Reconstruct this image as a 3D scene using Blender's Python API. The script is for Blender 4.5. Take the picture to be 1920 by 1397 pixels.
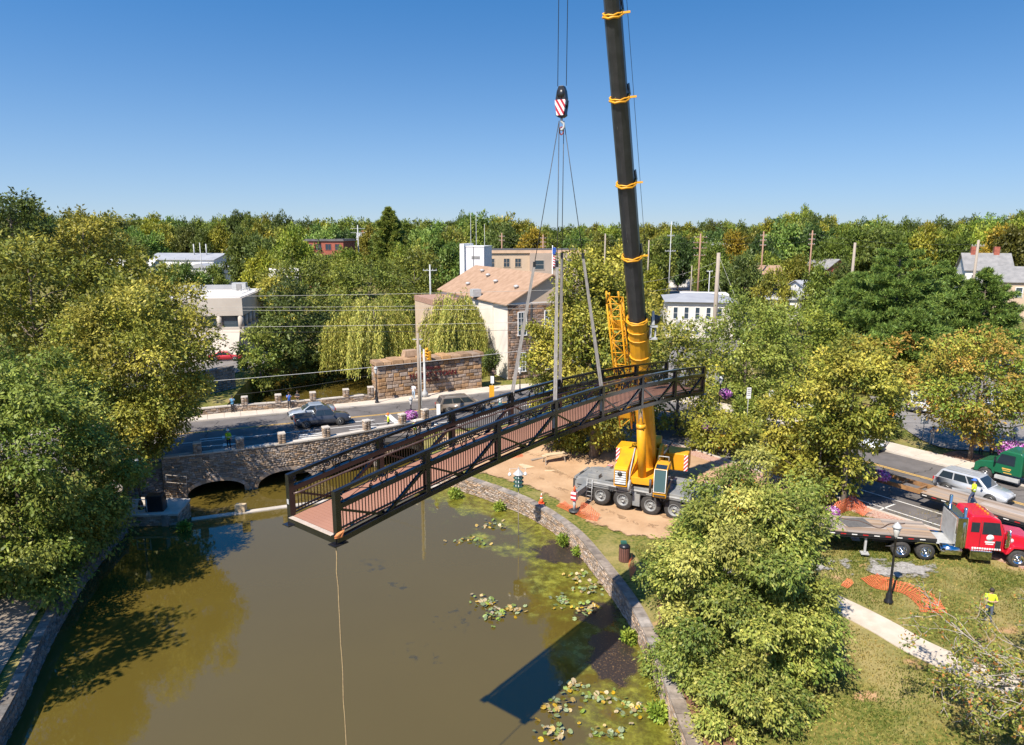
import bpy, bmesh, math, random
import numpy as np
from mathutils import Vector, Matrix, noise as mnoise
from mathutils.geometry import delaunay_2d_cdt
for o in list(bpy.data.objects): bpy.data.objects.remove(o)
S = bpy.context.scene
COL = S.collection
R = math.radians
# ------------------------------------------------------------------ camera
CAM_H = 21.5; FPX = 1320.0; PITCH = math.atan(268.5 / FPX)
cd = bpy.data.cameras.new('camera'); cam = bpy.data.objects.new('camera', cd); COL.objects.link(cam)
cd.sensor_width = 36; cd.lens = FPX / 1920 * 36; cd.clip_end = 6000; cd.clip_start = 0.3
cam.location = (0, 0, CAM_H); cam.rotation_euler = (math.pi / 2 - PITCH, 0, 0)
S.camera = cam
# ------------------------------------------------------------------ sky and sun
SUN_AZ = (0.585, 0.81); SUN_EL = R(51)
W = bpy.data.worlds.new('World'); S.world = W; W.use_nodes = True
nt = W.node_tree; bg = nt.nodes['Background']
sky = nt.nodes.new('ShaderNodeTexSky'); sky.sky_type = 'NISHITA'; sky.sun_disc = False
sky.sun_elevation = SUN_EL; sky.sun_rotation = math.atan2(-SUN_AZ[0], -SUN_AZ[1])
sky.air_density = 1.0; sky.dust_density = 0.6; sky.ozone_density = 2.5; sky.altitude = 50
tc = nt.nodes.new('ShaderNodeTexCoord'); mp = nt.nodes.new('ShaderNodeMapping'); mp.vector_type = 'POINT'
mp.inputs['Scale'].default_value = (1, 1, 1.8); mp.inputs['Location'].default_value = (0, 0, 0.15)
nrm = nt.nodes.new('ShaderNodeVectorMath'); nrm.operation = 'NORMALIZE'
nt.links.new(tc.outputs['Generated'], mp.inputs['Vector']); nt.links.new(mp.outputs[0], nrm.inputs[0]); nt.links.new(nrm.outputs[0], sky.inputs['Vector'])
hs = nt.nodes.new('ShaderNodeHueSaturation'); hs.inputs['Saturation'].default_value = 1.75
nt.links.new(sky.outputs[0], hs.inputs['Color'])
# pale haze layer thickening evenly toward the horizon all the way round
sx = nt.nodes.new('ShaderNodeSeparateXYZ'); nt.links.new(tc.outputs['Generated'], sx.inputs[0])
hm1 = nt.nodes.new('ShaderNodeMath'); hm1.operation = 'MAXIMUM'; hm1.inputs[1].default_value = 0; nt.links.new(sx.outputs['Z'], hm1.inputs[0])
hm2 = nt.nodes.new('ShaderNodeMath'); hm2.operation = 'MULTIPLY'; hm2.inputs[1].default_value = -1 / 0.135; nt.links.new(hm1.outputs[0], hm2.inputs[0])
hm3 = nt.nodes.new('ShaderNodeMath'); hm3.operation = 'EXPONENT'; nt.links.new(hm2.outputs[0], hm3.inputs[0])
hmx = nt.nodes.new('ShaderNodeMix'); hmx.data_type = 'RGBA'; nt.links.new(hm3.outputs[0], hmx.inputs[0]); nt.links.new(hs.outputs[0], hmx.inputs[6]); hmx.inputs[7].default_value = (2.8, 3.4, 3.75, 1)
nt.links.new(hmx.outputs[2], bg.inputs['Color'])
bg.inputs['Strength'].default_value = 0.122
sd = bpy.data.lights.new('sun', 'SUN'); sun = bpy.data.objects.new('sun', sd); COL.objects.link(sun)
sd.energy = 4.9; sd.angle = R(0.53); sd.color = (1.0, 0.93, 0.82)
ce = math.cos(SUN_EL)
sun.rotation_euler = Vector((SUN_AZ[0] * ce, SUN_AZ[1] * ce, -math.sin(SUN_EL))).to_track_quat('-Z', 'Y').to_euler()
S.view_settings.view_transform = 'Standard'; S.view_settings.look = 'None'; S.view_settings.gamma = 1
S.view_settings.exposure = 0.75
S.render.engine = 'CYCLES'
S.cycles.max_bounces = 7; S.cycles.diffuse_bounces = 2; S.cycles.glossy_bounces = 3; S.cycles.transmission_bounces = 4; S.cycles.transparent_max_bounces = 6
# ------------------------------------------------------------------ helpers
def at(px, py, z):
    'ground point seen at photo pixel (1920 wide) on the level z'
    a = (px - 960) / FPX; b = -(py - 698.5) / FPX; c, s = math.cos(PITCH), math.sin(PITCH)
    t = (z - CAM_H) / (-s + b * c)
    return Vector((a * t, (c + b * s) * t, z))
def atY(px, py, Y):
    a = (px - 960) / FPX; b = -(py - 698.5) / FPX; c, s = math.cos(PITCH), math.sin(PITCH)
    t = Y / (c + b * s)
    return Vector((a * t, Y, CAM_H + (-s + b * c) * t))
def smooth(t): t = max(0.0, min(1.0, t)); return t * t * (3 - 2 * t)
def rot2(x, y, a): return x * math.cos(a) - y * math.sin(a), x * math.sin(a) + y * math.cos(a)

class MB:
    def __init__(s): s.v = []; s.f = []; s.m = []; s.sm = []
    def add(s, vs, fs, mat=0, sm=False):
        o = len(s.v); s.v += [tuple(p) for p in vs]
        for f in fs: s.f.append([i + o for i in f]); s.m.append(mat); s.sm.append(sm)
        return s
    def box(s, c, d, rz=0, mat=0, taper=1.0, M=None):
        x, y, z = d[0] / 2, d[1] / 2, d[2] / 2; P = []
        for k in (-1, 1):
            t = taper if k > 0 else 1
            for i, j in ((-1, -1), (1, -1), (1, 1), (-1, 1)):
                a, b = rot2(i * x * t, j * y * t, rz); p = Vector((a, b, k * z))
                if M is not None: p = M @ p
                P.append((c[0] + p[0], c[1] + p[1], c[2] + p[2]))
        return s.add(P, [(3, 2, 1, 0), (4, 5, 6, 7), (0, 1, 5, 4), (1, 2, 6, 5), (2, 3, 7, 6), (3, 0, 4, 7)], mat)
    def beam(s, a, b, w, h, mat=0, up=(0, 0, 1)):
        a = Vector(a); b = Vector(b); d = (b - a).normalized(); u = Vector(up)
        r = d.cross(u)
        if r.length < 1e-4: r = d.cross(Vector((0, 1, 0)))
        r.normalize(); u = r.cross(d).normalized(); P = []
        for q in (a, b):
            for i, j in ((-1, -1), (1, -1), (1, 1), (-1, 1)): P.append(q + r * (i * w / 2) + u * (j * h / 2))
        return s.add(P, [(3, 2, 1, 0), (4, 5, 6, 7), (0, 1, 5, 4), (1, 2, 6, 5), (2, 3, 7, 6), (3, 0, 4, 7)], mat)
    def tube(s, pts, r, n=6, mat=0, cap=True, sm=True, closed=False):
        pts = [Vector(p) for p in pts]; k = len(pts); rs = r if isinstance(r, (list, tuple)) else [r] * k
        P = []; u = None
        for i, p in enumerate(pts):
            if closed: d = pts[(i + 1) % k] - pts[i - 1]
            else: d = pts[min(i + 1, k - 1)] - pts[max(i - 1, 0)]
            if d.length < 1e-9: d = Vector((0, 0, 1))
            d.normalize()
            if u is None:
                u = d.cross(Vector((0, 0, 1)));
                if u.length < 1e-3: u = d.cross(Vector((0, 1, 0)))
            u = (u - d * u.dot(d))
            if u.length < 1e-6: u = d.cross(Vector((1, 0.3, 0.2)))
            u.normalize(); w = d.cross(u)
            for j in range(n):
                t = 2 * math.pi * j / n; P.append(p + (u * math.cos(t) + w * math.sin(t)) * rs[i])
        F = []
        for i in range(k if closed else k - 1):
            a = i * n; b = ((i + 1) % k) * n
            for j in range(n): F.append((a + j, a + (j + 1) % n, b + (j + 1) % n, b + j))
        s.add(P, F, mat, sm)
        if cap and not closed:
            o = len(s.v) - len(P)
            s.f.append([o + j for j in range(n)][::-1]); s.m.append(mat); s.sm.append(False)
            s.f.append([o + (k - 1) * n + j for j in range(n)]); s.m.append(mat); s.sm.append(False)
        return s
    def lathe(s, prof, n=12, c=(0, 0, 0), mat=0, axis='z', sm=True, cap=True):
        P = []
        for r, z in prof:
            for j in range(n):
                t = 2 * math.pi * j / n; a, b = r * math.cos(t), r * math.sin(t)
                q = (a, b, z) if axis == 'z' else ((z, a, b) if axis == 'x' else (b, z, a))
                P.append((c[0] + q[0], c[1] + q[1], c[2] + q[2]))
        F = []
        for i in range(len(prof) - 1):
            for j in range(n): F.append((i * n + j, i * n + (j + 1) % n, (i + 1) * n + (j + 1) % n, (i + 1) * n + j))
        if cap: F.append(list(range(n))[::-1]); F.append([(len(prof) - 1) * n + j for j in range(n)])
        return s.add(P, F, mat, sm)
    def prism(s, poly, z0, z1, mat=0):
        n = len(poly); P = [(p[0], p[1], z0) for p in poly] + [(p[0], p[1], z1) for p in poly]
        F = [list(range(n))[::-1], [n + i for i in range(n)]] + [(i, (i + 1) % n, n + (i + 1) % n, n + i) for i in range(n)]
        return s.add(P, F, mat)
    def slab(s, poly, axis, c0, c1, mat=0):
        'polygon in the plane across axis x or y, extruded from c0 to c1'
        n = len(poly)
        g = (lambda p, c: (c, p[0], p[1])) if axis == 'x' else (lambda p, c: (p[0], c, p[1]))
        P = [g(p, c0) for p in poly] + [g(p, c1) for p in poly]
        F = [list(range(n))[::-1], [n + i for i in range(n)]] + [(i, (i + 1) % n, n + (i + 1) % n, n + i) for i in range(n)]
        return s.add(P, F, mat)
    def poly(s, pts, mat=0): return s.add(pts, [list(range(len(pts)))], mat)
    def loft(s, rings, mat=0, sm=True, cap=True):
        n = len(rings[0]); P = [p for r in rings for p in r]; F = []
        for i in range(len(rings) - 1):
            for j in range(n): F.append((i * n + j, i * n + (j + 1) % n, (i + 1) * n + (j + 1) % n, (i + 1) * n + j))
        s.add(P, F, mat, sm)
        if cap: 
            o = len(s.v) - len(P)
            for fc in ([o + j for j in range(n)][::-1], [o + (len(rings) - 1) * n + j for j in range(n)]): s.f.append(fc); s.m.append(mat); s.sm.append(False)
        return s
    def mesh(s, name):
        me = bpy.data.meshes.new(name); me.from_pydata(s.v, [], s.f)
        me.polygons.foreach_set('material_index', s.m); me.polygons.foreach_set('use_smooth', s.sm)
        me.update(); return me
    def build(s, name, mats, parent=None, loc=None, rz=0, bevel=0, fix=False):
        me = s.mesh(name)
        if fix:
            bm = bmesh.new(); bm.from_mesh(me); bmesh.ops.recalc_face_normals(bm, faces=bm.faces[:]); bm.to_mesh(me); bm.free()
        return link(name, me, mats, parent, loc, rz, bevel)
def link(name, me, mats, parent=None, loc=None, rz=0, bevel=0):
    o = bpy.data.objects.new(name, me)
    for m in (mats if isinstance(mats, (list, tuple)) else [mats]):
        if len(me.materials) < (len(mats) if isinstance(mats, (list, tuple)) else 1): me.materials.append(m)
    COL.objects.link(o)
    if parent: o.parent = parent
    if loc is not None: o.location = loc
    if rz: o.rotation_euler = (0, 0, rz)
    if bevel:
        b = o.modifiers.new('bevel', 'BEVEL'); b.width = bevel; b.segments = 2; b.limit_method = 'ANGLE'
    return o
def tag(o, label=None, cat=None, group=None, kind=None):
    if label: o['label'] = label
    if cat: o['category'] = cat
    if group: o['group'] = group
    if kind: o['kind'] = kind
    return o
def thing(name, label, cat, loc=(0, 0, 0), rz=0, group=None):
    o = bpy.data.objects.new(name, None); COL.objects.link(o); o.empty_display_size = 0.3
    o.location = loc; o.rotation_euler = (0, 0, rz)
    return tag(o, label, cat, group)
def copy_tree(o, parent=None):
    c = o.copy(); COL.objects.link(c); c.parent = parent
    for ch in o.children: copy_tree(ch, c)
    return c
def fast_mesh(name, V, F, attrs=None, smooth_=False):
    'V (n,3) float, F (m,k) int'
    me = bpy.data.meshes.new(name); V = np.asarray(V, np.float32); F = np.asarray(F, np.int32)
    m, k = F.shape
    me.vertices.add(len(V)); me.vertices.foreach_set('co', V.ravel())
    me.loops.add(m * k); me.loops.foreach_set('vertex_index', F.ravel())
    me.polygons.add(m); me.polygons.foreach_set('loop_start', np.arange(m, dtype=np.int32) * k)
    if smooth_: me.polygons.foreach_set('use_smooth', np.ones(m, bool))
    me.update(calc_edges=True)
    if attrs:
        for nme, (typ, dom, arr) in attrs.items():
            a = me.attributes.new(nme, typ, dom)
            a.data.foreach_set('color' if typ == 'FLOAT_COLOR' else 'value', np.asarray(arr, np.float32).ravel())
    return me
# ------------------------------------------------------------------ materials
def new_mat(name):
    m = bpy.data.materials.new(name); m.use_nodes = True
    return m, m.node_tree, m.node_tree.nodes['Principled BSDF']
def node(t, typ, **kw):
    n = t.nodes.new(typ)
    for k, v in kw.items(): setattr(n, k, v)
    return n
def M(name, c, c2=None, scale=6.0, rough=0.6, metal=0.0, bump=0.0, bscale=None, detail=5, coat=0.0, spec=0.5, contrast=(0.35, 0.65), rnd=0.0, stretch=None):
    m, t, p = new_mat(name); c = tuple(c) + (1,)
    p.inputs['Roughness'].default_value = rough; p.inputs['Metallic'].default_value = metal
    p.inputs['Coat Weight'].default_value = coat; p.inputs['Specular IOR Level'].default_value = spec
    if c2 is None: c2 = tuple(x * 0.8 for x in c[:3])
    c2 = tuple(c2) + (1,)
    tcn = node(t, 'ShaderNodeTexCoord'); src = tcn.outputs['Object']
    if stretch:
        mpn = node(t, 'ShaderNodeMapping'); mpn.inputs['Scale'].default_value = stretch; t.links.new(src, mpn.inputs[0]); src = mpn.outputs[0]
    nz = node(t, 'ShaderNodeTexNoise'); nz.inputs['Scale'].default_value = scale; nz.inputs['Detail'].default_value = detail
    t.links.new(src, nz.inputs['Vector'])
    cr = node(t, 'ShaderNodeValToRGB'); cr.color_ramp.elements[0].position = contrast[0]; cr.color_ramp.elements[1].position = contrast[1]
    cr.color_ramp.elements[0].color = c; cr.color_ramp.elements[1].color = c2
    t.links.new(nz.outputs['Fac'], cr.inputs['Fac']); out = cr.outputs['Color']
    if rnd:
        oi = node(t, 'ShaderNodeObjectInfo'); at_ = node(t, 'ShaderNodeAttribute', attribute_name='rnd')
        ad = node(t, 'ShaderNodeMath', operation='ADD'); t.links.new(oi.outputs['Random'], ad.inputs[0]); t.links.new(at_.outputs['Fac'], ad.inputs[1])
        fr = node(t, 'ShaderNodeMath', operation='FRACT'); t.links.new(ad.outputs[0], fr.inputs[0])
        mr = node(t, 'ShaderNodeMapRange'); mr.inputs['To Min'].default_value = 1 - rnd; mr.inputs['To Max'].default_value = 1 + rnd
        t.links.new(fr.outputs[0], mr.inputs['Value'])
        h2 = node(t, 'ShaderNodeHueSaturation'); t.links.new(mr.outputs[0], h2.inputs['Value']); t.links.new(out, h2.inputs['Color'])
        mh = node(t, 'ShaderNodeMath', operation='MULTIPLY'); mh.inputs[1].default_value = 7.13; t.links.new(fr.outputs[0], mh.inputs[0])
        f2 = node(t, 'ShaderNodeMath', operation='FRACT'); t.links.new(mh.outputs[0], f2.inputs[0])
        m3 = node(t, 'ShaderNodeMapRange'); m3.inputs['To Min'].default_value = 0.6; m3.inputs['To Max'].default_value = 1.3; t.links.new(f2.outputs[0], m3.inputs['Value']); t.links.new(m3.outputs[0], h2.inputs['Saturation'])
        out = h2.outputs['Color']
    t.links.new(out, p.inputs['Base Color'])
    if bump:
        n2 = node(t, 'ShaderNodeTexNoise'); n2.inputs['Scale'].default_value = bscale or scale * 4; n2.inputs['Detail'].default_value = 6
        t.links.new(src, n2.inputs['Vector'])
        b = node(t, 'ShaderNodeBump'); b.inputs['Strength'].default_value = bump; b.inputs['Distance'].default_value = 0.02
        t.links.new(n2.outputs['Fac'], b.inputs['Height']); t.links.new(b.outputs[0], p.inputs['Normal'])
    return m
def glass_mat(name, c=(0.02, 0.03, 0.04), rough=0.05):
    m, t, p = new_mat(name); p.inputs['Base Color'].default_value = c + (1,); p.inputs['Roughness'].default_value = rough
    p.inputs['Specular IOR Level'].default_value = 0.8; return m
MT = {}
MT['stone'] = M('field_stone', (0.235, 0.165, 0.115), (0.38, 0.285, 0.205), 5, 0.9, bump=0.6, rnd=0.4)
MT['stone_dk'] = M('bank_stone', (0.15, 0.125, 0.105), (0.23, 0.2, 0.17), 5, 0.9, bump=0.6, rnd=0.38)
MT['mortar'] = M('mortar', (0.3, 0.245, 0.195), (0.2, 0.165, 0.13), 3, 0.95, bump=0.4)
MT['brown'] = M('brownstone', (0.26, 0.165, 0.1), (0.36, 0.24, 0.15), 2.5, 0.9, bump=0.5, rnd=0.28)
MT['coping'] = M('coping_stone', (0.3, 0.25, 0.205), (0.17, 0.14, 0.115), 2.2, 0.9, bump=0.7, rnd=0.22)
MT['concrete'] = M('concrete', (0.52, 0.46, 0.39), (0.42, 0.37, 0.31), 1.2, 0.9, bump=0.15, bscale=30)
MT['walk'] = M('sidewalk_concrete', (0.56, 0.48, 0.39), (0.48, 0.41, 0.33), 0.8, 0.9, bump=0.12, bscale=30)
MT['black'] = M('black_paint', (0.012, 0.012, 0.014), (0.02, 0.02, 0.022), 4, 0.35)
MT['rubber'] = M('tyre_rubber', (0.028, 0.026, 0.025), (0.05, 0.045, 0.04), 9, 0.85)
MT['rim'] = M('wheel_rim', (0.5, 0.5, 0.5), (0.4, 0.4, 0.4), 9, 0.3, metal=0.8)
MT['chrome'] = M('chrome', (0.72, 0.72, 0.72), (0.6, 0.6, 0.6), 5, 0.12, metal=1.0)
MT['glass'] = glass_mat('dark_glass')
MT['white'] = M('white_paint', (0.78, 0.76, 0.73), (0.7, 0.68, 0.64), 0.8, 0.6)
MT['bark'] = M('bark', (0.11, 0.085, 0.065), (0.2, 0.16, 0.125), 3, 0.95, bump=0.6, stretch=(3, 3, 0.6))
MT['palebark'] = M('pale_bark', (0.3, 0.25, 0.2), (0.42, 0.37, 0.31), 4, 0.9, bump=0.3)
MT['wood'] = M('weathered_wood', (0.34, 0.28, 0.22), (0.22, 0.175, 0.135), 3, 0.85, bump=0.3, stretch=(6, 6, 0.5))
MT['orange'] = M('orange_net', (0.85, 0.13, 0.03), (0.7, 0.1, 0.03), 3, 0.7)
MT['ltgrey'] = M('light_grey_metal', (0.45, 0.45, 0.44), (0.36, 0.36, 0.35), 3, 0.5)
# ================================================================== ground, water, road
ROAD_Z = 2.4
W_R = [(7.4, 4), (7.4, 14), (7.2, 20), (7.03, 26.19), (6.92, 30.81), (6.64, 34.51), (6.18, 37.25), (5.36, 40.75), (4.06, 45.3), (1.61, 49.85), (-1.5, 53.35), (-4.98, 56.56), (-8.2, 60.6)]
W_L = [(-13.5, 4), (-18.2, 16), (-21.2, 25), (-22.42, 28.6), (-24.5, 34.0), (-26.3, 39.74), (-27.3, 44.3), (-27.8, 47.6)]
FACE = [(-28.6, 54.8), (-25.6, 55.95), (-21.8, 57.7), (-17.1, 60.1), (-11.1, 64.4), (-8.0, 67.2)]
FARFACE = [(-33.5, 70.4), (-29.5, 72.3), (-21.0, 75.0), (-15.6, 77.6)]
def catmull(P, n=6):
    P = [Vector(p) for p in P]; out = []
    for i in range(len(P) - 1):
        a, b, c, d = P[max(i - 1, 0)], P[i], P[i + 1], P[min(i + 2, len(P) - 1)]
        for k in range(n):
            t = k / n
            out.append(0.5 * ((2 * b) + (c - a) * t + (2 * a - 5 * b + 4 * c - d) * t * t + (3 * b - a - 3 * c + d) * t ** 3))
    out.append(P[-1]); return out
def resample(P, step):
    P = [Vector(p) for p in P]; out = [P[0]]; carry = 0
    for a, b in zip(P, P[1:]):
        L = (b - a).length; s = step - carry
        while s <= L: out.append(a + (b - a) * (s / L)); s += step
        carry = (L - (s - step))
    return out
WR = [(p.x, p.y) for p in catmull(W_R, 5)]
WL = [(p.x, p.y) for p in catmull(W_L, 5)]
HOLE = [(-13.5, 1), (7.4, 1)] + [(x + 0.25, y + 0.15) for x, y in WR] + [(-8.6, 66.8), (-14.2, 79), (-14.6, 95), (-20, 104), (-30, 108), (-36, 100), (-33.5, 85), (-31, 72.2), (-28.7, 55.2), (-30.5, 53), (-28.5, 48.5)] + [(x - 0.25, y) for x, y in WL][::-1]
RC = catmull([(-110, 34), (-70, 49.5), (-45, 59), (-29.5, 65.4), (-19.6, 69.4), (-13.5, 71.8), (-5, 75.4), (3, 78), (11, 77), (19, 71), (25, 63.6), (29.57, 56.47), (36.14, 47.1), (46, 32.5), (62, 9)], 6)
def seg_dist(px, py, pts):
    best = 1e9
    for (ax, ay), (bx, by) in zip(pts, pts[1:]):
        dx, dy = bx - ax, by - ay; t = max(0, min(1, ((px - ax) * dx + (py - ay) * dy) / (dx * dx + dy * dy + 1e-9)))
        d = math.hypot(px - ax - t * dx, py - ay - t * dy)
        if d < best: best = d
    return best
RC2 = [(p.x, p.y) for p in RC]
def gz(x, y):
    'terrain height'
    if y > 95: return 2.3
    dr = seg_dist(x, y, RC2)
    if dr < 11: return 2.33
    if x > -9:
        d = seg_dist(x, y, W_R); z = 1.15 + 1.18 * smooth((d - 3) / 17)
        z2 = z
    else:
        d = seg_dist(x, y, W_L); z2 = 1.15 + 1.18 * smooth((d - 6) / 16)
    k = smooth((dr - 11) / 8)
    return 2.33 * (1 - k) + z2 * k
def build_ground():
    pts = [Vector(p) for p in HOLE]; n0 = len(pts); edges = [(i, (i + 1) % n0) for i in range(n0)]
    for p in [(-3000, -600), (3000, -600), (3000, 5000), (-3000, 5000)]: pts.append(Vector(p))
    edges += [(n0, n0 + 1), (n0 + 1, n0 + 2), (n0 + 2, n0 + 3), (n0 + 3, n0)]
    rg = random.Random(3)
    def inside(x, y):
        c = False
        for i in range(n0):
            x1, y1 = HOLE[i]; x2, y2 = HOLE[(i + 1) % n0]
            if (y1 > y) != (y2 > y) and x < (x2 - x1) * (y - y1) / (y2 - y1) + x1: c = not c
        return c
    for i in range(-30, 36):
        for j in range(0, 40):
            x = i * 2.5 + rg.uniform(-.4, .4); y = j * 2.5 + rg.uniform(-.4, .4)
            if not inside(x, y) and seg_dist(x, y, HOLE + HOLE[:1]) > 0.8: pts.append(Vector((x, y)))
    for i in range(300): 
        a = rg.uniform(0.3, 2.84); d = rg.uniform(120, 1500); pts.append(Vector((d * math.cos(a), d * math.sin(a))))
    V, E_, F, *_ = delaunay_2d_cdt(pts, edges, [], 0, 1e-4)
    faces = []
    for f in F:
        cx = sum(V[i].x for i in f) / len(f); cy = sum(V[i].y for i in f) / len(f)
        if not inside(cx, cy): faces.append(list(f))
    b = MB(); b.add([(v.x, v.y, gz(v.x, v.y)) for v in V], faces, 0, True)
    # banks falling from the ground edge into the water
    k = len(HOLE)
    for i in range(k):
        a, c = HOLE[i], HOLE[(i + 1) % k]
        b.poly([(a[0], a[1], gz(*a)), (a[0], a[1], -1.6), (c[0], c[1], -1.6), (c[0], c[1], gz(*c))])
    o = b.build('ground', ground_mat()); tag(o, kind='structure'); return o
def ground_mat():
    m, t, p = new_mat('ground_grass'); p.inputs['Roughness'].default_value = 0.95; p.inputs['Specular IOR Level'].default_value = 0.1
    g = node(t, 'ShaderNodeNewGeometry')
    def nz(sc, det=6, off=0):
        n = node(t, 'ShaderNodeTexNoise'); n.inputs['Scale'].default_value = sc; n.inputs['Detail'].default_value = det
        t.links.new(g.outputs['Position'], n.inputs['Vector']); return n
    def ramp(src, a, b, ca, cb):
        r = node(t, 'ShaderNodeValToRGB'); r.color_ramp.elements[0].position = a; r.color_ramp.elements[1].position = b
        r.color_ramp.elements[0].color = ca + (1,); r.color_ramp.elements[1].color = cb + (1,); t.links.new(src, r.inputs['Fac']); return r
    def mix(f, a, b):
        x = node(t, 'ShaderNodeMix', data_type='RGBA'); t.links.new(f, x.inputs[0]); t.links.new(a, x.inputs[6]); t.links.new(b, x.inputs[7]); return x.outputs[2]
    fine = ramp(nz(5).outputs[0], 0.35, 0.68, (0.07, 0.098, 0.018), (0.24, 0.205, 0.055))
    dry = ramp(nz(0.35).outputs[0], 0.46, 0.66, (0, 0, 0), (1, 1, 1))
    straw = ramp(nz(9).outputs[0], 0.3, 0.7, (0.24, 0.2, 0.07), (0.33, 0.26, 0.11))
    c = mix(dry.outputs[0], fine.outputs[0], straw.outputs[0])
    bare = ramp(nz(0.6, 8).outputs[0], 0.62, 0.7, (0, 0, 0), (1, 1, 1)); soil = ramp(nz(3).outputs[0], 0.3, 0.7, (0.36, 0.2, 0.1), (0.44, 0.28, 0.15))
    c = mix(bare.outputs[0], c, soil.outputs[0])
    t.links.new(c, p.inputs['Base Color'])
    b = node(t, 'ShaderNodeBump'); b.inputs['Strength'].default_value = 0.7; b.inputs['Distance'].default_value = 0.06
    t.links.new(nz(14).outputs[0], b.inputs['Height']); t.links.new(b.outputs[0], p.inputs['Normal'])
    return m
build_ground()
def ribbon(name, pts, o0, o1, z, mat, kind='structure', z1=None, wave=0):
    'a sheet along a polyline between offsets o0 and o1 (left positive)'
    V = []; n = len(pts); F = []
    for i, p in enumerate(pts):
        p = Vector(p[:2]); d = Vector(pts[min(i + 1, n - 1)][:2]) - Vector(pts[max(i - 1, 0)][:2]); d.normalize(); nn = Vector((-d.y, d.x))
        a = o0(i / (n - 1)) if callable(o0) else o0; b = o1(i / (n - 1)) if callable(o1) else o1
        for k in (a, b): q = p + nn * k; V.append((q.x, q.y, z if not callable(z) else z(q.x, q.y)))
    for i in range(n - 1): F.append((2 * i, 2 * i + 2, 2 * i + 3, 2 * i + 1)[::-1])
    if z1 is not None:
        m = len(V); V += [(v[0], v[1], z1) for v in V]
        for i in range(n - 1):
            F.append((2 * i, 2 * i + 2, m + 2 * i + 2, m + 2 * i)); F.append((2 * i + 1, 2 * i + 3, m + 2 * i + 3, m + 2 * i + 1))
        for i in (0, n - 1): F.append((2 * i, 2 * i + 1, m + 2 * i + 1, m + 2 * i))
    b = MB(); b.add(V, F); o = b.build(name, mat, fix=True)
    if kind: o['kind'] = kind
    return o
def patch_mat(name, ca, cb, sc, rough=0.95, bump=0.4, cracks=False, alpha_noise=None):
    m, t, p = new_mat(name); p.inputs['Roughness'].default_value = rough; p.inputs['Specular IOR Level'].default_value = 0.2
    g = node(t, 'ShaderNodeNewGeometry')
    n1 = node(t, 'ShaderNodeTexNoise'); n1.inputs['Scale'].default_value = sc; n1.inputs['Detail'].default_value = 9; n1.inputs['Roughness'].default_value = 0.62
    t.links.new(g.outputs['Position'], n1.inputs['Vector'])
    r = node(t, 'ShaderNodeValToRGB'); r.color_ramp.elements[0].position = 0.33; r.color_ramp.elements[1].position = 0.68
    r.color_ramp.elements[0].color = ca + (1,); r.color_ramp.elements[1].color = cb + (1,); t.links.new(n1.outputs[0], r.inputs[0]); out = r.outputs[0]
    if cracks:
        nw = node(t, 'ShaderNodeTexNoise'); nw.inputs['Scale'].default_value = 0.8; t.links.new(g.outputs['Position'], nw.inputs['Vector'])
        vm = node(t, 'ShaderNodeVectorMath', operation='MULTIPLY_ADD'); vm.inputs[1].default_value = (1.5, 1.5, 0); t.links.new(nw.outputs['Color'], vm.inputs[0]); t.links.new(g.outputs['Position'], vm.inputs[2])
        v = node(t, 'ShaderNodeTexVoronoi', feature='DISTANCE_TO_EDGE'); v.inputs['Scale'].default_value = 0.22; t.links.new(vm.outputs[0], v.inputs['Vector'])
        r2 = node(t, 'ShaderNodeValToRGB'); r2.color_ramp.elements[0].position = 0.004; r2.color_ramp.elements[1].position = 0.012
        r2.color_ramp.elements[0].color = (0.45, 0.45, 0.45, 1); r2.color_ramp.elements[1].color = (1, 1, 1, 1); t.links.new(v.outputs[0], r2.inputs[0])
        x = node(t, 'ShaderNodeMix', data_type='RGBA', blend_type='MULTIPLY'); x.inputs[0].default_value = 1; t.links.new(out, x.inputs[6]); t.links.new(r2.outputs[0], x.inputs[7]); out = x.outputs[2]
    t.links.new(out, p.inputs['Base Color'])
    b = node(t, 'ShaderNodeBump'); b.inputs['Strength'].default_value = bump; b.inputs['Distance'].default_value = 0.03
    n2 = node(t, 'ShaderNodeTexNoise'); n2.inputs['Scale'].default_value = sc * 9; n2.inputs['Detail'].default_value = 6; t.links.new(g.outputs['Position'], n2.inputs['Vector'])
    t.links.new(n2.outputs[0], b.inputs['Height']); t.links.new(b.outputs[0], p.inputs['Normal'])
    return m
MT['asphalt'] = patch_mat('asphalt', (0.105, 0.094, 0.087), (0.165, 0.148, 0.138), 0.5, 0.9, 0.25, True)
MT['lot'] = patch_mat('car_park_asphalt', (0.18, 0.165, 0.15), (0.25, 0.23, 0.21), 0.4, 0.9, 0.25, True)
MT['dirt'] = patch_mat('bare_dirt', (0.36, 0.22, 0.12), (0.48, 0.32, 0.19), 0.5, 0.98, 0.6)
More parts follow.
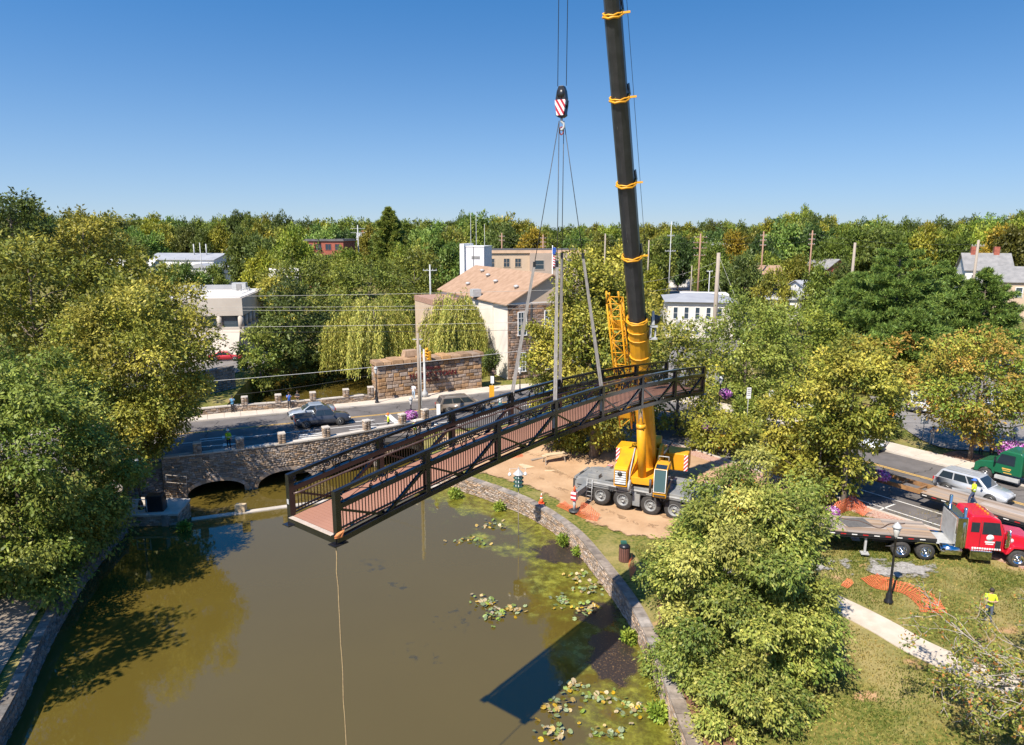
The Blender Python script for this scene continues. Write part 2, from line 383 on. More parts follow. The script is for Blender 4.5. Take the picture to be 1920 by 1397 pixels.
def soft_edge(m):
    'ragged border: the sheet breaks up where its edge attribute runs out'
    t = m.node_tree; p = t.nodes['Principled BSDF']; g = node(t, 'ShaderNodeNewGeometry'); a = node(t, 'ShaderNodeAttribute', attribute_name='edge')
    n1 = node(t, 'ShaderNodeTexNoise'); n1.inputs['Scale'].default_value = 1.1; n1.inputs['Detail'].default_value = 9; n1.inputs['Roughness'].default_value = .7; t.links.new(g.outputs['Position'], n1.inputs['Vector'])
    ad = node(t, 'ShaderNodeMath', operation='MULTIPLY_ADD'); ad.inputs[1].default_value = .9; t.links.new(a.outputs['Fac'], ad.inputs[0]); t.links.new(n1.outputs[0], ad.inputs[2])
    mr = node(t, 'ShaderNodeMapRange'); mr.inputs['From Min'].default_value = .62; mr.inputs['From Max'].default_value = .72; t.links.new(ad.outputs[0], mr.inputs['Value']); t.links.new(mr.outputs[0], p.inputs['Alpha']); return m
soft_edge(MT['dirt'])
MT['mulch'] = patch_mat('mulch', (0.13, 0.065, 0.04), (0.26, 0.14, 0.09), 2.5, 0.98, 0.8)
MT['paint'] = patch_mat('road_paint', (0.6, 0.57, 0.52), (0.72, 0.69, 0.63), 2.5, 0.7, 0.1)
MT['ypaint'] = patch_mat('yellow_road_paint', (0.62, 0.36, 0.07), (0.7, 0.43, 0.12), 2.5, 0.7, 0.1)
MT['path'] = patch_mat('path_concrete', (0.44, 0.37, 0.29), (0.56, 0.48, 0.39), 1.2, 0.95, 0.2)
MT['gravel'] = soft_edge(patch_mat('gravel', (0.22, 0.2, 0.18), (0.45, 0.42, 0.38), 7, 0.98, 0.9))
RZ = ROAD_Z
fo = lambda t: 4.1 + 1.6 * math.exp(-((t - 0.52) / 0.07) ** 2)
ribbon('road', RC, lambda t: -8.3 - 1.3 * smooth((t - .5) / .1), fo, RZ, MT['asphalt'], z1=RZ - 0.5)
def roff(o):
    out = []
    for i, p in enumerate(RC):
        d = (RC[min(i + 1, len(RC) - 1)] - RC[max(i - 1, 0)]).normalized(); k = o(i / (len(RC) - 1)) if callable(o) else o
        out.append(p + Vector((-d.y, d.x)) * k)
    return out
for s in (-0.13, 0.13): ribbon('yellow_line', RC, s - 0.06, s + 0.06, RZ + 0.008, MT['ypaint'])
far_kerb = roff(lambda t: fo(t) + 0.09)
ribbon('kerb', far_kerb, -0.09, 0.09, RZ + 0.14, MT['concrete'], z1=RZ - 0.2)
near_kerb = roff(-9.7)
i_end = min(range(len(near_kerb)), key=lambda i: (near_kerb[i] - Vector((5, 69))).length)
ribbon('kerb', near_kerb[i_end:], -0.09, 0.09, RZ + 0.14, MT['concrete'], z1=RZ - 0.2)
def pavement(line, off, width, step, z, skip=None):
    root = tag(ribbon('pavement', line, off, off + width, z - 0.05, MT['concrete'], z1=z - 0.35), kind='structure')
    P = resample([Vector((p.x, p.y)) for p in line], step); n = len(P)
    for i in range(n - 1):
        d = (P[i + 1] - P[i]).normalized(); nn = Vector((-d.y, d.x)); g = 0.015
        q = [P[i] + d * g + nn * off, P[i + 1] - d * g + nn * off, P[i + 1] - d * g + nn * (off + width), P[i] + d * g + nn * (off + width)]
        if not (-45 < q[0].x < 46 and q[0].y > 25): continue
        b = MB(); b.prism([(w.x, w.y) for w in q] if width > 0 else [(w.x, w.y) for w in q][::-1], z - 0.06, z); b.build('paving_slab', MT['walk'], root)
    return root
pavement(far_kerb, 0.1, 2.5, 1.6, RZ + 0.145)
# painted markings
def stripe(name, a, b, w, mat=None, z=RZ + 0.008):
    a = Vector(a[:2]); b = Vector(b[:2]); d = (b - a).normalized(); n = Vector((-d.y, d.x)) * w / 2
    m = MB(); m.poly([(p.x, p.y, z) for p in (a - n, b - n, b + n, a + n)]); o = m.build(name, mat or MT['paint']); o['kind'] = 'structure'; return o
P_ = lambda x, y: at(x, y, RZ)
lane = roff(-3.4); lane2 = roff(-6.9)
ia = min(range(len(lane)), key=lambda i: (lane[i] - Vector((-60, 49))).length); ib = min(range(len(lane)), key=lambda i: (lane[i] - Vector((-11, 68.6))).length)
ribbon('white_line', lane[ia:ib + 1], -0.07, 0.07, RZ + 0.008, MT['paint'])
ribbon('white_line', lane2[ia:ib + 4], -0.07, 0.07, RZ + 0.008, MT['paint'])
stripe('stop_line', P_(727, 778), P_(755, 802), 0.6)
stripe('white_line', P_(800, 797), P_(960, 772), 0.14)
stripe('white_line', P_(865, 783), P_(1000, 757), 0.3)
def arrow(p, d, L=3.2):
    p = Vector(p[:2]); d = Vector(d).normalized(); n = Vector((-d.y, d.x))
    for nm, q in (('arrow', [p - n * .09, p + d * L * .6 - n * .09, p + d * L * .6 + n * .09, p + n * .09]), ('arrow', [p + d * L * .6 - n * .45, p + d * L, p + d * L * .6 + n * .45])):
        m = MB(); m.poly([(w.x, w.y, RZ + 0.008) for w in q]); o = m.build('road_arrow', MT['paint']); o['kind'] = 'structure'
arrow(P_(645, 793), (0.93, 0.37)); arrow(P_(655, 806), (0.93, 0.37)); arrow(P_(375, 824), (0.93, 0.37)); arrow(P_(375, 838), (0.93, 0.3))
for i in range(5):
    stripe('hatch_line', P_(560 + 0 * i, 816 + 3.4 * i), P_(612, 811 + 3.4 * i), 0.28)
edge = roff(-8.7); stripes = resample([Vector((p.x, p.y)) for p in edge], 1.0)
je = min(range(len(edge)), key=lambda i: (edge[i] - Vector((20, 60))).length)
ribbon('white_line', [Vector(p) for p in (edge[je:])], -0.06, 0.06, RZ + 0.008, MT['paint'])
wl2 = roff(-6.6); ribbon('white_line', wl2[je:], -0.06, 0.06, RZ + 0.008, MT['paint'])
stripe('white_line', P_(1640, 960), P_(1678, 945), 0.12); stripe('white_line', P_(1590, 930), P_(1640, 962), 0.12)
# side ground patches
def patch(name, pts, z, mat, kind='structure', n=5, lift=0.0):
    C = catmull([Vector(p) for p in pts] + [Vector(pts[0])], n)[:-1]
    cx = sum(p.x for p in C) / len(C); cy = sum(p.y for p in C) / len(C)
    from mathutils.geometry import delaunay_2d_cdt as D
    V2 = [p.copy() for p in C]; E2 = [(i, (i + 1) % len(C)) for i in range(len(C))]
    xs = [p.x for p in C]; ys = [p.y for p in C]; st = 1.8
    for i in range(int((max(xs) - min(xs)) / st)):
        for j in range(int((max(ys) - min(ys)) / st)): V2.append(Vector((min(xs) + st * (i + .5), min(ys) + st * (j + .5))))
    V, E_, F, *_ = D(V2, E2, [], 1, 1e-4)
    b = MB(); b.add([(v.x, v.y, (gz(v.x, v.y) + lift) if z is None else z) for v in V], [list(f) for f in F], 0, True)
    o = b.build(name, mat); o['kind'] = kind
    ring_ = [(p.x, p.y) for p in C] + [(C[0].x, C[0].y)]; a = o.data.attributes.new('edge', 'FLOAT', 'POINT'); a.data.foreach_set('value', [min(1.0, seg_dist(v.x, v.y, ring_) / 2.5) for v in V])
    return o
patch('bare_earth', [(-5, 58.2), (0.5, 53.8), (4, 49), (6, 45.5), (9.5, 43.4), (14, 42.5), (20, 43), (22, 48), (19, 56), (14, 62), (6, 66.5), (-3, 66.3), (-7.2, 63.5)], None, MT['dirt'], lift=0.1)
MT['rut'] = soft_edge(patch_mat('rutted_earth', (0.28, 0.17, 0.09), (0.39, 0.26, 0.15), 1.5, .98, .8))
for rp in ([(1.5, 56.5), (5, 51.5), (9, 46.2), (15, 44.2), (21, 45)], [(3.0, 58.0), (6.3, 53.0), (10.2, 47.6), (15.5, 46), (21, 47)], [(-4, 62), (2, 60.5), (9, 58), (16, 52)], [(-3, 64), (3, 62.5), (10, 60), (17, 54)]):
    cv = catmull([Vector(q) for q in rp], 8); o_ = ribbon('tyre_track', cv, -.28, .28, lambda x, y: gz(x, y) + .125, MT['rut']); at_r = o_.data.attributes.new('edge', 'FLOAT', 'POINT'); at_r.data.foreach_set('value', [.12] * len(o_.data.vertices))
patch('worn_earth', [(7.7, 22), (8.8, 22), (9.6, 30), (9.3, 35), (8.6, 37), (7.7, 33)], None, MT['mulch'], lift=0.07)
pp = [at(1572, 1137, 1.6), at(1650, 1180, 1.6), at(1720, 1223, 1.6), at(1810, 1268, 1.6), at(1900, 1308, 1.6), at(2050, 1390, 1.6)]
ribbon('footpath', catmull([(p.x, p.y) for p in [at(1500, 1100, 1.7)] + pp], 6), -0.75, 0.75, lambda x, y: gz(x, y) + 0.05, MT['path'], z1=1.0)
gp = [at(1500, 1062, 2.0), at(1600, 1055, 2.0), at(1660, 1062, 2.0)]
patch('gravel_strip', [(12, 38.2), (18, 37.4), (23.8, 36.4), (24.5, 38.4), (18, 40.0), (12, 41.4)], None, MT['gravel'], lift=0.1)
# red brick strip inside the near kerb on the right
ribbon('brick_strip', near_kerb[i_end:], -1.3, -0.1, RZ + 0.06, M('brick_pavers', (0.33, 0.15, 0.1), (0.5, 0.36, 0.28), 9, 0.9, bump=0.3), z1=RZ - .2)
# car park and side street behind the right-hand pavement
patch('car_park', [tuple(at(1690, 800, RZ)[:2]), tuple(at(1760, 838, RZ)[:2]), tuple(at(1900, 850, RZ)[:2]), (62, 52), (95, 75), (80, 110), (52, 100), (43, 84)], RZ + 0.02, MT['lot'], n=3)
patch('side_street', [(14, 80), (20, 77), (30, 95), (44, 130), (75, 200), (66, 204), (34, 134), (22, 100)], RZ + 0.012, MT['lot'], n=4)
patch('mulch_bed', [tuple(at(1745, 862, RZ)[:2]), tuple(at(1800, 845, RZ)[:2]), tuple(at(1880, 868, RZ)[:2]), tuple(at(1930, 900, RZ)[:2]), tuple(at(1900, 905, RZ)[:2])], RZ + 0.03, MT['mulch'], n=4)
patch('bank_path', [(-22.0, 24), (-23.5, 28.4), (-25.4, 34), (-27.2, 39.8), (-28.3, 45), (-30.6, 45), (-29.5, 39), (-27.6, 33), (-26.4, 28), (-25, 22)], 1.24, patch_mat('shaded_bank_path', (.2, .165, .13), (.3, .25, .2), 1.2, .95, .3), n=3)  # tree shade over this path is put into its darker base colour
patch('car_park', [tuple(at(x, y, RZ)[:2]) for x, y in ((1205, 600), (1195, 545), (1240, 537), (1330, 540), (1350, 560), (1345, 600))], RZ + 0.02, MT['lot'], n=2)
patch('access_road', [(-66, 150), (-62, 150), (-66, 190), (-72, 240), (-78, 240), (-72, 190)], RZ + 0.02, MT['lot'], n=3)
patch('forecourt', [(-56, 92), (-40, 90), (-36, 104), (-40, 112), (-58, 112)], RZ + 0.03, MT['lot'], n=3)
# water
def water_mat():
    m, t, p = new_mat('pond_water'); p.inputs['Roughness'].default_value = 0.03; p.inputs['IOR'].default_value = 1.78; p.inputs['Specular IOR Level'].default_value = 0.5
    g = node(t, 'ShaderNodeNewGeometry')
    def nz(sc, det=6, rough=.55):
        n = node(t, 'ShaderNodeTexNoise'); n.inputs['Scale'].default_value = sc; n.inputs['Detail'].default_value = det; n.inputs['Roughness'].default_value = rough
        t.links.new(g.outputs['Position'], n.inputs['Vector']); return n.outputs[0]
    body = node(t, 'ShaderNodeValToRGB'); body.color_ramp.elements[0].color = (0.09, 0.064, 0.012, 1); body.color_ramp.elements[1].color = (0.104, 0.075, 0.015, 1)
    t.links.new(nz(0.12, 3), body.inputs[0])
    a = node(t, 'ShaderNodeAttribute', attribute_name='algae')
    def mth(op, x, y):
        k = node(t, 'ShaderNodeMath', operation=op)
        for i, v in enumerate((x, y)):
            if isinstance(v, (int, float)): k.inputs[i].default_value = v
            else: t.links.new(v, k.inputs[i])
        return k.outputs[0]
    n1 = mth('MULTIPLY', mth('ADD', mth('SUBTRACT', nz(0.35, 9, .65), 0.5), 0.0), 3.0)
    cover = node(t, 'ShaderNodeMapRange'); cover.inputs['From Min'].default_value = 0.38; cover.inputs['From Max'].default_value = 0.75
    t.links.new(mth('ADD', a.outputs['Fac'], n1), cover.inputs['Value'])
    n3 = nz(2.2, 9, .7); thick = node(t, 'ShaderNodeMapRange'); thick.inputs['From Min'].default_value = 0.42; thick.inputs['From Max'].default_value = 0.6; t.links.new(n3, thick.inputs['Value'])
    cov = mth('MULTIPLY', cover.outputs[0], mth('ADD', mth('MULTIPLY', thick.outputs[0], 0.5), 0.5))
    alg = node(t, 'ShaderNodeValToRGB'); alg.color_ramp.elements[0].position = .35; alg.color_ramp.elements[1].position = .66
    alg.color_ramp.elements[0].color = (0.035, 0.045, 0.006, 1); alg.color_ramp.elements[1].color = (0.27, 0.26, 0.03, 1); t.links.new(nz(1.1, 9, .7), alg.inputs[0])
    x = node(t, 'ShaderNodeMix', data_type='RGBA'); t.links.new(cov, x.inputs[0]); t.links.new(body.outputs[0], x.inputs[6]); t.links.new(alg.outputs[0], x.inputs[7])
    # dark leaf-litter mats
    lt = node(t, 'ShaderNodeAttribute', attribute_name='litter')
    lm = node(t, 'ShaderNodeMapRange'); lm.inputs['From Min'].default_value = .5; lm.inputs['From Max'].default_value = .65
    t.links.new(mth('ADD', lt.outputs['Fac'], mth('MULTIPLY', mth('SUBTRACT', nz(1.3, 6), .5), .8)), lm.inputs['Value'])
    y = node(t, 'ShaderNodeMix', data_type='RGBA'); t.links.new(lm.outputs[0], y.inputs[0]); t.links.new(x.outputs[2], y.inputs[6])
    lr = node(t, 'ShaderNodeValToRGB'); lr.color_ramp.elements[0].position = .56; lr.color_ramp.elements[1].position = .66; lr.color_ramp.elements[0].color = (0.03, 0.022, 0.018, 1); lr.color_ramp.elements[1].color = (0.34, 0.2, 0.08, 1); t.links.new(nz(8, 6, .75), lr.inputs[0])
    t.links.new(lr.outputs[0], y.inputs[7])
    # faint submerged weed tufts
    wd = node(t, 'ShaderNodeAttribute', attribute_name='weed'); wm_ = node(t, 'ShaderNodeMapRange'); wm_.inputs['From Min'].default_value = .62; wm_.inputs['From Max'].default_value = .74; wm_.inputs['To Max'].default_value = .55
    t.links.new(mth('MULTIPLY', nz(1.7, 5, .6), mth('MULTIPLY', wd.outputs['Fac'], 1.15)), wm_.inputs['Value'])
    y2 = node(t, 'ShaderNodeMix', data_type='RGBA'); t.links.new(wm_.outputs[0], y2.inputs[0]); t.links.new(y.outputs[2], y2.inputs[6]); y2.inputs[7].default_value = (0.03, 0.03, 0.02, 1)
    t.links.new(y2.outputs[2], p.inputs['Base Color'])
    rr = node(t, 'ShaderNodeMapRange'); rr.inputs['To Min'].default_value = 0.03; rr.inputs['To Max'].default_value = 0.35; t.links.new(mth('MAXIMUM', cov, lm.outputs[0]), rr.inputs['Value']); t.links.new(rr.outputs[0], p.inputs['Roughness'])
    b = node(t, 'ShaderNodeBump'); b.inputs['Strength'].default_value = 0.05; b.inputs['Distance'].default_value = 0.05
    t.links.new(nz(1.6, 4), b.inputs['Height']); t.links.new(b.outputs[0], p.inputs['Normal'])
    return m
def build_water():
    xs = np.arange(-34, 12.01, 0.5); ys = np.arange(2, 58.01, 0.5)
    X, Y = np.meshgrid(xs, ys); V = np.stack([X.ravel(), Y.ravel(), np.zeros(X.size)], -1)
    nx, ny = len(xs), len(ys); I = np.arange(nx * ny).reshape(ny, nx)
    F = np.stack([I[:-1, :-1].ravel(), I[:-1, 1:].ravel(), I[1:, 1:].ravel(), I[1:, :-1].ravel()], -1)
    # weir line: keep only the pond side
    def weir_y(x): return 49.9 + (x + 24.2) * (57.2 - 49.9) / 18.5
    C = V[F].mean(1); F = F[C[:, 1] < weir_y(C[:, 0]) + 0.3]
    W = np.array(WR); alg = np.zeros(len(V)); lit = np.zeros(len(V))
    d = np.full(len(V), 1e9)
    for a, b in zip(W, W[1:]):
        ab = b - a; t = np.clip(((V[:, :2] - a) @ ab) / (ab @ ab + 1e-9), 0, 1); d = np.minimum(d, np.linalg.norm(V[:, :2] - a - t[:, None] * ab, axis=1))
    alg = np.clip(1.35 - d / 4.2, -0.6, 1.2)
    for (cx, cy, r, k) in ((at(900, 1010, 0).x, at(900, 1010, 0).y, 2.5, .7), (at(1010, 1080, 0).x, at(1010, 1080, 0).y, 3.0, .6), (at(1130, 1350, 0).x, at(1130, 1350, 0).y, 2.6, .7), (at(1000, 1150, 0).x, at(1000, 1150, 0).y, 2.0, .35)):
        alg = np.maximum(alg, k * 1.3 - np.hypot(V[:, 0] - cx, V[:, 1] - cy) / r)
    for (px, py, rx, ry) in ((1060, 1035, 2.6, 2.2), (1150, 1230, 1.5, 3.0), (1120, 1150, 1.6, 1.6)):
        c = at(px, py, 0); lit = np.maximum(lit, 1.15 - np.hypot((V[:, 0] - c.x) / rx, (V[:, 1] - c.y) / ry) * .7)
    wd = np.zeros(len(V))
    for (px, py, r) in ((700, 1060, 3.2), (745, 1100, 2.6), (690, 1045, 2.0), (860, 1160, 4.5), (790, 1230, 4)):
        c = at(px, py, 0); wd = np.maximum(wd, 1.25 - np.hypot(V[:, 0] - c.x, V[:, 1] - c.y) / r)
    me = fast_mesh('lake_water', V, F, {'weed': ('FLOAT', 'POINT', np.clip(wd, 0, 1)), 'algae': ('FLOAT', 'POINT', alg), 'litter': ('FLOAT', 'POINT', lit)}, True)
    wm = water_mat(); o = link('lake_water', me, wm); o['kind'] = 'structure'
    b = MB(); z = -0.45
    b.poly([(-34, 47, z), (-3, 47, z), (-3, 70, z), (-12, 112, z), (-40, 112, z), (-40, 60, z)])
    o = b.build('creek_water', wm); o['kind'] = 'structure'
    # weir
    t = thing('weir', 'low concrete weir crossing the water before the arched bridge', 'weir', (-24.2, 49.9, 0))
    w = MB(); w.beam((0, 0, -.35), (18.5, 7.3, -.35), 0.5, 0.86); w.build('crest', MT['concrete'], t)
    w = MB(); w.beam((0, .5, -.75), (18.3, 7.8, -.75), 0.7, 0.8); w.build('apron', MT['stone_dk'], t)
    w = MB(); c = at(452, 958, .1); w.box((c.x + 24.2, c.y - 49.9, 0.1), (0.75, .5, 1.1)); w.build('sluice_block', M('weir_block', (.55, .42, .25), (.45, .33, .2), 2, .9), t)
build_water()
# ================================================================== stone walls
def stone_proto(k):
    rg = random.Random(k); b = MB(); j = lambda s: rg.uniform(-s, s)
    # unit stone: x 0..1 length, z 0..1 height, y 0 (front, -y) .. depth
    e = 0.07
    bk = [(-.5, .5, -.5), (.5, .5, -.5), (.5, .5, .5), (-.5, .5, .5)]
    md = [(-.5 + j(.02), -.2, -.5 + j(.05)), (.5 + j(.02), -.2, -.5 + j(.05)), (.5 + j(.02), -.2, .5 + j(.05)), (-.5 + j(.02), -.2, .5 + j(.05))]
    fr = [(-.5 + e + j(.04), -.5 + j(.15), -.5 + 2 * e + j(.06)), (.5 - e + j(.04), -.5 + j(.15), -.5 + 2 * e + j(.06)), (.5 - e + j(.04), -.5 + j(.15), .5 - 2 * e + j(.06)), (-.5 + e + j(.04), -.5 + j(.15), .5 - 2 * e + j(.06))]
    b.add(bk + md + fr, [(0, 1, 5, 4), (1, 2, 6, 5), (2, 3, 7, 6), (3, 0, 4, 7), (4, 5, 9, 8), (5, 6, 10, 9), (6, 7, 11, 10), (7, 4, 8, 11), (8, 9, 10, 11)])
    return b
STONES = [stone_proto(k) for k in range(6)]
_smesh = {}
def place_stones(parent, L, mat, nmax=300, off=(0, 0, 0), name='stone'):
    'L: list of (x,y,z,angle,len,height,depth): centre on the face, front looks to -normal'
    L = sorted(L, key=lambda s: (s[0] ** 2 + s[1] ** 2 + (s[2] - CAM_H) ** 2))
    rg = random.Random(len(L))
    ms = []
    for k in range(6):
        key = (k, mat.name)
        if key not in _smesh:
            me = STONES[k].mesh('stone'); me.materials.append(mat); _smesh[key] = me
        ms.append(_smesh[key])
    for s in L[:nmax]:
        o = bpy.data.objects.new(name, ms[rg.randrange(6)]); COL.objects.link(o); o.parent = parent
        o.location = (s[0] - off[0], s[1] - off[1], s[2] - off[2]); o.rotation_euler = (0, 0, s[3]); o.scale = (s[4], s[6], s[5])
    rest = L[nmax:]
    if rest:
        V = []; F = []; rn = []
        P = [np.array(b.v) for b in STONES]; FF = np.array(STONES[0].f)
        for i, s in enumerate(rest):
            p = P[rg.randrange(6)] * np.array([s[4], s[6], s[5]]); c, sn = math.cos(s[3]), math.sin(s[3])
            q = np.stack([p[:, 0] * c - p[:, 1] * sn + s[0] - off[0], p[:, 0] * sn + p[:, 1] * c + s[1] - off[1], p[:, 2] + s[2] - off[2]], -1)
            V.append(q); F.append(FF + 12 * i); rn += [rg.random()] * len(FF)
        me = fast_mesh('stonework', np.concatenate(V), np.concatenate(F), {'rnd': ('FLOAT', 'FACE', rn)})
        o = link('stonework', me, mat, parent); o['kind'] = 'stuff'
def courses(pts, z0, z1, ch, sl, depth, seed, front=0.0, keep=None, jit=0.35, gap=0.02):
    'stones along a polyline; front looks to the right-hand side of the line direction'
    rg = random.Random(seed); P = [Vector(p) for p in pts]; cum = [0]
    for a, b in zip(P, P[1:]): cum.append(cum[-1] + (b - a).length)
    L = cum[-1]
    def pos(s):
        for i in range(len(P) - 1):
            if s <= cum[i + 1] or i == len(P) - 2:
                d = (P[i + 1] - P[i]).normalized(); return P[i] + d * (s - cum[i]), d
    out = []; z = z0
    while z < z1 - 0.03:
        h = min(ch * rg.uniform(1 - jit * .6, 1 + jit * .8), z1 - z); s = rg.uniform(-sl, 0)
        if z1 - z - h < ch * 0.4: h = z1 - z
        while s < L:
            l = sl * rg.uniform(1 - jit, 1 + jit * 1.5); a, b_ = max(s, 0), min(s + l, L); s += l
            if b_ - a < 0.06: continue
            q, d = pos((a + b_) / 2); n = Vector((d.y, -d.x))
            zz = z + h / 2
            if keep and not keep((a + b_) / 2, zz, (b_ - a), h): continue
            c = q + n * (front - depth * 0.25 + rg.uniform(-.012, .02))
            out.append((c.x, c.y, zz, math.atan2(d.y, d.x), b_ - a - gap, h - gap, depth))
        z += h
    return out
def wall_core(parent, pts, th, z0, z1, mat, off, name='core', front=0.0):
    'solid backing behind the stones (to the left of the line)'
    b = MB(); n = len(pts); V = []
    for i, p in enumerate(pts):
        p = Vector(p); d = (Vector(pts[min(i + 1, n - 1)]) - Vector(pts[max(i - 1, 0)])).normalized(); nn = Vector((d.y, -d.x))
        for k in (front - .03, front - th): q = p + nn * k; V += [(q.x - off[0], q.y - off[1], z0 - off[2]), (q.x - off[0], q.y - off[1], z1 - off[2])]
    F = []
    for i in range(n - 1):
        a = 4 * i; c = a + 4
        F += [(a, c, c + 1, a + 1), (a + 2, a + 3, c + 3, c + 2), (a + 1, c + 1, c + 3, a + 3)]
    F += [(0, 1, 3, 2), (4 * n - 4, 4 * n - 2, 4 * n - 1, 4 * n - 3)]
    b.add(V, F); return b.build(name, mat, parent)
def coping(parent, pts, o0, o1, z0, z1, step, mat, off, seed=1, name='coping_stone'):
    P = resample([Vector(p) for p in pts], step); rg = random.Random(seed)
    for i in range(len(P) - 1):
        d = (P[i + 1] - P[i]).normalized(); n = Vector((d.y, -d.x)); g = .012; t = rg.uniform(-.015, .015)
        q = [P[i] + d * g + n * o0, P[i + 1] - d * g + n * o0, P[i + 1] - d * g + n * o1, P[i] + d * g + n * o1]
        b = MB(); b.prism([(w.x - off[0], w.y - off[1]) for w in (q if o1 < o0 else q[::-1])], z0 - off[2], z1 + t - off[2]); b.build(name, mat, parent, fix=True)
# curved bank wall on the right (front looks to the lake = left of near->far direction, so walk it far->near)
wr = [p for p in WR][::-1]
wr = [p for p in wr if p[1] > 18]
t = thing('bank_wall', 'long curved stone retaining wall along the right edge of the lake', 'wall', (wr[0][0], wr[0][1], 0))
OF = t.location.copy()
wall_core(t, wr, 0.62, -1.2, 1.22, MT['mortar'], OF)
place_stones(t, courses(wr, -0.12, 1.2, 0.125, 0.36, 0.2, 5), MT['stone'], 300, OF)
coping(t, wr, 0.04, -0.52, 1.2, 1.31, .95, MT['coping'], OF, 3)
# left bank wall (front looks to the right of near->far? lake lies on its right when walking far->near reversed)
wl = [p for p in WL if p[1] > 17]
t = thing('bank_wall', 'shaded stone retaining wall along the left edge of the lake', 'wall', (wl[0][0], wl[0][1], 0))
OF = t.location.copy()
wall_core(t, wl, 0.62, -1.2, 1.1, MT['mortar'], OF)
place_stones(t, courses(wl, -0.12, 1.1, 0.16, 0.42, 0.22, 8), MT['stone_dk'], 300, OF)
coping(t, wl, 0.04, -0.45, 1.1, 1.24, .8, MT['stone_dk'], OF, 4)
# arched road bridge ------------------------------------------------------------------
fp = [(p.x, p.y) for p in catmull(FACE, 4)]
cumf = [0]
for a, b_ in zip(fp, fp[1:]): cumf.append(cumf[-1] + math.hypot(b_[0] - a[0], b_[1] - a[1]))
FL = cumf[-1]
def fpos(s):
    for i in range(len(fp) - 1):
        if s <= cumf[i + 1] or i == len(fp) - 2:
            a, b2 = Vector(fp[i]), Vector(fp[i + 1]); d = (b2 - a).normalized(); return a + d * (s - cumf[i]), d
ARCH = [(4.0, 2.3, 1.05), (9.6, 2.35, 1.15), (15.4, 2.4, 1.2), (20.6, 2.2, 1.15)]   # centre, half width, rise above -0.45
def arch_z(s):
    for c, h, r in ARCH:
        if abs(s - c) < h: return -0.45 + 0.15 + r * math.sqrt(max(0, 1 - ((s - c) / h) ** 2))
    return -1.5
t = thing('road_bridge', 'old stone road bridge with low arches over the water', 'bridge', (fp[0][0], fp[0][1], 0))
OF = t.location.copy()
b = MB(); V = []; N = 150
TD = Vector((-0.37, 0.93)); DEEP = 17.5
for i in range(N + 1):
    s = FL * i / N; p, d = fpos(s); n = Vector((-d.y, d.x)); q = p + n * 0.04; q2 = p + n * 0.5; za = arch_z(s); far = q + TD * (DEEP - s * 0.18)
    V += [(q.x - OF.x, q.y - OF.y, za), (q.x - OF.x, q.y - OF.y, 3.2), (q2.x - OF.x, q2.y - OF.y, 3.2), (q2.x - OF.x, q2.y - OF.y, 2.2), (far.x - OF.x, far.y - OF.y, za)]
F = []
for i in range(N):
    a, c = 5 * i, 5 * i + 5
    F += [(a, c, c + 1, a + 1), (a + 1, c + 1, c + 2, a + 2), (a + 2, c + 2, c + 3, a + 3), (a, a + 4, c + 4, c)]
b.add(V, F); b.build('spandrel', MT['mortar'], t)
keep = lambda s, z, l, h: all(z - h / 2 > arch_z(s + k * l / 2) + 0.16 for k in (-1, -.5, 0, .5, 1)) if arch_z(s) > -1 or arch_z(s - l / 2) > -1 or arch_z(s + l / 2) > -1 else True
place_stones(t, courses(fp, -0.7, 3.2, 0.165, 0.34, 0.14, 11, keep=keep, jit=.45), MT['stone'], 300, OF)
for c, h, r in ARCH:    # arch rings of wedge stones
    n = 15
    for i in range(n):
        a0 = math.pi * i / n; a1 = math.pi * (i + 1) / n; am = (a0 + a1) / 2
        s = c - h * math.cos(am); p, d = fpos(max(0, min(FL, s))); ang = math.atan2(d.y, d.x)
        x = lambda a, k: (-(h + k) * math.cos(a) + h * math.cos(am))
        z = lambda a, k: -0.3 + (r + k) * math.sin(a)
        m = MB(); m.slab([(x(a0, 0), z(a0, 0)), (x(a1, 0), z(a1, 0)), (x(a1, .3), z(a1, .3)), (x(a0, .3), z(a0, .3))], 'y', -0.07, 0.05)
        m.build('arch_stone', MT['stone'], t, (p.x - OF.x, p.y - OF.y, 0), ang, fix=True)
coping(t, fp, 0.1, -0.55, 3.2, 3.32, 1.3, MT['concrete'], OF, 9)
def pier(parent, p, d, z0, z1, off, w=0.55):
    ang = math.atan2(d.y, d.x); m = MB(); m.box((0, 0, 0), (w, w, z1 - z0)); o = m.build('pillar', MT['mortar'], parent, (p.x - off[0], p.y - off[1], (z0 + z1) / 2 - off[2]), ang)
    L = []
    for fz in np.arange(z0 + .09, z1, .17):
        for k in range(4):
            a = ang + k * math.pi / 2; nn = Vector((math.sin(a), -math.cos(a))); tt = Vector((math.cos(a), math.sin(a)))
            for e in (-.14, .14):
                q = nn * (w / 2 - .01) + tt * e; q2 = rot2(q.x, q.y, -ang); L.append((q2[0], q2[1], fz - (z0 + z1) / 2, k * math.pi / 2, .26, .155, .1))
    place_stones(o, L, MT['stone'], 0)
    m = MB(); m.box((0, 0, (z1 - z0) / 2 + .05), (w + .1, w + .1, .1), taper=.9); m.build('cap', MT['concrete'], o)
for px in (372, 451, 530, 614, 690, 757, 800):
    s = min(np.linspace(0, FL, 300), key=lambda s: abs(960 + FPX * fpos(s)[0].x / (fpos(s)[0].y * math.cos(PITCH) + 18.5 * math.sin(PITCH)) - px))
    p, d = fpos(float(s)); pier(t, p + Vector((-d.y, d.x)) * .22, d, 3.3, 4.15, OF)
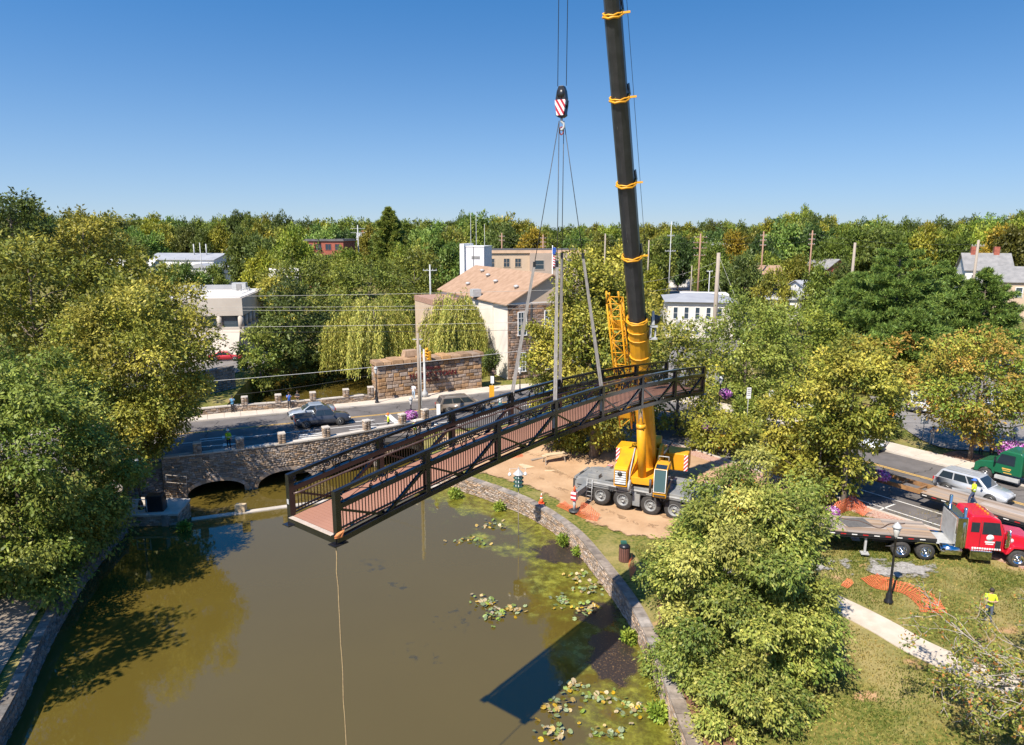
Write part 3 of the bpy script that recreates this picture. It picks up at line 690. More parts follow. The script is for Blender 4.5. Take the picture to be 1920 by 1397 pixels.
# far parapet
ff = FARFACE; t = thing('parapet', 'low stone parapet with square pillars on the far side of the road', 'wall', (ff[0][0], ff[0][1], 2.4)); OF = t.location.copy()
wall_core(t, ff, 0.4, -1.0, 3.15, MT['mortar'], OF)
place_stones(t, courses(ff, 2.5, 3.15, 0.16, 0.36, 0.12, 21, jit=.45), MT['stone'], 220, OF)
coping(t, ff, 0.08, -0.45, 3.15, 3.26, 1.3, MT['concrete'], OF, 12)
for px in (458, 523, 588, 650, 695):
    P = resample([Vector(p) for p in ff], .2); p = min(P, key=lambda q: abs(960 + FPX * q.x / (q.y * math.cos(PITCH) + 18.5 * math.sin(PITCH)) - px)); pier(t, p + Vector((-.08, .2)), Vector((.94, .34)), 3.2, 4.0, OF, .6)
# monument wall with raised lettering ---------------------------------------------------
A, B = Vector((-15.2, 77.9)), Vector((-3.7, 84.2)); D_ = (B - A).normalized(); ang = math.atan2(D_.y, D_.x); LW = (B - A).length
t = thing('monument_wall', 'big brownstone abutment wall with dark red town name lettering', 'wall', (A.x, A.y, 2.4), ang)
HW = 4.0
b = MB(); b.box((LW / 2, .95, HW / 2), (LW - .06, 1.8, HW)); b.build('core', MT['mortar'], t)
rg = random.Random(7); L = []; z = 0
while z < HW - .05:
    h = min(rg.uniform(.36, .5), HW - z); x = -rg.uniform(0, .6)
    while x < LW:
        l = rg.uniform(.55, 1.15); a, c = max(0, x), min(LW, x + l); x += l
        if c - a > .12: L.append(((a + c) / 2, .03 + rg.uniform(-.02, .03), z + h / 2, 0, c - a - .025, h - .025, .22))
    y = 0.1
    while y < 1.8:
        l = rg.uniform(.5, .8); c = min(1.85, y + l)
        L.append((.0 + rg.uniform(-.02, .02), (y + c) / 2, z + h / 2, -math.pi / 2, c - y - .025, h - .025, .2)); L.append((LW + rg.uniform(-.02, .02), (y + c) / 2, z + h / 2, math.pi / 2, c - y - .025, h - .025, .2)); y = c
    z += h
place_stones(t, L, MT['brown'], 300, (0, 0, 0), 'stone_block')
rg = random.Random(4); x = -.25
while x < LW + .2:      # rough cap stones
    l = rg.uniform(.8, 1.5); c = min(x + l, LW + .25); h = rg.uniform(.42, .58)
    b = MB(); b.box(((x + c) / 2, .85, HW + h / 2), (c - x - .03, 2.35 + rg.uniform(-.15, .15), h), taper=.93); b.build('cap_stone', MT['brown'], t, bevel=.04); x = c
b = MB(); b.box((4.6, 1.7, HW + .85), (1.9, 1.2, .75), taper=.8); b.build('cap_stone', MT['brown'], t, bevel=.04)
def text_mesh(s, size, mat, parent, loc, rot, ext=.03, shear=0, name='lettering', sx=1.0):
    c = bpy.data.curves.new('txt', 'FONT'); c.body = s; c.size = size; c.extrude = ext; c.align_x = 'CENTER'; c.shear = shear; c.resolution_u = 2
    o = bpy.data.objects.new('txt', c); COL.objects.link(o); bpy.context.view_layer.update()
    me = bpy.data.meshes.new_from_object(o.evaluated_get(bpy.context.evaluated_depsgraph_get())); bpy.data.objects.remove(o); me.name = name
    me.materials.clear(); me.materials.append(mat)
    k = bpy.data.objects.new(name, me); COL.objects.link(k); k.parent = parent; k.location = loc; k.rotation_euler = rot; k.scale = (sx, 1, 1); return k
MT['letter'] = M('dark_red_lettering', (.12, .012, .018), (.09, .012, .016), 3, .4)
rx = (math.pi / 2, 0, 0)
for i, ch in enumerate('HIGHTSTOWN'): text_mesh(ch, .86, MT['letter'], t, (4.05 + i * .59, -.16, 2.15), rx, .05, name='letter')
text_mesh('Historic', .62, MT['letter'], t, (6.6, -.16, 3.05), rx, .04, .35)
text_mesh('EST. 1721', .42, MT['letter'], t, (6.7, -.16, 1.6), rx, .04)
# landing with pier at the left end of the weir
t = thing('landing', 'small concrete landing on a stone pier beside the weir', 'landing', (-26.5, 50.5, 0)); OF = t.location.copy()
b = MB(); b.prism([(-3.2, -2.0), (1.75, -1.6), (1.35, 1.3), (-2.6, 1.6)], -1.4, .78); b.build('base', MT['mortar'], t)
place_stones(t, courses([(-3.2, -2.0), (1.75, -1.6)], -.3, .76, .17, .4, .14, 31) + courses([(1.75, -1.6), (1.35, 1.3)], -.5, .76, .17, .4, .14, 32), MT['stone'], 80)
b = MB(); b.prism([(-3.25, -2.08), (1.83, -1.68), (1.42, 1.35), (-2.65, 1.65)], .78, .92); b.build('slab', MT['concrete'], t)
b = MB(); b.box((.9, -1.65, .1), (.5, .35, 1.5)); b.build('corner_pier', MT['coping'], t)
# basin wall left of the bridge
t = thing('wing_wall', 'dark stone wing wall left of the arched bridge', 'wall', (-30.3, 52.6, 0)); OF = t.location.copy()
ww = [(-28.9, 49.2), (-30.6, 52.6), (-28.7, 55.0)]
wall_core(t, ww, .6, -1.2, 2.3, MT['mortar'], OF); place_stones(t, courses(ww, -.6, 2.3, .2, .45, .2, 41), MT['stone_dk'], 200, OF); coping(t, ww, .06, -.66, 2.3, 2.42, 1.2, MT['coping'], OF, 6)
# ================================================================== footbridge hanging from the crane
FB = Vector((-5.21, 19.68, 12.28)); YAW = 0.676; FBL = 26.1; FBW = 2.35; NP = 7
FB_RZ = math.atan2(math.cos(YAW), math.sin(YAW))
fb = thing('footbridge', 'black steel truss footbridge with brown deck hanging from the crane over the lake', 'footbridge', FB, FB_RZ)
def zc(u): t = u / FBL; return -0.008 * u + 0.706 * 4 * t * (1 - t)
def fbw(u, v, z): x, y = rot2(u, v, FB_RZ); return Vector((FB.x + x, FB.y + y, FB.z + zc(u) + z))
MT['steel'] = M('black_bridge_steel', (.009, .009, .011), (.016, .015, .017), 3, .12, spec=.6)
MT['handrail'] = M('brown_handrail', (.09, .055, .045), (.13, .085, .07), 6, .35)
MT['deck'] = M('brown_deck_board', (.3, .14, .09), (.34, .165, .107), 2.2, .75, bump=.15, bscale=40, stretch=(1, .3, 1))
US = [FBL * i / NP for i in range(NP + 1)]
NS = 28
def chord(name, v, z, w, h, mat, u0=0, u1=FBL, n=NS):
    b = MB(); rings = []
    for i in range(n + 1):
        u = u0 + (u1 - u0) * i / n; q = zc(u) + z; rings.append([(u, v - w / 2, q - h / 2), (u, v + w / 2, q - h / 2), (u, v + w / 2, q + h / 2), (u, v - w / 2, q + h / 2)])
    b.loft(rings, sm=False); return b.build(name, mat, fb, fix=True)
PW = .19
post_me = None
for v in (0, FBW):
    chord('bottom_chord', v, .09, .17, .18, MT['steel'], -.06, FBL + .06)
    chord('top_chord', v, 1.15, .17, .17, MT['steel'])
    chord('top_rail', v, 1.62, .13, .1, MT['steel'], -.1, FBL + .1)
    chord('lower_rail', v, .42, .05, .05, MT['steel']); chord('toe_rail', v, .32, .05, .03, MT['steel'])
    for i, u in enumerate(US):
        b = MB(); b.box((u, v, zc(u) + .82), (PW, PW * .93, 1.62)); b.build('post', MT['steel'], fb)
    for i in range(NP):
        um = (US[i] + US[i + 1]) / 2
        b = MB(); b.beam((US[i] + .08, v, zc(US[i]) + 1.05), (um - .1, v, zc(um) + .17), .08, .07); b.build('diagonal', MT['steel'], fb)
        b = MB(); b.beam((um + .1, v, zc(um) + .17), (US[i + 1] - .08, v, zc(US[i + 1]) + 1.05), .1, .1); b.build('diagonal', MT['steel'], fb)
    s = 1 if v == 0 else -1; hb = MB()
    hb.tube([(.05, v + s * .1, zc(0) + 1.0)] + [(u, v + s * .17, zc(u) + 1.0) for u in np.linspace(.25, FBL - .25, 30)] + [(FBL - .05, v + s * .1, zc(FBL) + 1.0)], .035, 8); hb.build('handrail', MT['handrail'], fb)
# balusters: the 300 nearest are parts, the rest one part
bl = []
for v in (0, FBW):
    for i in range(NP):
        n = 30
        for k in range(1, n): bl.append((US[i] + (US[i + 1] - US[i]) * k / n, v))
bl.sort(key=lambda p: (fbw(p[0], p[1], .7) - cam.location).length)
b = MB(); b.box((0, 0, 0), (.024, .024, .76)); bme = b.mesh('baluster'); bme.materials.append(MT['steel'])
for u, v in bl[:300]:
    o = bpy.data.objects.new('baluster', bme); COL.objects.link(o); o.parent = fb; o.location = (u, v + (.04 if v == 0 else -.04), zc(u) + .72)
b = MB()
for u, v in bl[300:]: b.box((u, v + (.04 if v == 0 else -.04), zc(u) + .72), (.024, .024, .76))
tag(b.build('baluster_row', MT['steel'], fb), kind='stuff')
# deck planks and floor beams
nu = 186; pl = FBL / nu
b = MB(); b.box((0, 0, 0), (pl - .006, FBW - .22, .05)); dme = b.mesh('plank'); dme.materials.append(MT['deck'])
for i in range(nu):
    u = (i + .5) * pl; o = bpy.data.objects.new('plank', dme); COL.objects.link(o); o.parent = fb; o.location = (u, FBW / 2, zc(u) + .25)
    o.rotation_euler = (0, -math.atan2(zc(u + .1) - zc(u - .1), .2), 0)
for u in list(US) + [(a + c) / 2 for a, c in zip(US, US[1:])]:
    b = MB(); b.box((u, FBW / 2, zc(u) + .13), (.12, FBW - .19, .16)); b.build('floor_beam', MT['steel'], fb)
for k in range(4): chord('stringer', .45 + k * .48, .2, .06, .05, MT['steel'])
b = MB(); b.box((-.08, FBW / 2, zc(0) + .13), (.1, FBW + .1, .24)); b.build('end_beam', MT['steel'], fb)
b = MB(); b.box((FBL + .08, FBW / 2, zc(FBL) + .13), (.1, FBW + .1, .24)); b.build('end_beam', MT['steel'], fb)
b = MB(); b.box((-.1, FBW / 2, zc(0) + .262), (.16, FBW - .2, .02)); b.build('edge_trim', M('trim_metal', (.55, .45, .36), None, 5, .4), fb)
for u in (0, FBL):
    for v in (0, FBW): b = MB(); b.box((u, v, zc(u) - .015), (.5, .34, .03)); b.build('bearing_plate', MT['steel'], fb)
b = MB(); b.box((-.105, FBW, zc(0) + .75), (.012, .1, .16)); b.build('name_plate', MT['ltgrey'], fb)
# scroll work between top chord and top rail
def spiral(cx, cz, r, turns, a0, sgn=1, n=22): return [(cx + r * (1 - .82 * t) * math.cos(a0 + sgn * t * turns * 6.283), 0, cz + r * (1 - .82 * t) * math.sin(a0 + sgn * t * turns * 6.283)) for t in np.linspace(0, 1, n)]
def scroll_mesh(L):
    b = MB(); r = .02; c = L / 2; h = .36
    b.tube([(c + .165 * math.cos(a), 0, .18 + .165 * math.sin(a)) for a in np.linspace(0, 6.283, 25)[:-1]], r, 5, closed=True)
    for s in (-1, 1):
        b.tube(spiral(c + s * .34, .24, .11, 1.6, math.pi * (.5 if s > 0 else .5), -s), r, 5)
        b.tube(spiral(c + s * .52, .09, .075, 1.4, math.pi * 1.5, s), r, 5)
        b.tube([(c + s * .165, 0, .26), (c + s * .25, 0, .33), (c + s * .34, 0, .35)], r, 5)
        b.tube([(c + s * .45, 0, .24), (c + s * .5, 0, .2), (c + s * .52, 0, .16)], r, 5)
        b.tube([(c + s * .56, 0, .03), (c + s * 1.0, 0, .2), (c + s * (L / 2 - .42), 0, .3), (c + s * (L / 2 - .3), 0, .35)], r * .65, 4)
        b.tube([(c + s * .4, 0, .33), (c + s * .9, 0, .17), (c + s * (L / 2 - .5), 0, .04), (c + s * (L / 2 - .3), 0, .02)], r * .65, 4)
        e = c + s * (L / 2 - .2)
        b.tube(spiral(e, .25, .09, 1.5, math.pi * 1.5, s), r, 5); b.tube(spiral(e, .09, .08, 1.4, math.pi * .5, -s), r, 5)
    me = b.mesh('scroll_ornament'); me.materials.append(MT['steel']); return me
LP = FBL / NP; sme = scroll_mesh(LP); hm = None
for v in (0, FBW):
    for i in range(NP):
        o = bpy.data.objects.new('scroll_ornament', sme); COL.objects.link(o); o.parent = fb; z0, z1 = zc(US[i]), zc(US[i + 1]); a = math.atan2(z1 - z0, LP)
        bow = zc((US[i] + US[i + 1]) / 2) - (z0 + z1) / 2
        o.location = (US[i], v, z0 + 1.225 + bow * .7); o.rotation_euler = (0, -a, 0)
        if hm is None:
            k = text_mesh('H', .31, MT['steel'], o, (LP / 2, .012, .08), (math.pi / 2, 0, 0), .012, .3, 'monogram'); hm = k.data
        else:
            k = bpy.data.objects.new('monogram', hm); COL.objects.link(k); k.parent = o; k.location = (LP / 2, .012, .08); k.rotation_euler = (math.pi / 2, 0, 0)
# ---- slings, hook block, hoist ropes
MT['rope'] = M('wire_rope', (.03, .03, .032), (.06, .06, .06), 20, .5)
MT['strap'] = M('grey_strap', (.2, .18, .165), (.3, .275, .25), 5, .9, stretch=(4, 4, .7))
HK = Vector((2.05, 30.6, 25.9))
for i, (k, v, lab) in enumerate(((3, 0, 'grey lifting sling to the near truss, centre of the four'), (4, 0, 'grey lifting sling slanting right to the near truss'), (3, FBW, 'grey lifting sling slanting left to the far truss'), (4, FBW, 'grey lifting sling to the far truss behind the centre sling'))):
    e = fbw(US[k], v, 1.3); top = HK + Vector(((-.1, .1, -.1, .1)[i], (0, .05, .05, .1)[i], 0)); j = top.lerp(e, .5 if k == 3 else .47)
    t = thing('lifting_sling', lab, 'sling', e)
    b = MB(); b.tube([top - e, j - e], .016, 6); b.build('wire_rope', MT['rope'], t)
    d = (e - j).normalized()
    b = MB(); b.box(j - e, (.12, .06, .22)); b.build('shackle', MT['black'], t)
    lo = fbw(US[k], v, .5) - e
    b = MB(); rg = random.Random(i); pts = [(j - e).lerp(Vector((0, 0, 0)), f) for f in np.linspace(0, 1, 9)]
    for s in (-1, 1):
        b.beam(pts[0] + Vector((s * .02, 0, 0)), pts[-1] + Vector((s * .045, 0, 0)), .075, .03, up=(0, 1, 0)); b.beam(pts[-1] + Vector((s * .07, s * .1, 0)), lo + Vector((s * .05, s * .1, 0)), .1, .03, up=(0, 1, 0))
    b.build('strap', MT['strap'], t)
hb = thing('hook_block', 'black crane hook block with red and white stripes above the slings', 'hook block', HK)
MT['stripe'] = None
def stripe_mat(name, ca, cb, scale, ang):
    m, t, p = new_mat(name); tcn = node(t, 'ShaderNodeTexCoord'); mp_ = node(t, 'ShaderNodeMapping'); mp_.inputs['Rotation'].default_value = ang; t.links.new(tcn.outputs['Object'], mp_.inputs[0])
    w = node(t, 'ShaderNodeTexWave'); w.inputs['Scale'].default_value = scale; w.inputs['Distortion'].default_value = 0; t.links.new(mp_.outputs[0], w.inputs[0])
    r = node(t, 'ShaderNodeValToRGB'); r.color_ramp.interpolation = 'CONSTANT'; r.color_ramp.elements[0].color = ca + (1,); r.color_ramp.elements[1].color = cb + (1,); r.color_ramp.elements[1].position = .5
    t.links.new(w.outputs[0], r.inputs[0]); t.links.new(r.outputs[0], p.inputs['Base Color']); p.inputs['Roughness'].default_value = .4; return m
MT['stripe'] = stripe_mat('red_white_stripes', (.75, .72, .7), (.4, .02, .03), 1.5, (0, R(35), 0))
MT['stripe2'] = stripe_mat('red_white_stripes_b', (.75, .72, .7), (.5, .02, .03), 1.6, (R(38), R(0), R(90)))
ba = R(-25); hb.scale = (.82, .82, .95)
b = MB(); b.slab([(-.24, .62), (-.28, .9), (-.22, 1.22), (-.12, 1.42), (.12, 1.42), (.22, 1.22), (.28, .9), (.24, .62)], 'y', -.17, .17); b.build('sheave_case', MT['black'], hb, rz=ba, bevel=.02)
b = MB(); b.lathe([(.02, -.2), (.2, -.19), (.2, .19), (.02, .2)], 14, (0, 0, 1.1), axis='y'); b.build('sheave', MT['black'], hb, rz=ba)
for s in (-1, 1):
    b = MB(); b.slab([(-.27, .62), (-.28, .84), (.28, .84), (.26, .62), (.18, .2), (-.18, .2)], 'y', s * .2 - .05, s * .2 + .05); b.build('cheek_weight', MT['stripe'] if s < 0 else MT['black'], hb, rz=ba)
b = MB(); b.slab([(-.26, .2), (-.2, .6), (.2, .6), (.26, .2), (.1, .12), (-.1, .12)], 'y', -.15, .15); b.build('body', MT['black'], hb, rz=ba)
b = MB(); b.tube([(0, 0, .15), (0, 0, -.02), (.12, 0, -.1), (.14, 0, -.25), (.04, 0, -.36), (-.09, 0, -.33), (-.14, 0, -.22)], [.07, .065, .06, .065, .06, .045, .02], 8); b.build('hook', MT['ltgrey'], hb, (0, 0, -.02), ba)
b = MB(); b.tube([(.09 * math.cos(a), 0, -.42 + .16 * math.sin(a)) for a in np.linspace(0, 6.28, 17)[:-1]], .03, 6, closed=True); b.build('master_link', M('red_link', (.35, .05, .04), (.1, .03, .03), 4, .5), hb)
# tag line
e = fbw(-.1, .0, .2); b = MB(); rg = random.Random(2)
b.tube([(0, 0, 0)] + [(rg.uniform(-.015, .015), rg.uniform(-.015, .015), -z) for z in np.linspace(.6, e.z + .3, 26)], .018, 6)
tl = thing('tag_line', 'tan rope hanging from the near corner of the footbridge', 'rope', e); b.build('rope', M('tan_rope', (.42, .3, .14), (.3, .2, .1), 12, .9), tl)
b = MB(); b.tube([(.02, -.14, .1), (.13, -.16, .17), (.3, -.12, .3), (.22, -.12, .12), (.02, -.14, .05)], [.02, .07, .04, .05, .02], 6); b.build('knot', M('orange_flag', (.7, .25, .08), (.6, .2, .07), 4, .8), tl)
# ================================================================== mobile crane
MT['cyel'] = M('crane_yellow', (.74, .34, .012), (.58, .26, .02), 1.1, .42, spec=.4, detail=9, contrast=(.42, .7))
MT['cgrey'] = M('carrier_grey', (.17, .18, .185), (.25, .245, .23), 1.3, .55, detail=9)
MT['cdk'] = M('carrier_dark', (.035, .036, .038), (.05, .05, .05), 3, .5)
MT['boomblk'] = M('boom_dark_grey', (.036, .038, .043), (.055, .057, .062), 2, .35, metal=.2)
MT['cabglass'] = glass_mat('cab_glass', (.05, .09, .09))
CGZ = 1.32
CR = Vector((9.8, 49.3)); CRZ = R(-30)      # turntable centre, carrier heading
cr = thing('mobile_crane', 'yellow telescopic mobile crane on a grey multi-axle carrier', 'crane', (CR.x, CR.y, CGZ))
def part(b, name, mat, parent=None, rz=None, bevel=0, loc=None, fix=True): return b.build(name, mat, parent or cr, loc, 0 if (rz is None or parent) else rz, bevel, fix)
def wheel(parent, loc, r, w, rz, hub=None, rim_mat='cgrey', n=24, rot90=True, name='wheel'):
    'wheel with its axle across the local y axis'
    b = MB(); b.lathe([(r * .58, -w / 2), (r * .9, -w / 2), (r * .985, -w * .36), (r, -w * .2), (r, w * .2), (r * .985, w * .36), (r * .9, w / 2), (r * .58, w / 2)], n, axis='y', cap=False)
    o = b.build('wheel', MT['rubber'], parent, loc, rz); c = MB()
    s = -1
    for s in (-1, 1):
        c.lathe([(.01, s * w * .28), (r * .14, s * w * .28), (r * .16, s * w * .5), (r * .2, s * w * .5), (r * .22, s * w * .2), (r * .48, s * w * .15), (r * .52, s * w * .46), (r * .6, s * w * .51), (r * .6, s * w * .4)], n, axis='y', cap=False)
        for k in range(8): a = k * math.pi / 4; c.box((r * .33 * math.cos(a), s * w * .24, r * .33 * math.sin(a)), (r * .07, w * .12, r * .07))
    c.build('rim', MT[rim_mat], o); return o
# carrier: local x along heading, y to the left (away from the camera)
part(MB().box((.6, 0, 1.05), (12.2, 1.3, .7)), 'chassis', MT['cdk'], rz=CRZ)
part(MB().slab([(-1.5, 1.35), (-4.9, 1.35), (-4.9, 1.75), (-4.3, 1.95), (6.2, 1.95), (6.2, 1.5), (2.0, 1.5)], 'y', -1.45, 1.45), 'deck', MT['cgrey'], rz=CRZ, bevel=.03)
part(MB().box((.7, -1.42, 1.72), (8.6, .16, .1)), 'deck_edge', MT['ltgrey'], rz=CRZ)
for x in (-2.9, -1.15, .95, 2.7, 4.4):
    for y in (-1.2, 1.2):
        wheel(cr, (*rot2(x, y, CRZ), .75), .75, .46, CRZ)
    part(MB().slab([(x - .85, 1.28), (x - .7, 1.52), (x + .7, 1.52), (x + .85, 1.28), (x + .78, 1.25), (x + .65, 1.46), (x - .65, 1.46), (x - .78, 1.25)], 'y', -1.46, -.95), 'mudguard', MT['cdk'], rz=CRZ)
part(MB().box((-.1, -1.25, 1.0), (.55, .5, .95), taper=1), 'side_box', MT['cgrey'], rz=CRZ, bevel=.03)
part(MB().box((-4.2, 0, 1.5), (1.3, 2.7, .75)), 'rear_box', MT['cgrey'], rz=CRZ, bevel=.03)
part(MB().box((-5.05, 0, 1.75), (.18, 2.5, .16)).box((-5.0, -.9, 1.35), (.3, .35, .9)).box((-5.0, .9, 1.35), (.3, .35, .9)), 'rear_frame', MT['cgrey'], rz=CRZ)
part(MB().box((-4.9, -.35, 1.55), (.12, .55, .8)), 'radiator', MT['cdk'], rz=CRZ)
part(MB().slab([(5.9, 1.0), (8.2, 1.0), (8.2, 2.0), (7.7, 2.9), (6.2, 2.95), (5.9, 2.2)], 'y', -1.4, 1.4), 'driver_cab', MT['cyel'], rz=CRZ, bevel=.06)
for y0 in (-3.4, 3.4):          # outrigger beams
    for x in (-4.1, 3.6):
        s = 1 if y0 > 0 else -1
        if x > 0 and s < 0: continue
        part(MB().box((x, s * 2.4, 1.25), (.36, 2.2, .42)), 'outrigger_beam', MT['cgrey'], rz=CRZ)
        o = part(MB().box((x, y0 + s * .05, 1.18), (.4, .34, .62)), 'jack_housing', MT['stripe2'], rz=CRZ)
        part(MB().lathe([(.11, .05), (.11, 1.0)], 12, (x, y0, 0)), 'jack_leg', MT['ltgrey'], rz=CRZ)
        part(MB().lathe([(.42, 0), (.42, .07), (.15, .12)], 12, (x, y0, 0)), 'jack_pad', MT['cdk'], rz=CRZ)
part(MB().lathe([(.13, 1.55), (.02, 1.95)], 4, (-4.1, -3.4, 0)), 'warning_flag', MT['orange'], rz=CRZ)
b = MB()        # ladder at the rear axle
for x in (-3.92, -3.5): b.tube([(x, -1.75, .2), (x, -1.58, 1.95)], .025, 5)
for z in (.35, .68, 1.0, 1.33, 1.66): b.tube([(-3.92, -1.74 + z * .09, z), (-3.5, -1.74 + z * .09, z)], .022, 5)
part(b, 'ladder', MT['ltgrey'], rz=CRZ)
b = MB()
for i in range(2): b.box((-3.2 + i * .1, .5 + i * .35, 2.0 + .05 * i), (2.6, .25, .1), rz=.1)
part(b, 'stowed_timber', MT['cgrey'], rz=CRZ)
for (x, y, sx, sy, sz) in ((-3.6, -.95, .9, .6, .28), (-2.3, .95, 1.2, .7, .22), (2.6, .9, 1.4, .8, .3), (3.6, -.9, .8, .6, .35), (4.9, .6, .9, 1.0, .3)): part(MB().box((x, y, 1.96 + sz / 2), (sx, sy, sz)), 'deck_locker', MT['cgrey'], rz=CRZ, bevel=.02)
for x in (-3.9, -2.2, .4, 2.2, 3.4, 5.0): part(MB().box((x, 0, 1.957), (.03, 2.7, .012)), 'deck_seam', MT['cdk'], rz=CRZ)
for k in range(3): part(MB().tube([(-2.6 + k * .25, -1.3, 1.98), (-1.9 + k * .2, -.9, 2.02), (-1.2, -.6 + k * .2, 2.1), (-.7, -.3, 2.3)], .035, 5), 'hydraulic_hose', MT['cdk'], rz=CRZ)
for x in (-1.9, .25, 1.9): part(MB().box((x, -1.47, 1.55), (.7, .03, .22)), 'side_shade_strip', MT['cdk'], rz=CRZ)  # dark strips put the shade of the carrier's side into the colour
part(MB().lathe([(1.05, 1.94), (1.05, 2.2), (.95, 2.25)], 24), 'turntable', MT['cdk'])
# upper works: local x forward along the boom, y to the left = right side of the picture
BD = Vector((-.356, -.9345)); URZ = math.atan2(BD.y, BD.x); UZ = 2.22
def up(b, name, mat, bevel=0, parent=None): return part(b, name, mat, parent, URZ, bevel)
up(MB().box((-.8, 0, UZ + .25), (4.6, 1.5, .5)).slab([(1.2, UZ), (1.2, UZ + .5), (-.3, UZ + 1.1), (-1.7, UZ + 2.1), (-2.3, UZ + 2.1), (-3.0, UZ)], 'y', -.95, -.72).slab([(1.2, UZ), (1.2, UZ + .5), (-.3, UZ + 1.1), (-1.7, UZ + 2.1), (-2.3, UZ + 2.1), (-3.0, UZ)], 'y', .72, .95), 'slew_frame', MT['cyel'], .02)
eng = up(MB().slab([(1.75, UZ - .25), (1.78, UZ + 1.05), (1.5, UZ + 1.2), (-1.2, UZ + 1.9), (-2.4, UZ + 1.9), (-2.4, UZ - .25)], 'y', -1.95, -.98), 'engine_housing', MT['cyel'], .03)
for i in range(6):
    up(MB().box((1.79, -1.46, UZ + .02 + i * .17), (.05, .78, .1)), 'louvre', MT['white'], parent=eng)
up(MB().box((1.78, -1.46, UZ + .42), (.02, .84, 1.08)), 'louvre_shadow_gap', MT['cdk'], parent=eng)
up(MB().lathe([(.17, 0), (.17, .05)], 12, (1.83, -1.5, UZ + .75), axis='x'), 'fan_cap', MT['cdk'], parent=eng)
# operator cab
cabp = [(2.45, UZ - .45), (2.5, UZ - .05), (2.2, UZ + 1.55), (1.6, UZ + 1.72), (.55, UZ + 1.72), (.45, UZ - .45)]
cab = up(MB().slab(cabp, 'y', 1.0, 1.92), 'operator_cab', MT['cyel'], .04)
up(MB().poly([(2.515, 1.08, UZ + .0), (2.515, 1.84, UZ + .0), (2.235, 1.84, UZ + 1.5), (2.235, 1.08, UZ + 1.5)]), 'windscreen', MT['cabglass'], parent=cab)
up(MB().poly([(2.16, 1.08, UZ + 1.59), (2.16, 1.84, UZ + 1.59), (1.66, 1.84, UZ + 1.735), (1.66, 1.08, UZ + 1.735)]), 'roof_window', MT['glass'], parent=cab)
up(MB().poly([(2.2, 1.935, UZ + .2), (.7, 1.935, UZ + .2), (.7, 1.935, UZ + 1.45), (1.98, 1.935, UZ + 1.45)]), 'side_window', MT['glass'], parent=cab)
up(MB().tube([(2.56, 1.05, UZ - .02), (2.56, 1.87, UZ - .02), (2.27, 1.87, UZ + 1.56), (2.27, 1.05, UZ + 1.56)], .03, 6, closed=True), 'window_frame', MT['white'], parent=cab)
up(MB().box((2.5, 1.46, UZ - .28), (.06, .8, .1)), 'cab_step', MT['cdk'], parent=cab)
up(MB().tube([(.9, 1.1, UZ + 1.75), (.9, 1.1, UZ + 2.1), (.9, 1.8, UZ + 2.1), (.9, 1.8, UZ + 1.75)], .035, 6), 'guard_rail', MT['ltgrey'], parent=cab)
# counterweight
for y in (-1.0, 1.0):
    s = 1 if y > 0 else -1
    up(MB().slab([(-2.6, UZ - .05), (-2.5, UZ + 1.35), (-4.3, UZ + 1.35), (-4.3, UZ - .05)], 'y', s * .98, s * 2.75), 'counterweight', MT['cyel'], .08)
    up(MB().box((-2.525, s * 2.6, UZ + .65), (.06, .28, 1.25)), 'hazard_stripes', MT['stripe2'])
up(MB().box((-3.5, 0, UZ + .75), (1.4, 1.9, 1.3)), 'ballast_slab', MT['cyel'], .05)
up(MB().lathe([(.5, -.7), (.5, .7)], 18, (-2.5, 0, UZ + 2.1), axis='y'), 'winch_drum', MT['cyel'])
up(MB().tube([(-2.2, 1.3, UZ + 1.45), (-1.6, 1.35, UZ + 2.0), (-2.6, 1.6, UZ + 2.35), (-3.4, 1.4, UZ + 1.9)], .06, 6).tube([(-.5, 1.25, UZ + 1.9), (-1.8, 1.35, UZ + 1.95)], .08, 6), 'hydraulic_hose', MT['cdk'])
# cable reel between hood and cab
up(MB().lathe([(.42, -.06), (.42, .06)], 20, (1.95, -.75, UZ + .0), axis='y'), 'cable_reel', MT['ltgrey'])
up(MB().tube([(1.9, -.8, UZ + .2), (1.4, -.85, UZ + .9), (.6, -.85, UZ + 1.5), (0, -.8, UZ + 2.2)], .05, 6), 'exhaust_hose', MT['ltgrey'])
up(MB().lathe([(.09, -.3), (.09, .7)], 10, (2.1, .75, UZ)), 'lamp_post', MT['cdk'])
# boom -------------------------------------------------------------------
BF = Vector((CR.x - BD.x * 1.6, CR.y - BD.y * 1.6, CGZ + 2.55))
def solve_tip():
    # the boom passes over the hook; the ray through the photo's top edge fixes its height
    r = atY(1147, 0, 10); k = r.x / 10; dx, dy = HK.x - BF.x, HK.y - BF.y
    s = (k * BF.y - BF.x) / (dx - k * dy); Y = BF.y + s * dy; z = CAM_H + (r.z - CAM_H) / 10 * Y
    return Vector((HK.x, HK.y, BF.z + (z - BF.z) / s))
TIP = solve_tip(); BV = (TIP - BF); BL = BV.length; BV.normalize()
SIDE = Vector((-BD.y, BD.x, 0)) * -1                     # to the left in the picture
UPV = SIDE.cross(BV).normalized()
if UPV.z < 0: UPV = -UPV
Rm = Matrix((BV, SIDE, UPV)).transposed().to_4x4()
def boom_pt(s, a=0, b=0): return BF + BV * s + SIDE * a + UPV * b - Vector((CR.x, CR.y, CGZ))
def boom_sec(s0, s1, w, h, name, mat):
    R8 = [(-.5, .28), (-.36, .5), (.36, .5), (.5, .28), (.5, -.18), (.36, -.38), (.14, -.5), (-.14, -.5), (-.36, -.38), (-.5, -.18)]
    b = MB(); b.loft([[boom_pt(s, x * w, y * h) for x, y in R8] for s in (s0, s1)], sm=False); return part(b, name, mat)
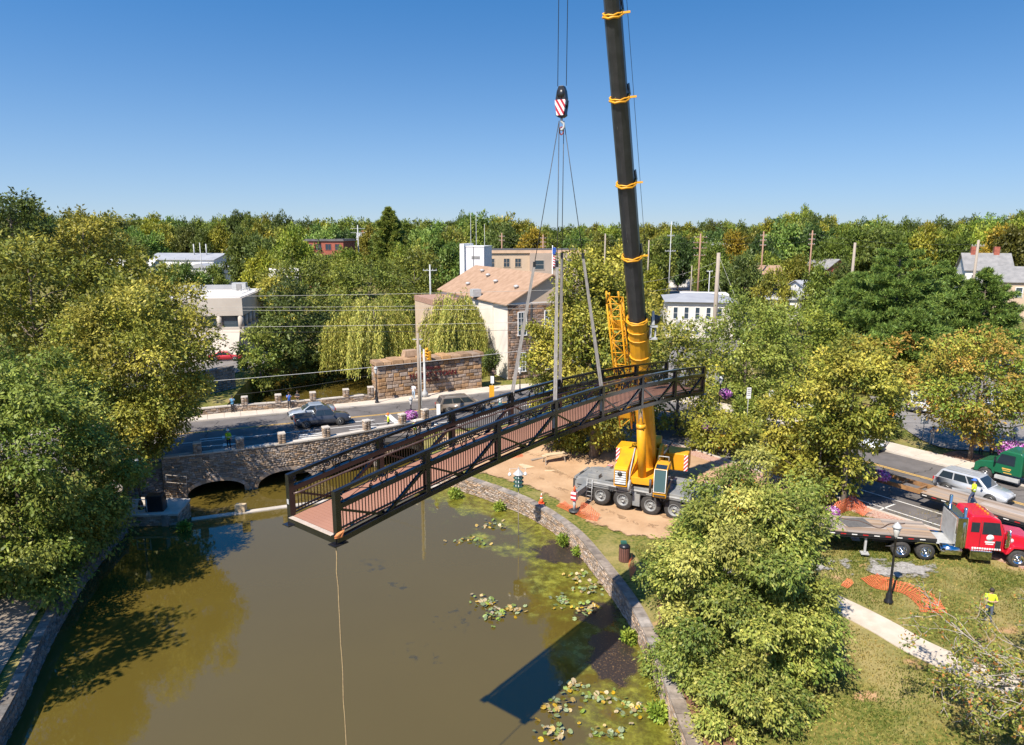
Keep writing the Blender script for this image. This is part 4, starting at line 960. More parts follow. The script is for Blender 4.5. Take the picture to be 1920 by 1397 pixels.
def s_at(py):       # boom station seen at photo row py
    lo, hi = 0, BL
    for _ in range(40):
        m = (lo + hi) / 2; P = BF + BV * m; d = P.y * math.cos(PITCH) - (P.z - CAM_H) * math.sin(PITCH); u = P.y * math.sin(PITCH) + (P.z - CAM_H) * math.cos(PITCH)
        if 698.5 - FPX * u / d > py: lo = m
        else: hi = m
    return lo
S1 = s_at(600); bs = boom_sec(0, S1, 1.2, 1.25, 'base_boom', MT['cyel'])
secs = [s_at(600), s_at(482), s_at(346), s_at(187), s_at(30), BL]
ws = [1.04, .97, .9, .83, .77]
for i in range(5): boom_sec(secs[i] - .5, secs[i + 1] + (0 if i == 4 else .01), ws[i], ws[i] * 1.06, 'boom_section', MT['boomblk'])
for i in range(5):
    s = secs[i]; w = (ws[i - 1] if i else 1.2) + .06
    pr = [(-.5, .28), (-.36, .5), (.36, .5), (.5, .28), (.5, -.18), (.36, -.38), (.14, -.5), (-.14, -.5), (-.36, -.38), (-.5, -.18)]
    o = part(MB().tube([boom_pt(s + .05 * (k % 2), x * w * 1.03, y * w * 1.08) for k, (x, y) in enumerate(pr)], .07, 6, closed=True), 'section_collar', MT['cyel'])
    part(MB().tube([boom_pt(s + .17 - .05 * (k % 2), x * w * 1.01, y * w * 1.06) for k, (x, y) in enumerate(pr)], .05, 6, closed=True), 'section_collar', MT['cyel'])
    if i: part(MB().beam(boom_pt(s + .1, -w * .5, .0), boom_pt(s + .1, -w * .5 - .42, .05), .08, .1), 'rope_guide', MT['cyel']); part(MB().beam(boom_pt(s + .1, -w * .5, .35), boom_pt(s + .7, -w * .46, .35), .06, .2), 'guide_fin', MT['boomblk'])
for s in (s_at(665), s_at(632), s_at(617)):
    part(MB().tube([boom_pt(s, x * 1.26, y * 1.31) for x, y in pr], .045, 6, closed=True), 'boom_rib', MT['cyel'])
    part(MB().box(boom_pt(s, .62, .1), (.2, .14, .2)), 'rib_lug', MT['cyel']); part(MB().box(boom_pt(s, -.62, .1), (.2, .14, .2)), 'rib_lug', MT['cyel'])
# anemometer / rope winch bracket on the right of the boom head of the base section
s = s_at(625); p = boom_pt(s, -.95, .1)
part(MB().box(p + Vector((0, 0, -.35)), (.5, .35, .12)).box(p + Vector((0, 0, .45)), (.5, .35, .12)).box(p + Vector((-.2, 0, .05)), (.12, .35, .8)).box(p + Vector((.15, .1, .05)), (.08, .2, .8)), 'winch_bracket', MT['ltgrey'])
part(MB().lathe([(.3, -.12), (.3, .12)], 14, p + Vector((.12, .1, .9)), axis='y'), 'rope_sheave', MT['cdk']); part(MB().box(p + Vector((-.05, 0, 1.0)), (.2, .3, .9), taper=.6), 'sheave_arm', MT['ltgrey'])
# luffing cylinder
c0 = Vector((*rot2(1.15, 0, URZ), UZ + .3)); c1 = boom_pt(8.6, .0, -.75)
part(MB().tube([c0, c0.lerp(c1, .58)], .3, 14), 'luffing_cylinder', MT['cyel']); part(MB().tube([c0.lerp(c1, .575), c1], .17, 12), 'piston_rod', MT['chrome'])
part(MB().lathe([(.34, 0), (.34, .3)], 14, c0.lerp(c1, .55)), 'cylinder_head', MT['cyel'])
part(MB().beam(boom_pt(8.2, .3, -.7), boom_pt(9.0, .3, -.7), .16, .5), 'cylinder_lug', MT['cyel'])
# folded lattice jib on the left side of the boom
j0, j1 = s_at(800), s_at(566); jw = .85; jo = .95
b = MB(); cc = [(jo, -.35), (jo + jw, -.35), (jo + jw, .5), (jo, .5)]
ext = [(0, 1), (.25, .9), (1, .75)]
def jp(f, k): a, d = cc[k]; s = j0 + (j1 - j0) * f; sh = 1.0; m = (jo + jw / 2, .075); return boom_pt(s, m[0] + (a - m[0]) * sh, m[1] + (d - m[1]) * sh)
for k in range(4): b.tube([jp(0, k), jp(1, k)], .06, 6)
nb = 11
for i in range(nb):
    f0, f1 = i / nb, (i + 1) / nb
    for k in range(4):
        q = (k + 1) % 4; b.tube([jp(f0, k if i % 2 else q), jp(f1, q if i % 2 else k)], .03, 5); b.tube([jp(f1, k), jp(f1, q)], .03, 5)
part(b, 'folded_jib', MT['cyel'])
part(MB().beam(boom_pt(j0 + 1, jo + .4, -.36), boom_pt(j0 + 4.2, jo + .4, -.36), .8, .05), 'jib_plate', MT['cyel']); part(MB().beam(boom_pt(j0 + 8, jo + .4, .5), boom_pt(j0 + 8.8, jo + .4, .5), .9, .06), 'jib_plate', MT['cyel'])
for s in (j0 + 1.5, j0 + 6.5, j1 - 1.2): part(MB().beam(boom_pt(s, .5, 0), boom_pt(s, jo + .05, 0), .14, .14), 'jib_bracket', MT['cyel'])
part(MB().tube([jp(1, 0), boom_pt(j1 + .9, jo + .05, -.3)], .06, 6).tube([jp(1, 1), boom_pt(j1 + .9, jo + jw - .05, -.3)], .06, 6).tube([jp(1, 2), boom_pt(j1 + .3, jo + jw, .5)], .06, 6), 'jib_foot', MT['cyel'])
# boom head and ropes
part(MB().box(boom_pt(BL + .3, 0, -.2), (.9, .9, 1.0)), 'boom_head', MT['cyel'], bevel=.04)
for s in (-.19, .19): 
    a = Vector((HK.x + s * .9, HK.y - s * .4, HK.z + 1.35)) - Vector((CR.x, CR.y, CGZ)); e = TIP + Vector((s, -s * .4, .2)) - Vector((CR.x, CR.y, CGZ))
    part(MB().tube([a, e], .014, 6), 'hoist_rope', MT['rope'])
part(MB().tube([Vector((*rot2(-2.4, 0, URZ), UZ + 2.6)), boom_pt(secs[1], -.75, .35), boom_pt(BL, -.55, .4)], .013, 5), 'hoist_rope', MT['rope'])
# ================================================================== vehicles
def paint(name, c, metal=.3, rough=.3): return M(name, c, tuple(x * .93 for x in c), 2, rough, metal=metal, coat=.5)
MT['tail'] = M('red_lamp', (.5, .02, .02), None, 5, .25); MT['headl'] = M('clear_lamp', (.75, .75, .72), None, 5, .15); MT['amber'] = M('amber_lamp', (.8, .3, .03), None, 5, .3)
MT['trim'] = M('black_trim', (.02, .02, .021), None, 5, .6)
def ring(x, hw, zb, zm, zt, tw):
    'cross-section of a car body at station x'
    return [(x, -hw * .82, zb), (x, -hw * .97, zb + .1), (x, -hw, zm - .12), (x, -hw * .985, zm), (x, -hw * tw, zt), (x, hw * tw, zt), (x, hw * .985, zm), (x, hw, zm - .12), (x, hw * .97, zb + .1), (x, hw * .82, zb)]
def make_car(name, label, loc, rz, col, kind, group=None, z=None):
    loc = Vector(loc); t = thing(name, label, 'truck' if kind == 'pickup' else 'car', (loc.x, loc.y, (RZ + .005) if z is None else z), rz, group)
    P = {'sedan': dict(L=4.7, W=.9, wb=2.75, wr=.33, hood=.86, belt=.93, deck=1.0, roof=1.44, g=[-1.75, -1.05, .25, 1.05]),
         'suv': dict(L=4.9, W=.94, wb=2.9, wr=.37, hood=1.02, belt=1.08, deck=1.08, roof=1.72, g=[-2.3, -1.95, .55, 1.25]),
         'minivan': dict(L=5.1, W=.98, wb=3.0, wr=.35, hood=1.0, belt=1.08, deck=1.08, roof=1.76, g=[-2.42, -2.1, .75, 1.65]),
         'pickup': dict(L=5.4, W=.95, wb=3.25, wr=.39, hood=1.1, belt=1.12, deck=1.1, roof=1.8, g=[-.85, -.6, .75, 1.3]),
         'van': dict(L=5.3, W=1.0, wb=3.3, wr=.36, hood=1.15, belt=1.2, deck=1.2, roof=2.1, g=[-2.55, -2.45, 1.2, 1.9])}[kind]
    L, Wd, wb, wr, g = P['L'], P['W'], P['wb'], P['wr'], P['g']; h = L / 2; m = paint(name + '_paint', col); b = MB(); zb = .28
    st = [(-h, .8, .42, .6, P['deck'] - .12, .84), (-h + .1, .93, .33, .66, P['deck'] - .02, .9), (-h + .5, 1, zb, .72, P['deck'], .95), (g[0] + .25, 1, zb, .74, P['belt'], .95), (0, 1, zb, .74, P['belt'], .95), (g[3] - .15, 1, zb, .74, P['belt'] - .02, .94), (g[3] + .15, .99, zb, .72, P['hood'], .92), (h - .45, .96, zb, .68, P['hood'] - .1, .88), (h - .12, .88, .34, .6, P['hood'] - .22, .84), (h, .78, .42, .55, P['hood'] - .34, .8)]
    b.loft([ring(s[0], Wd * s[1], s[2], s[3], s[4], s[5]) for s in st]); body = b.build('body', m, t, fix=True)
    # cabin
    zr, zt = P['roof'], P['belt'] - .03; tw = .78; cb = MB()
    def crow(x, w, zz): return [(x, -w, zz), (x, w, zz)]
    v = [(g[0], -Wd * .93, zt), (g[3], -Wd * .93, zt), (g[3], Wd * .93, zt), (g[0], Wd * .93, zt), (g[1], -Wd * tw, zr - .05), (g[2], -Wd * tw, zr - .05), (g[2], Wd * tw, zr - .05), (g[1], Wd * tw, zr - .05), (g[1] + .12, -Wd * tw * .85, zr), (g[2] - .15, -Wd * tw * .85, zr), (g[2] - .15, Wd * tw * .85, zr), (g[1] + .12, Wd * tw * .85, zr)]
    cb.add(v, [(0, 1, 5, 4), (1, 2, 6, 5), (2, 3, 7, 6), (3, 0, 4, 7), (4, 5, 9, 8), (5, 6, 10, 9), (6, 7, 11, 10), (7, 4, 8, 11), (8, 9, 10, 11)]); cab = cb.build('cabin', m, t, bevel=.05)
    V = [Vector(q) for q in v]
    def pane(q, f0, f1, k0, k1, nm='window', out=.012):
        a, b_, c, d = q; pt = lambda u, w: a.lerp(b_, u).lerp(d.lerp(c, u), w); n = (b_ - a).cross(d - a).normalized() * out
        pm = MB(); pm.poly([pt(f0, k0) + n, pt(f1, k0) + n, pt(f1, k1) + n, pt(f0, k1) + n]); pm.build(nm, MT['glass'], cab)
    pane((V[1], V[2], V[6], V[5]), .06, .94, .08, .95, 'windscreen'); pane((V[3], V[0], V[4], V[7]), .08, .92, .15, .92, 'rear_window')
    n = 2 if kind in ('sedan', 'pickup') else 3
    for q in ((V[0], V[1], V[5], V[4]), (V[2], V[3], V[7], V[6])):
        for k in range(n): f0 = .05 + .9 * k / n; pane(q, f0 + .015, f0 + .9 / n - .015, .12, .9)
    for sx in (-1, 1):
        for sy in (-1, 1):
            x, y = sx * wb / 2 + .02, sy * (Wd - .1)
            wheel(t, (x, y, wr), wr, .22, 0, rim_mat='rim', n=18)
            a = MB(); a.lathe([(.01, 0), (wr + .07, 0), (wr + .07, .012), (.01, .012)], 18, (x, sy * (Wd + .0) - (.012 if sy > 0 else 0) + sy * .004, wr + .02), axis='y'); a.build('wheel_arch', MT['trim'], t)
    for sy in (-1, 1):
        b = MB(); b.box((h - .1, sy * Wd * .66, P['hood'] - .38), (.16, Wd * .36, .16)); b.build('headlight', MT['headl'], t, bevel=.03)
        b = MB(); b.box((-h + .07, sy * Wd * .74, P['deck'] - .22), (.16, Wd * .26, .26)); b.build('taillight', MT['tail'], t, bevel=.03)
        b = MB(); b.box((g[3] - .3, sy * (Wd + .1), P['belt'] + .04), (.12, .2, .14)); b.build('mirror', m, t, bevel=.03)
    b = MB(); b.box((h + .0, 0, .5), (.08, Wd * 1.3, .2)); b.build('grille', MT['trim'], t)
    b = MB(); b.box((-h - .0, 0, .5), (.1, Wd * 1.5, .16)); b.build('bumper', MT['trim'] if kind != 'pickup' else MT['chrome'], t)
    if kind in ('suv', 'minivan'):
        for sy in (-1, 1): b = MB(); b.tube([(g[1] + .3, sy * Wd * .62, zr + .04), (g[2] - .4, sy * Wd * .62, zr + .04)], .02, 5); b.build('roof_rail', MT['ltgrey'], t)
    if kind == 'pickup':
        b = MB(); b.box((-1.78, 0, P['deck'] + .012), (1.55, Wd * 1.6, .02)); b.build('bed_cover', MT['trim'], t)
        for sy in (-1, 1): b = MB(); b.box((-1.78, sy * Wd * .9, P['deck'] + .02), (1.75, .1, .09)); b.build('bed_rail', m, t)
    return t
RA = math.atan2(.38, .925)
pw = at(590, 806, RZ)
make_car('pickup_truck', 'dark grey pickup truck driving right on the near lane', (-18.9, 67.75), RA, (.06, .065, .08), 'pickup')
make_car('sedan', 'silver sedan heading left beside the dark pickup', (-20.8, 70.8), RA + math.pi, (.36, .39, .42), 'sedan')
mv = at(858, 775, RZ)
make_car('minivan', 'bronze minivan waiting by the traffic signal', (mv.x + .2, mv.y + 1.0), R(20), (.2, .165, .13), 'minivan')
make_car('station_wagon', 'silver crossover wagon between the trailer and the green truck', (33.6, 48.6), math.atan2(-9.3, 6.5), (.5, .51, .53), 'suv')
c = at(1625, 850, RZ); make_car('sedan', 'white car half hidden behind the yellow street tree', (c.x, c.y + 2.0), math.atan2(-9.3, 6.5), (.75, .75, .75), 'sedan')
c = at(1752, 775, RZ); make_car('van', 'white van at the left end of the parked row on the right', (c.x, c.y), R(-25), (.78, .78, .78), 'van')
c = at(1830, 782, RZ); make_car('pickup_truck', 'white pickup parked under the orange-tinged tree', (c.x + 1, c.y), R(-12), (.78, .78, .78), 'pickup')
c = at(1890, 770, RZ); make_car('suv_car', 'white sport utility car parked beyond the orange-tinged tree', (c.x + 2, c.y + 3), R(-12), (.75, .75, .77), 'suv')
c = at(1515, 770, RZ); make_car('suv_car', 'white car parked beyond the green street sign', (c.x, c.y), R(-40), (.78, .78, .78), 'suv')
c = at(1573, 642, RZ); make_car('sedan', 'red car glimpsed between green trees on the right', (c.x, c.y), R(10), (.5, .02, .03), 'sedan')
c = at(436, 515, RZ); make_car('suv_car', 'white car parked on the lane below the white barn', (c.x, c.y), R(80), (.75, .75, .75), 'suv')
c = at(1222, 543, RZ); make_car('sedan', 'dark red car in the lot left of the white gabled house', (c.x, c.y), R(0), (.22, .04, .03), 'sedan')
c = at(425, 676, RZ); make_car('sedan', 'red car parked beneath the white flat-roofed building', (c.x, c.y), R(10), (.5, .03, .04), 'sedan')
c = at(1908, 548, RZ); make_car('sedan', 'white car in front of the tan house at the right edge', (c.x, c.y), R(-20), (.75, .75, .75), 'sedan')
# ---- red tractor unit
MT['red'] = paint('truck_red', (.56, .012, .03), .0, .25)
def local(px, py, z, base): p = at(px, py, z); return p - Vector(base)
SB = Vector((24.0, 39.9, gz(24, 39.5))); SRZ = R(-11.5)
tr = thing('semi_truck', 'red tractor truck with chrome stacks standing on the grass', 'truck', SB, SRZ)
def tp_(b, name, mat, bevel=0, parent=None): return b.build(name, mat, parent or tr, bevel=bevel, fix=True)
tp_(MB().box((2.3, 0, .78), (8.8, .95, .28)), 'chassis', MT['trim'])
for x in (-.66, .66):
    for y in (-.98, .98): wheel(tr, (x, y, .52), .52, .5, 0, rim_mat='chrome')
for y in (-1.02, 1.02): wheel(tr, (5.55, y, .52), .52, .3, 0, rim_mat='chrome')
for y in (-1, 1): tp_(MB().slab([(.0, 1.05), (.25, 1.16), (1.15, 1.12), (1.42, .7), (1.36, .7), (1.1, 1.07), (.28, 1.1), (.02, 1.0)], 'y', y * .72, y * 1.25), 'mudguard', MT['chrome'])
tp_(MB().box((1.0, 0, .98), (2.6, 1.6, .06)), 'deck_plate', MT['ltgrey'])
cabb = tp_(MB().slab([(2.75, .85), (2.75, 2.55), (2.95, 2.95), (3.9, 2.98), (4.45, 2.75), (4.75, 2.0), (4.75, .85)], 'y', -1.05, 1.05), 'cab', MT['red'], .08)
tp_(MB().slab([(4.7, .95), (4.7, 1.95), (6.3, 1.72), (6.55, 1.55), (6.55, .75), (6.2, .75), (6.0, 1.05), (5.55, 1.18), (5.1, 1.05), (4.95, .7), (4.7, .7)], 'y', -.82, .82), 'hood', MT['red'], .08)
for y in (-1, 1):
    tp_(MB().slab([(4.85, .75), (4.95, 1.1), (5.25, 1.32), (5.85, 1.32), (6.2, 1.05), (6.3, .75), (6.1, .8), (5.85, 1.15), (5.25, 1.15), (5.0, .8)], 'y', y * .8, y * 1.2), 'front_mudguard', MT['red'], .03)
    for (x0, x1, z0, z1, nm) in ((3.55, 4.4, 1.85, 2.6, 'door_window'), (2.95, 3.4, 1.95, 2.55, 'sleeper_window'), (4.3, 4.6, 1.0, 1.5, 'lower_window')):
        tp_(MB().poly([(x0, y * 1.062, z0), (x1 + (.18 if nm == 'door_window' else 0), y * 1.062, z0), (x1, y * 1.062, z1), (x0, y * 1.062, z1)][::-y]), nm, MT['glass'], parent=cabb)
    tp_(MB().tube([(3.48, y * 1.07, 1.0), (3.48, y * 1.07, 2.65)], .012, 4).tube([(4.66, y * 1.07, 1.0), (4.66, y * 1.07, 1.95)], .012, 4), 'door_seam', MT['trim'], parent=cabb)
    tp_(MB().tube([(4.9, y * 1.28, 1.55), (4.9, y * 1.28, 2.3)], .05, 6).box((4.75, y * 1.32, 2.0), (.1, .2, .5)), 'mirror', MT['chrome'])
    tp_(MB().lathe([(.14, .9), (.15, 1.0), (.15, 2.5), (.1, 2.6), (.1, 3.35), (.07, 3.4)], 12, (2.55, y * 1.05, 0)), 'exhaust_stack', MT['chrome'])
    tp_(MB().lathe([(.1, 0), (.33, .02), (.33, 1.1), (.1, 1.12)], 18, (1.45, y * .95, .72), axis='x'), 'fuel_tank', MT['chrome'])
    tp_(MB().box((3.55, y * 1.0, .62), (1.15, .55, .55)), 'step_box', MT['chrome'], .03)
    tp_(MB().lathe([(.12, 1.1), (.16, 1.2), (.16, 1.9), (.12, 2.0)], 12, (4.95, y * 1.0, 0)), 'air_cleaner', MT['chrome'])
    tp_(MB().lathe([(.08, 0), (.16, .05), (.16, .2)], 10, (6.5, y * .95, 1.15), axis='x'), 'headlight', MT['headl'])
tp_(MB().poly([(4.5, -.95, 2.66), (4.77, -.95, 2.02), (4.77, .95, 2.02), (4.5, .95, 2.66)]), 'windscreen', MT['glass'], parent=cabb)
hr = tp_(MB().box((2.45, 0, 1.9), (.55, 2.35, 1.85)), 'headache_rack', MT['chrome'], .04)
tp_(MB().box((2.16, 0, 1.9), (.02, 1.9, 1.5)), 'rack_panel', MT['ltgrey'], parent=hr)
for y in (-.7, -.35, 0, .35, .7): tp_(MB().box((3.85, y, 3.02), (.1, .1, .07)), 'marker_light', MT['amber'])
tp_(MB().box((6.62, 0, 1.15), (.1, 1.0, .9)), 'grille', MT['chrome']); tp_(MB().box((6.8, 0, .55), (.25, 2.3, .35)), 'bumper', MT['chrome'], .03)
b = MB(); b.lathe([(.01, 0), (.2, 0), (.2, .006), (.01, .006)], 16, (4.0, -1.075, 1.66), axis='y'); tp_(b, 'door_emblem', MT['white'], parent=cabb)
b = MB(); b.box((4.0, -1.072, 1.4), (.5, .008, .09)).box((4.0, -1.072, 1.28), (.4, .008, .06)); tp_(b, 'door_lettering', MT['white'], parent=cabb)
b = MB()
for k in range(12): b.box((3.15 + k * .13, -1.072, .98), (.09, .008, .1))
tp_(b, 'sill_lettering', MT['white'], parent=cabb)
b = MB(); b.lathe([(.01, 0), (.15, 0), (.15, .006), (.01, .006)], 14, (5.2, -.835, 1.48), axis='y'); tp_(b, 'hood_emblem', MT['white'])
# ---- flatbed trailer behind the tractor
MT['plank'] = M('trailer_plank', (.36, .27, .2), (.25, .19, .145), 2, .9, bump=.2, rnd=.22, stretch=(.25, 3, 1))
def make_flatbed(name, label, base, rz, x0, x1, zd, nplank, redtape=True, wheels=()):
    t = thing(name, label, 'trailer', base, rz); w = 2.55
    b = MB(); b.box(((x0 + x1) / 2, 0, zd - .19), (x1 - x0, w - .1, .22)); b.build('frame', MT['trim'], t)
    for y in (-1, 1):
        b = MB(); b.box(((x0 + x1) / 2, y * w / 2, zd - .08), (x1 - x0, .06, .17)); sr = b.build('side_rail', MT['trim'], t)
        n = int((x1 - x0) / .62)
        for k in range(n):
            b = MB(); b.box((x0 + .3 + k * .62, y * (w / 2 + .034), zd - .09), (.3, .006, .055)); b.build('reflective_tape', MT['tail'] if k % 2 else MT['white'], sr)
    pw_ = (w - .1) / nplank; seg = 4
    for i in range(nplank):
        for k in range(seg):
            L = (x1 - x0) / seg; b = MB(); b.box((x0 + (k + .5) * L, -w / 2 + .05 + (i + .5) * pw_, zd + .012), (L - .012, pw_ - .012, .04)); b.build('plank', MT['plank'], t)
    for y in (-.45, .45): b = MB(); b.box(((x0 + x1) / 2, y, zd - .42), (x1 - x0 - .5, .14, .32)); b.build('main_beam', MT['trim'], t)
    for x in wheels:
        for y in (-1.0, 1.0): wheel(t, (x, y, .5), .5, .5, 0, rim_mat='chrome')
    return t
fbz = gz(24, 39.5)
tb = make_flatbed('flatbed_trailer', 'wooden flatbed trailer hitched to the red tractor on the grass', (SB.x, SB.y, fbz), SRZ, -8.6, 1.15, 1.42, 9, wheels=(-7.4, -6.2))
for x in (-2.6,):
    for y in (-1.0, 1.0): b = MB(); b.box((x, y, .68), (.12, .12, 1.1)); b.box((x, y, .06), (.45, .4, .08)); b.build('landing_leg', MT['ltgrey'], tb)
m = M('rubber_mat', (.09, .085, .08), (.13, .12, .11), 6, .9)
o = thing('rubber_mat', 'dark rubber mat lying on the wooden flatbed', 'mat', (SB.x + rot2(-2.9, .25, SRZ)[0], SB.y + rot2(-2.9, .25, SRZ)[1], fbz + 1.455), SRZ + .25); b = MB(); b.box((0, 0, .012), (1.6, 1.3, .02)); b.build('sheet', m, o)
ch = thing('load_chain', 'rusty load chain trailing across the wooden flatbed', 'chain', (SB.x + rot2(-4.5, 0, SRZ)[0], SB.y + rot2(-4.5, 0, SRZ)[1], fbz + 1.46), SRZ)
b = MB(); b.tube([(x, .3 + .5 * math.sin(x * 1.7) + .2 * math.sin(x * 4), .03) for x in np.linspace(-2, 4.5, 40)], .03, 5); b.build('chain', M('rust', (.09, .05, .035), None, 8, .8), ch)
# ---- long extendable trailer on the street
dR = math.atan2(-9.35, 6.57); c0 = at(1700, 945, 3.4)
LB = Vector((30.0, 46.2, RZ)); 
lt = make_flatbed('lowboy_trailer', 'long extendable trailer with planked deck standing on the street', LB, dR, -1.0, 12.0, 1.15, 7, wheels=(8.2, 9.4, 10.6))
MT['rustbeam'] = M('rusty_beam', (.3, .16, .06), (.2, .1, .045), 3, .85)
for y in (-.8, .8): b = MB(); b.box((-6.0, y, 1.05), (10.4, .16, .3)); b.build('extension_beam', MT['rustbeam'], lt)
for k in range(8): b = MB(); b.box((-10.6 + k * 1.3, 0, 1.08), (.14, 1.44, .12)); b.build('cross_member', MT['rustbeam'], lt)
for x in (-10.4, -9.2):
    for y in (-1, 1): wheel(lt, (x, y, .5), .5, .5, 0, rim_mat='rim')
b = MB(); b.box((-10.2, 0, 1.05), (2.6, 2.3, .3)); b.build('bolster', MT['trim'], lt)
# ---- green truck at the right edge
MT['green'] = paint('truck_green', (.012, .12, .055), .0, .3)
gp_ = at(1885, 905, RZ)
gt = thing('box_truck', 'dark green truck cut by the right edge of the frame', 'truck', (38.9, 50.6, RZ), dR + math.pi)
def g_(b, n, m, bevel=0, parent=None): return b.build(n, m, parent or gt, bevel=bevel, fix=True)
gc = g_(MB().slab([(0, .85), (0, 2.5), (.15, 2.68), (1.2, 2.7), (1.55, 2.45), (1.85, 1.75), (1.85, .85)], 'y', -1.05, 1.05), 'cab', MT['green'], .08)
g_(MB().slab([(1.8, .7), (1.8, 1.72), (2.9, 1.5), (3.2, 1.25), (3.25, .6), (2.95, .6), (2.75, .95), (2.4, 1.05), (2.05, .95), (1.9, .6)], 'y', -1.0, 1.0), 'hood', MT['green'], .1)
for y in (-1, 1):
    g_(MB().poly([(.5, y * 1.062, 1.6), (1.75, y * 1.062, 1.6), (1.45, y * 1.062, 2.4), (.5, y * 1.062, 2.4)][::-y]), 'door_window', MT['glass'], parent=gc)
    wheel(gt, (2.4, y * .95, .5), .5, .3, 0, rim_mat='rim'); wheel(gt, (-2.9, y * .95, .5), .5, .5, 0, rim_mat='rim')
    g_(MB().box((1.0, y * 1.068, 1.3), (.6, .008, .09)).box((1.0, y * 1.068, 1.17), (.5, .008, .06)).box((.9, y * 1.068, .98), (.55, .008, .06)), 'door_lettering', MT['ypaint'], parent=gc)
    g_(MB().box((.9, y * 1.0, .55), (1.6, .3, .25)), 'step', MT['ltgrey']); g_(MB().box((3.15, y * .85, 1.05), (.12, .22, .18)), 'headlight', MT['headl'])
    g_(MB().box((1.75, y * 1.25, 1.9), (.1, .2, .45)), 'mirror', MT['chrome'])
g_(MB().poly([(1.57, -.95, 2.4), (1.87, -.95, 1.78), (1.87, .95, 1.78), (1.57, .95, 2.4)]), 'windscreen', MT['glass'], parent=gc)
g_(MB().box((-2.6, 0, .85), (5.4, 1.0, .25)), 'chassis', MT['trim']); g_(MB().box((-2.9, 0, 1.9), (5.0, 2.4, 1.9)), 'box_body', MT['white'], .03); g_(MB().box((3.3, 0, .55), (.15, 2.1, .3)), 'bumper', MT['chrome'])
# ---- small skid-steer machine in the shade behind the near tree
sp_ = at(1348, 850, 1.7)
sk = thing('skid_loader', 'dark compact loader in the shade right of the crane', 'loader', (sp_.x, sp_.y, gz(sp_.x, sp_.y)), R(200))
MT['ldr'] = M('loader_grey', (.05, .05, .055), (.08, .08, .08), 3, .5)
b = MB(); b.slab([(-1.1, .35), (-1.1, 1.3), (-.3, 1.4), (.9, .95), (.9, .35)], 'y', -.6, .6); b.build('body', MT['ldr'], sk, bevel=.04, fix=True)
b = MB(); b.slab([(-.5, 1.3), (-.45, 2.1), (.45, 2.1), (.7, 1.1)], 'y', -.5, .5); cgl = b.build('cab', MT['ldr'], sk, bevel=.04, fix=True)
b = MB(); b.poly([(.72, -.42, 1.15), (.72, .42, 1.15), (.5, .42, 2.0), (.5, -.42, 2.0)]); b.build('window', MT['glass'], cgl)
for x in (-.65, .65):
    for y in (-.8, .8): wheel(sk, (x, y, .42), .42, .3, 0, rim_mat='amber', n=16)
b = MB(); b.slab([(1.3, .1), (1.3, .7), (1.5, .65), (2.0, .12)], 'y', -.95, .95); b.build('bucket', MT['ldr'], sk, fix=True)
for y in (-.72, .72): b = MB(); b.beam((-1.0, y, 1.35), (.6, y, 1.2), .12, .18); b.beam((.6, y, 1.2), (1.4, y, .5), .12, .16); b.build('lift_arm', MT['amber'], sk)
# ================================================================== buildings
MT['stucco'] = M('white_stucco', (.72, .66, .58), (.64, .58, .5), .5, .9, bump=.1)
MT['tanwall'] = M('tan_stucco', (.55, .41, .29), (.48, .36, .25), .5, .9)
MT['greywall'] = M('beige_concrete', (.5, .44, .37), (.44, .38, .32), .4, .9)
MT['tanroof'] = M('tan_shingle_roof', (.3, .185, .112), (.375, .24, .155), 1.2, .95, bump=.3, bscale=12)
MT['whiteroof'] = M('white_membrane_roof', (.62, .59, .54), (.52, .49, .45), .3, .8)
MT['greyroof'] = M('grey_shingle_roof', (.19, .185, .18), (.26, .25, .24), 1, .95, bump=.2, bscale=10)
MT['metalroof'] = M('pale_metal_roof', (.3, .3, .31), (.36, .36, .36), .5, .5)
MT['redbrick'] = M('red_brick', (.26, .07, .045), (.36, .11, .07), 2, .9, bump=.2, bscale=20)
MT['darkroof'] = M('dark_roof', (.06, .055, .055), (.09, .085, .08), 1, .9)
MT['brownroof'] = M('brown_roof', (.2, .1, .065), (.27, .14, .09), 1, .9)
MT['siding'] = M('white_siding', (.74, .71, .66), (.68, .65, .6), .4, .8)
MT['pane'] = glass_mat('window_pane', (.04, .06, .08), .05)
def face_frame(l, d, f):
    return {'front': (Vector((0, -d / 2, 0)), Vector((1, 0, 0)), Vector((0, -1, 0))), 'back': (Vector((0, d / 2, 0)), Vector((-1, 0, 0)), Vector((0, 1, 0))), 'right': (Vector((l / 2, 0, 0)), Vector((0, 1, 0)), Vector((1, 0, 0))), 'left': (Vector((-l / 2, 0, 0)), Vector((0, -1, 0)), Vector((-1, 0, 0)))}[f]
def window(t, l, d, f, u, z, w, h, frame='white', bars=(1, 1), fw=.1, name='window'):
    o, a, n = face_frame(l, d, f); c = o + a * u + Vector((0, 0, z)); ang = math.atan2(a.y, a.x)
    b = MB(); b.box((0, -.0, h / 2 + fw / 2), (w + 2 * fw, .12, fw)); b.box((0, 0, -h / 2 - fw / 2), (w + 2 * fw + .06, .2, fw))
    for s in (-1, 1): b.box((s * (w / 2 + fw / 2), 0, 0), (fw, .12, h))
    for k in range(1, bars[0] + 1): b.box((-w / 2 + w * k / (bars[0] + 1), -.0, 0), (.05, .09, h))
    for k in range(1, bars[1] + 1): b.box((0, .0, -h / 2 + h * k / (bars[1] + 1)), (w, .08, .05))
    o_ = b.build(name, MT[frame] if isinstance(frame, str) else frame, t, c, ang)
    b = MB(); b.poly([(-w / 2, -.02, -h / 2), (w / 2, -.02, -h / 2), (w / 2, -.02, h / 2), (-w / 2, -.02, h / 2)]); b.build('pane', MT['pane'], o_); return o_
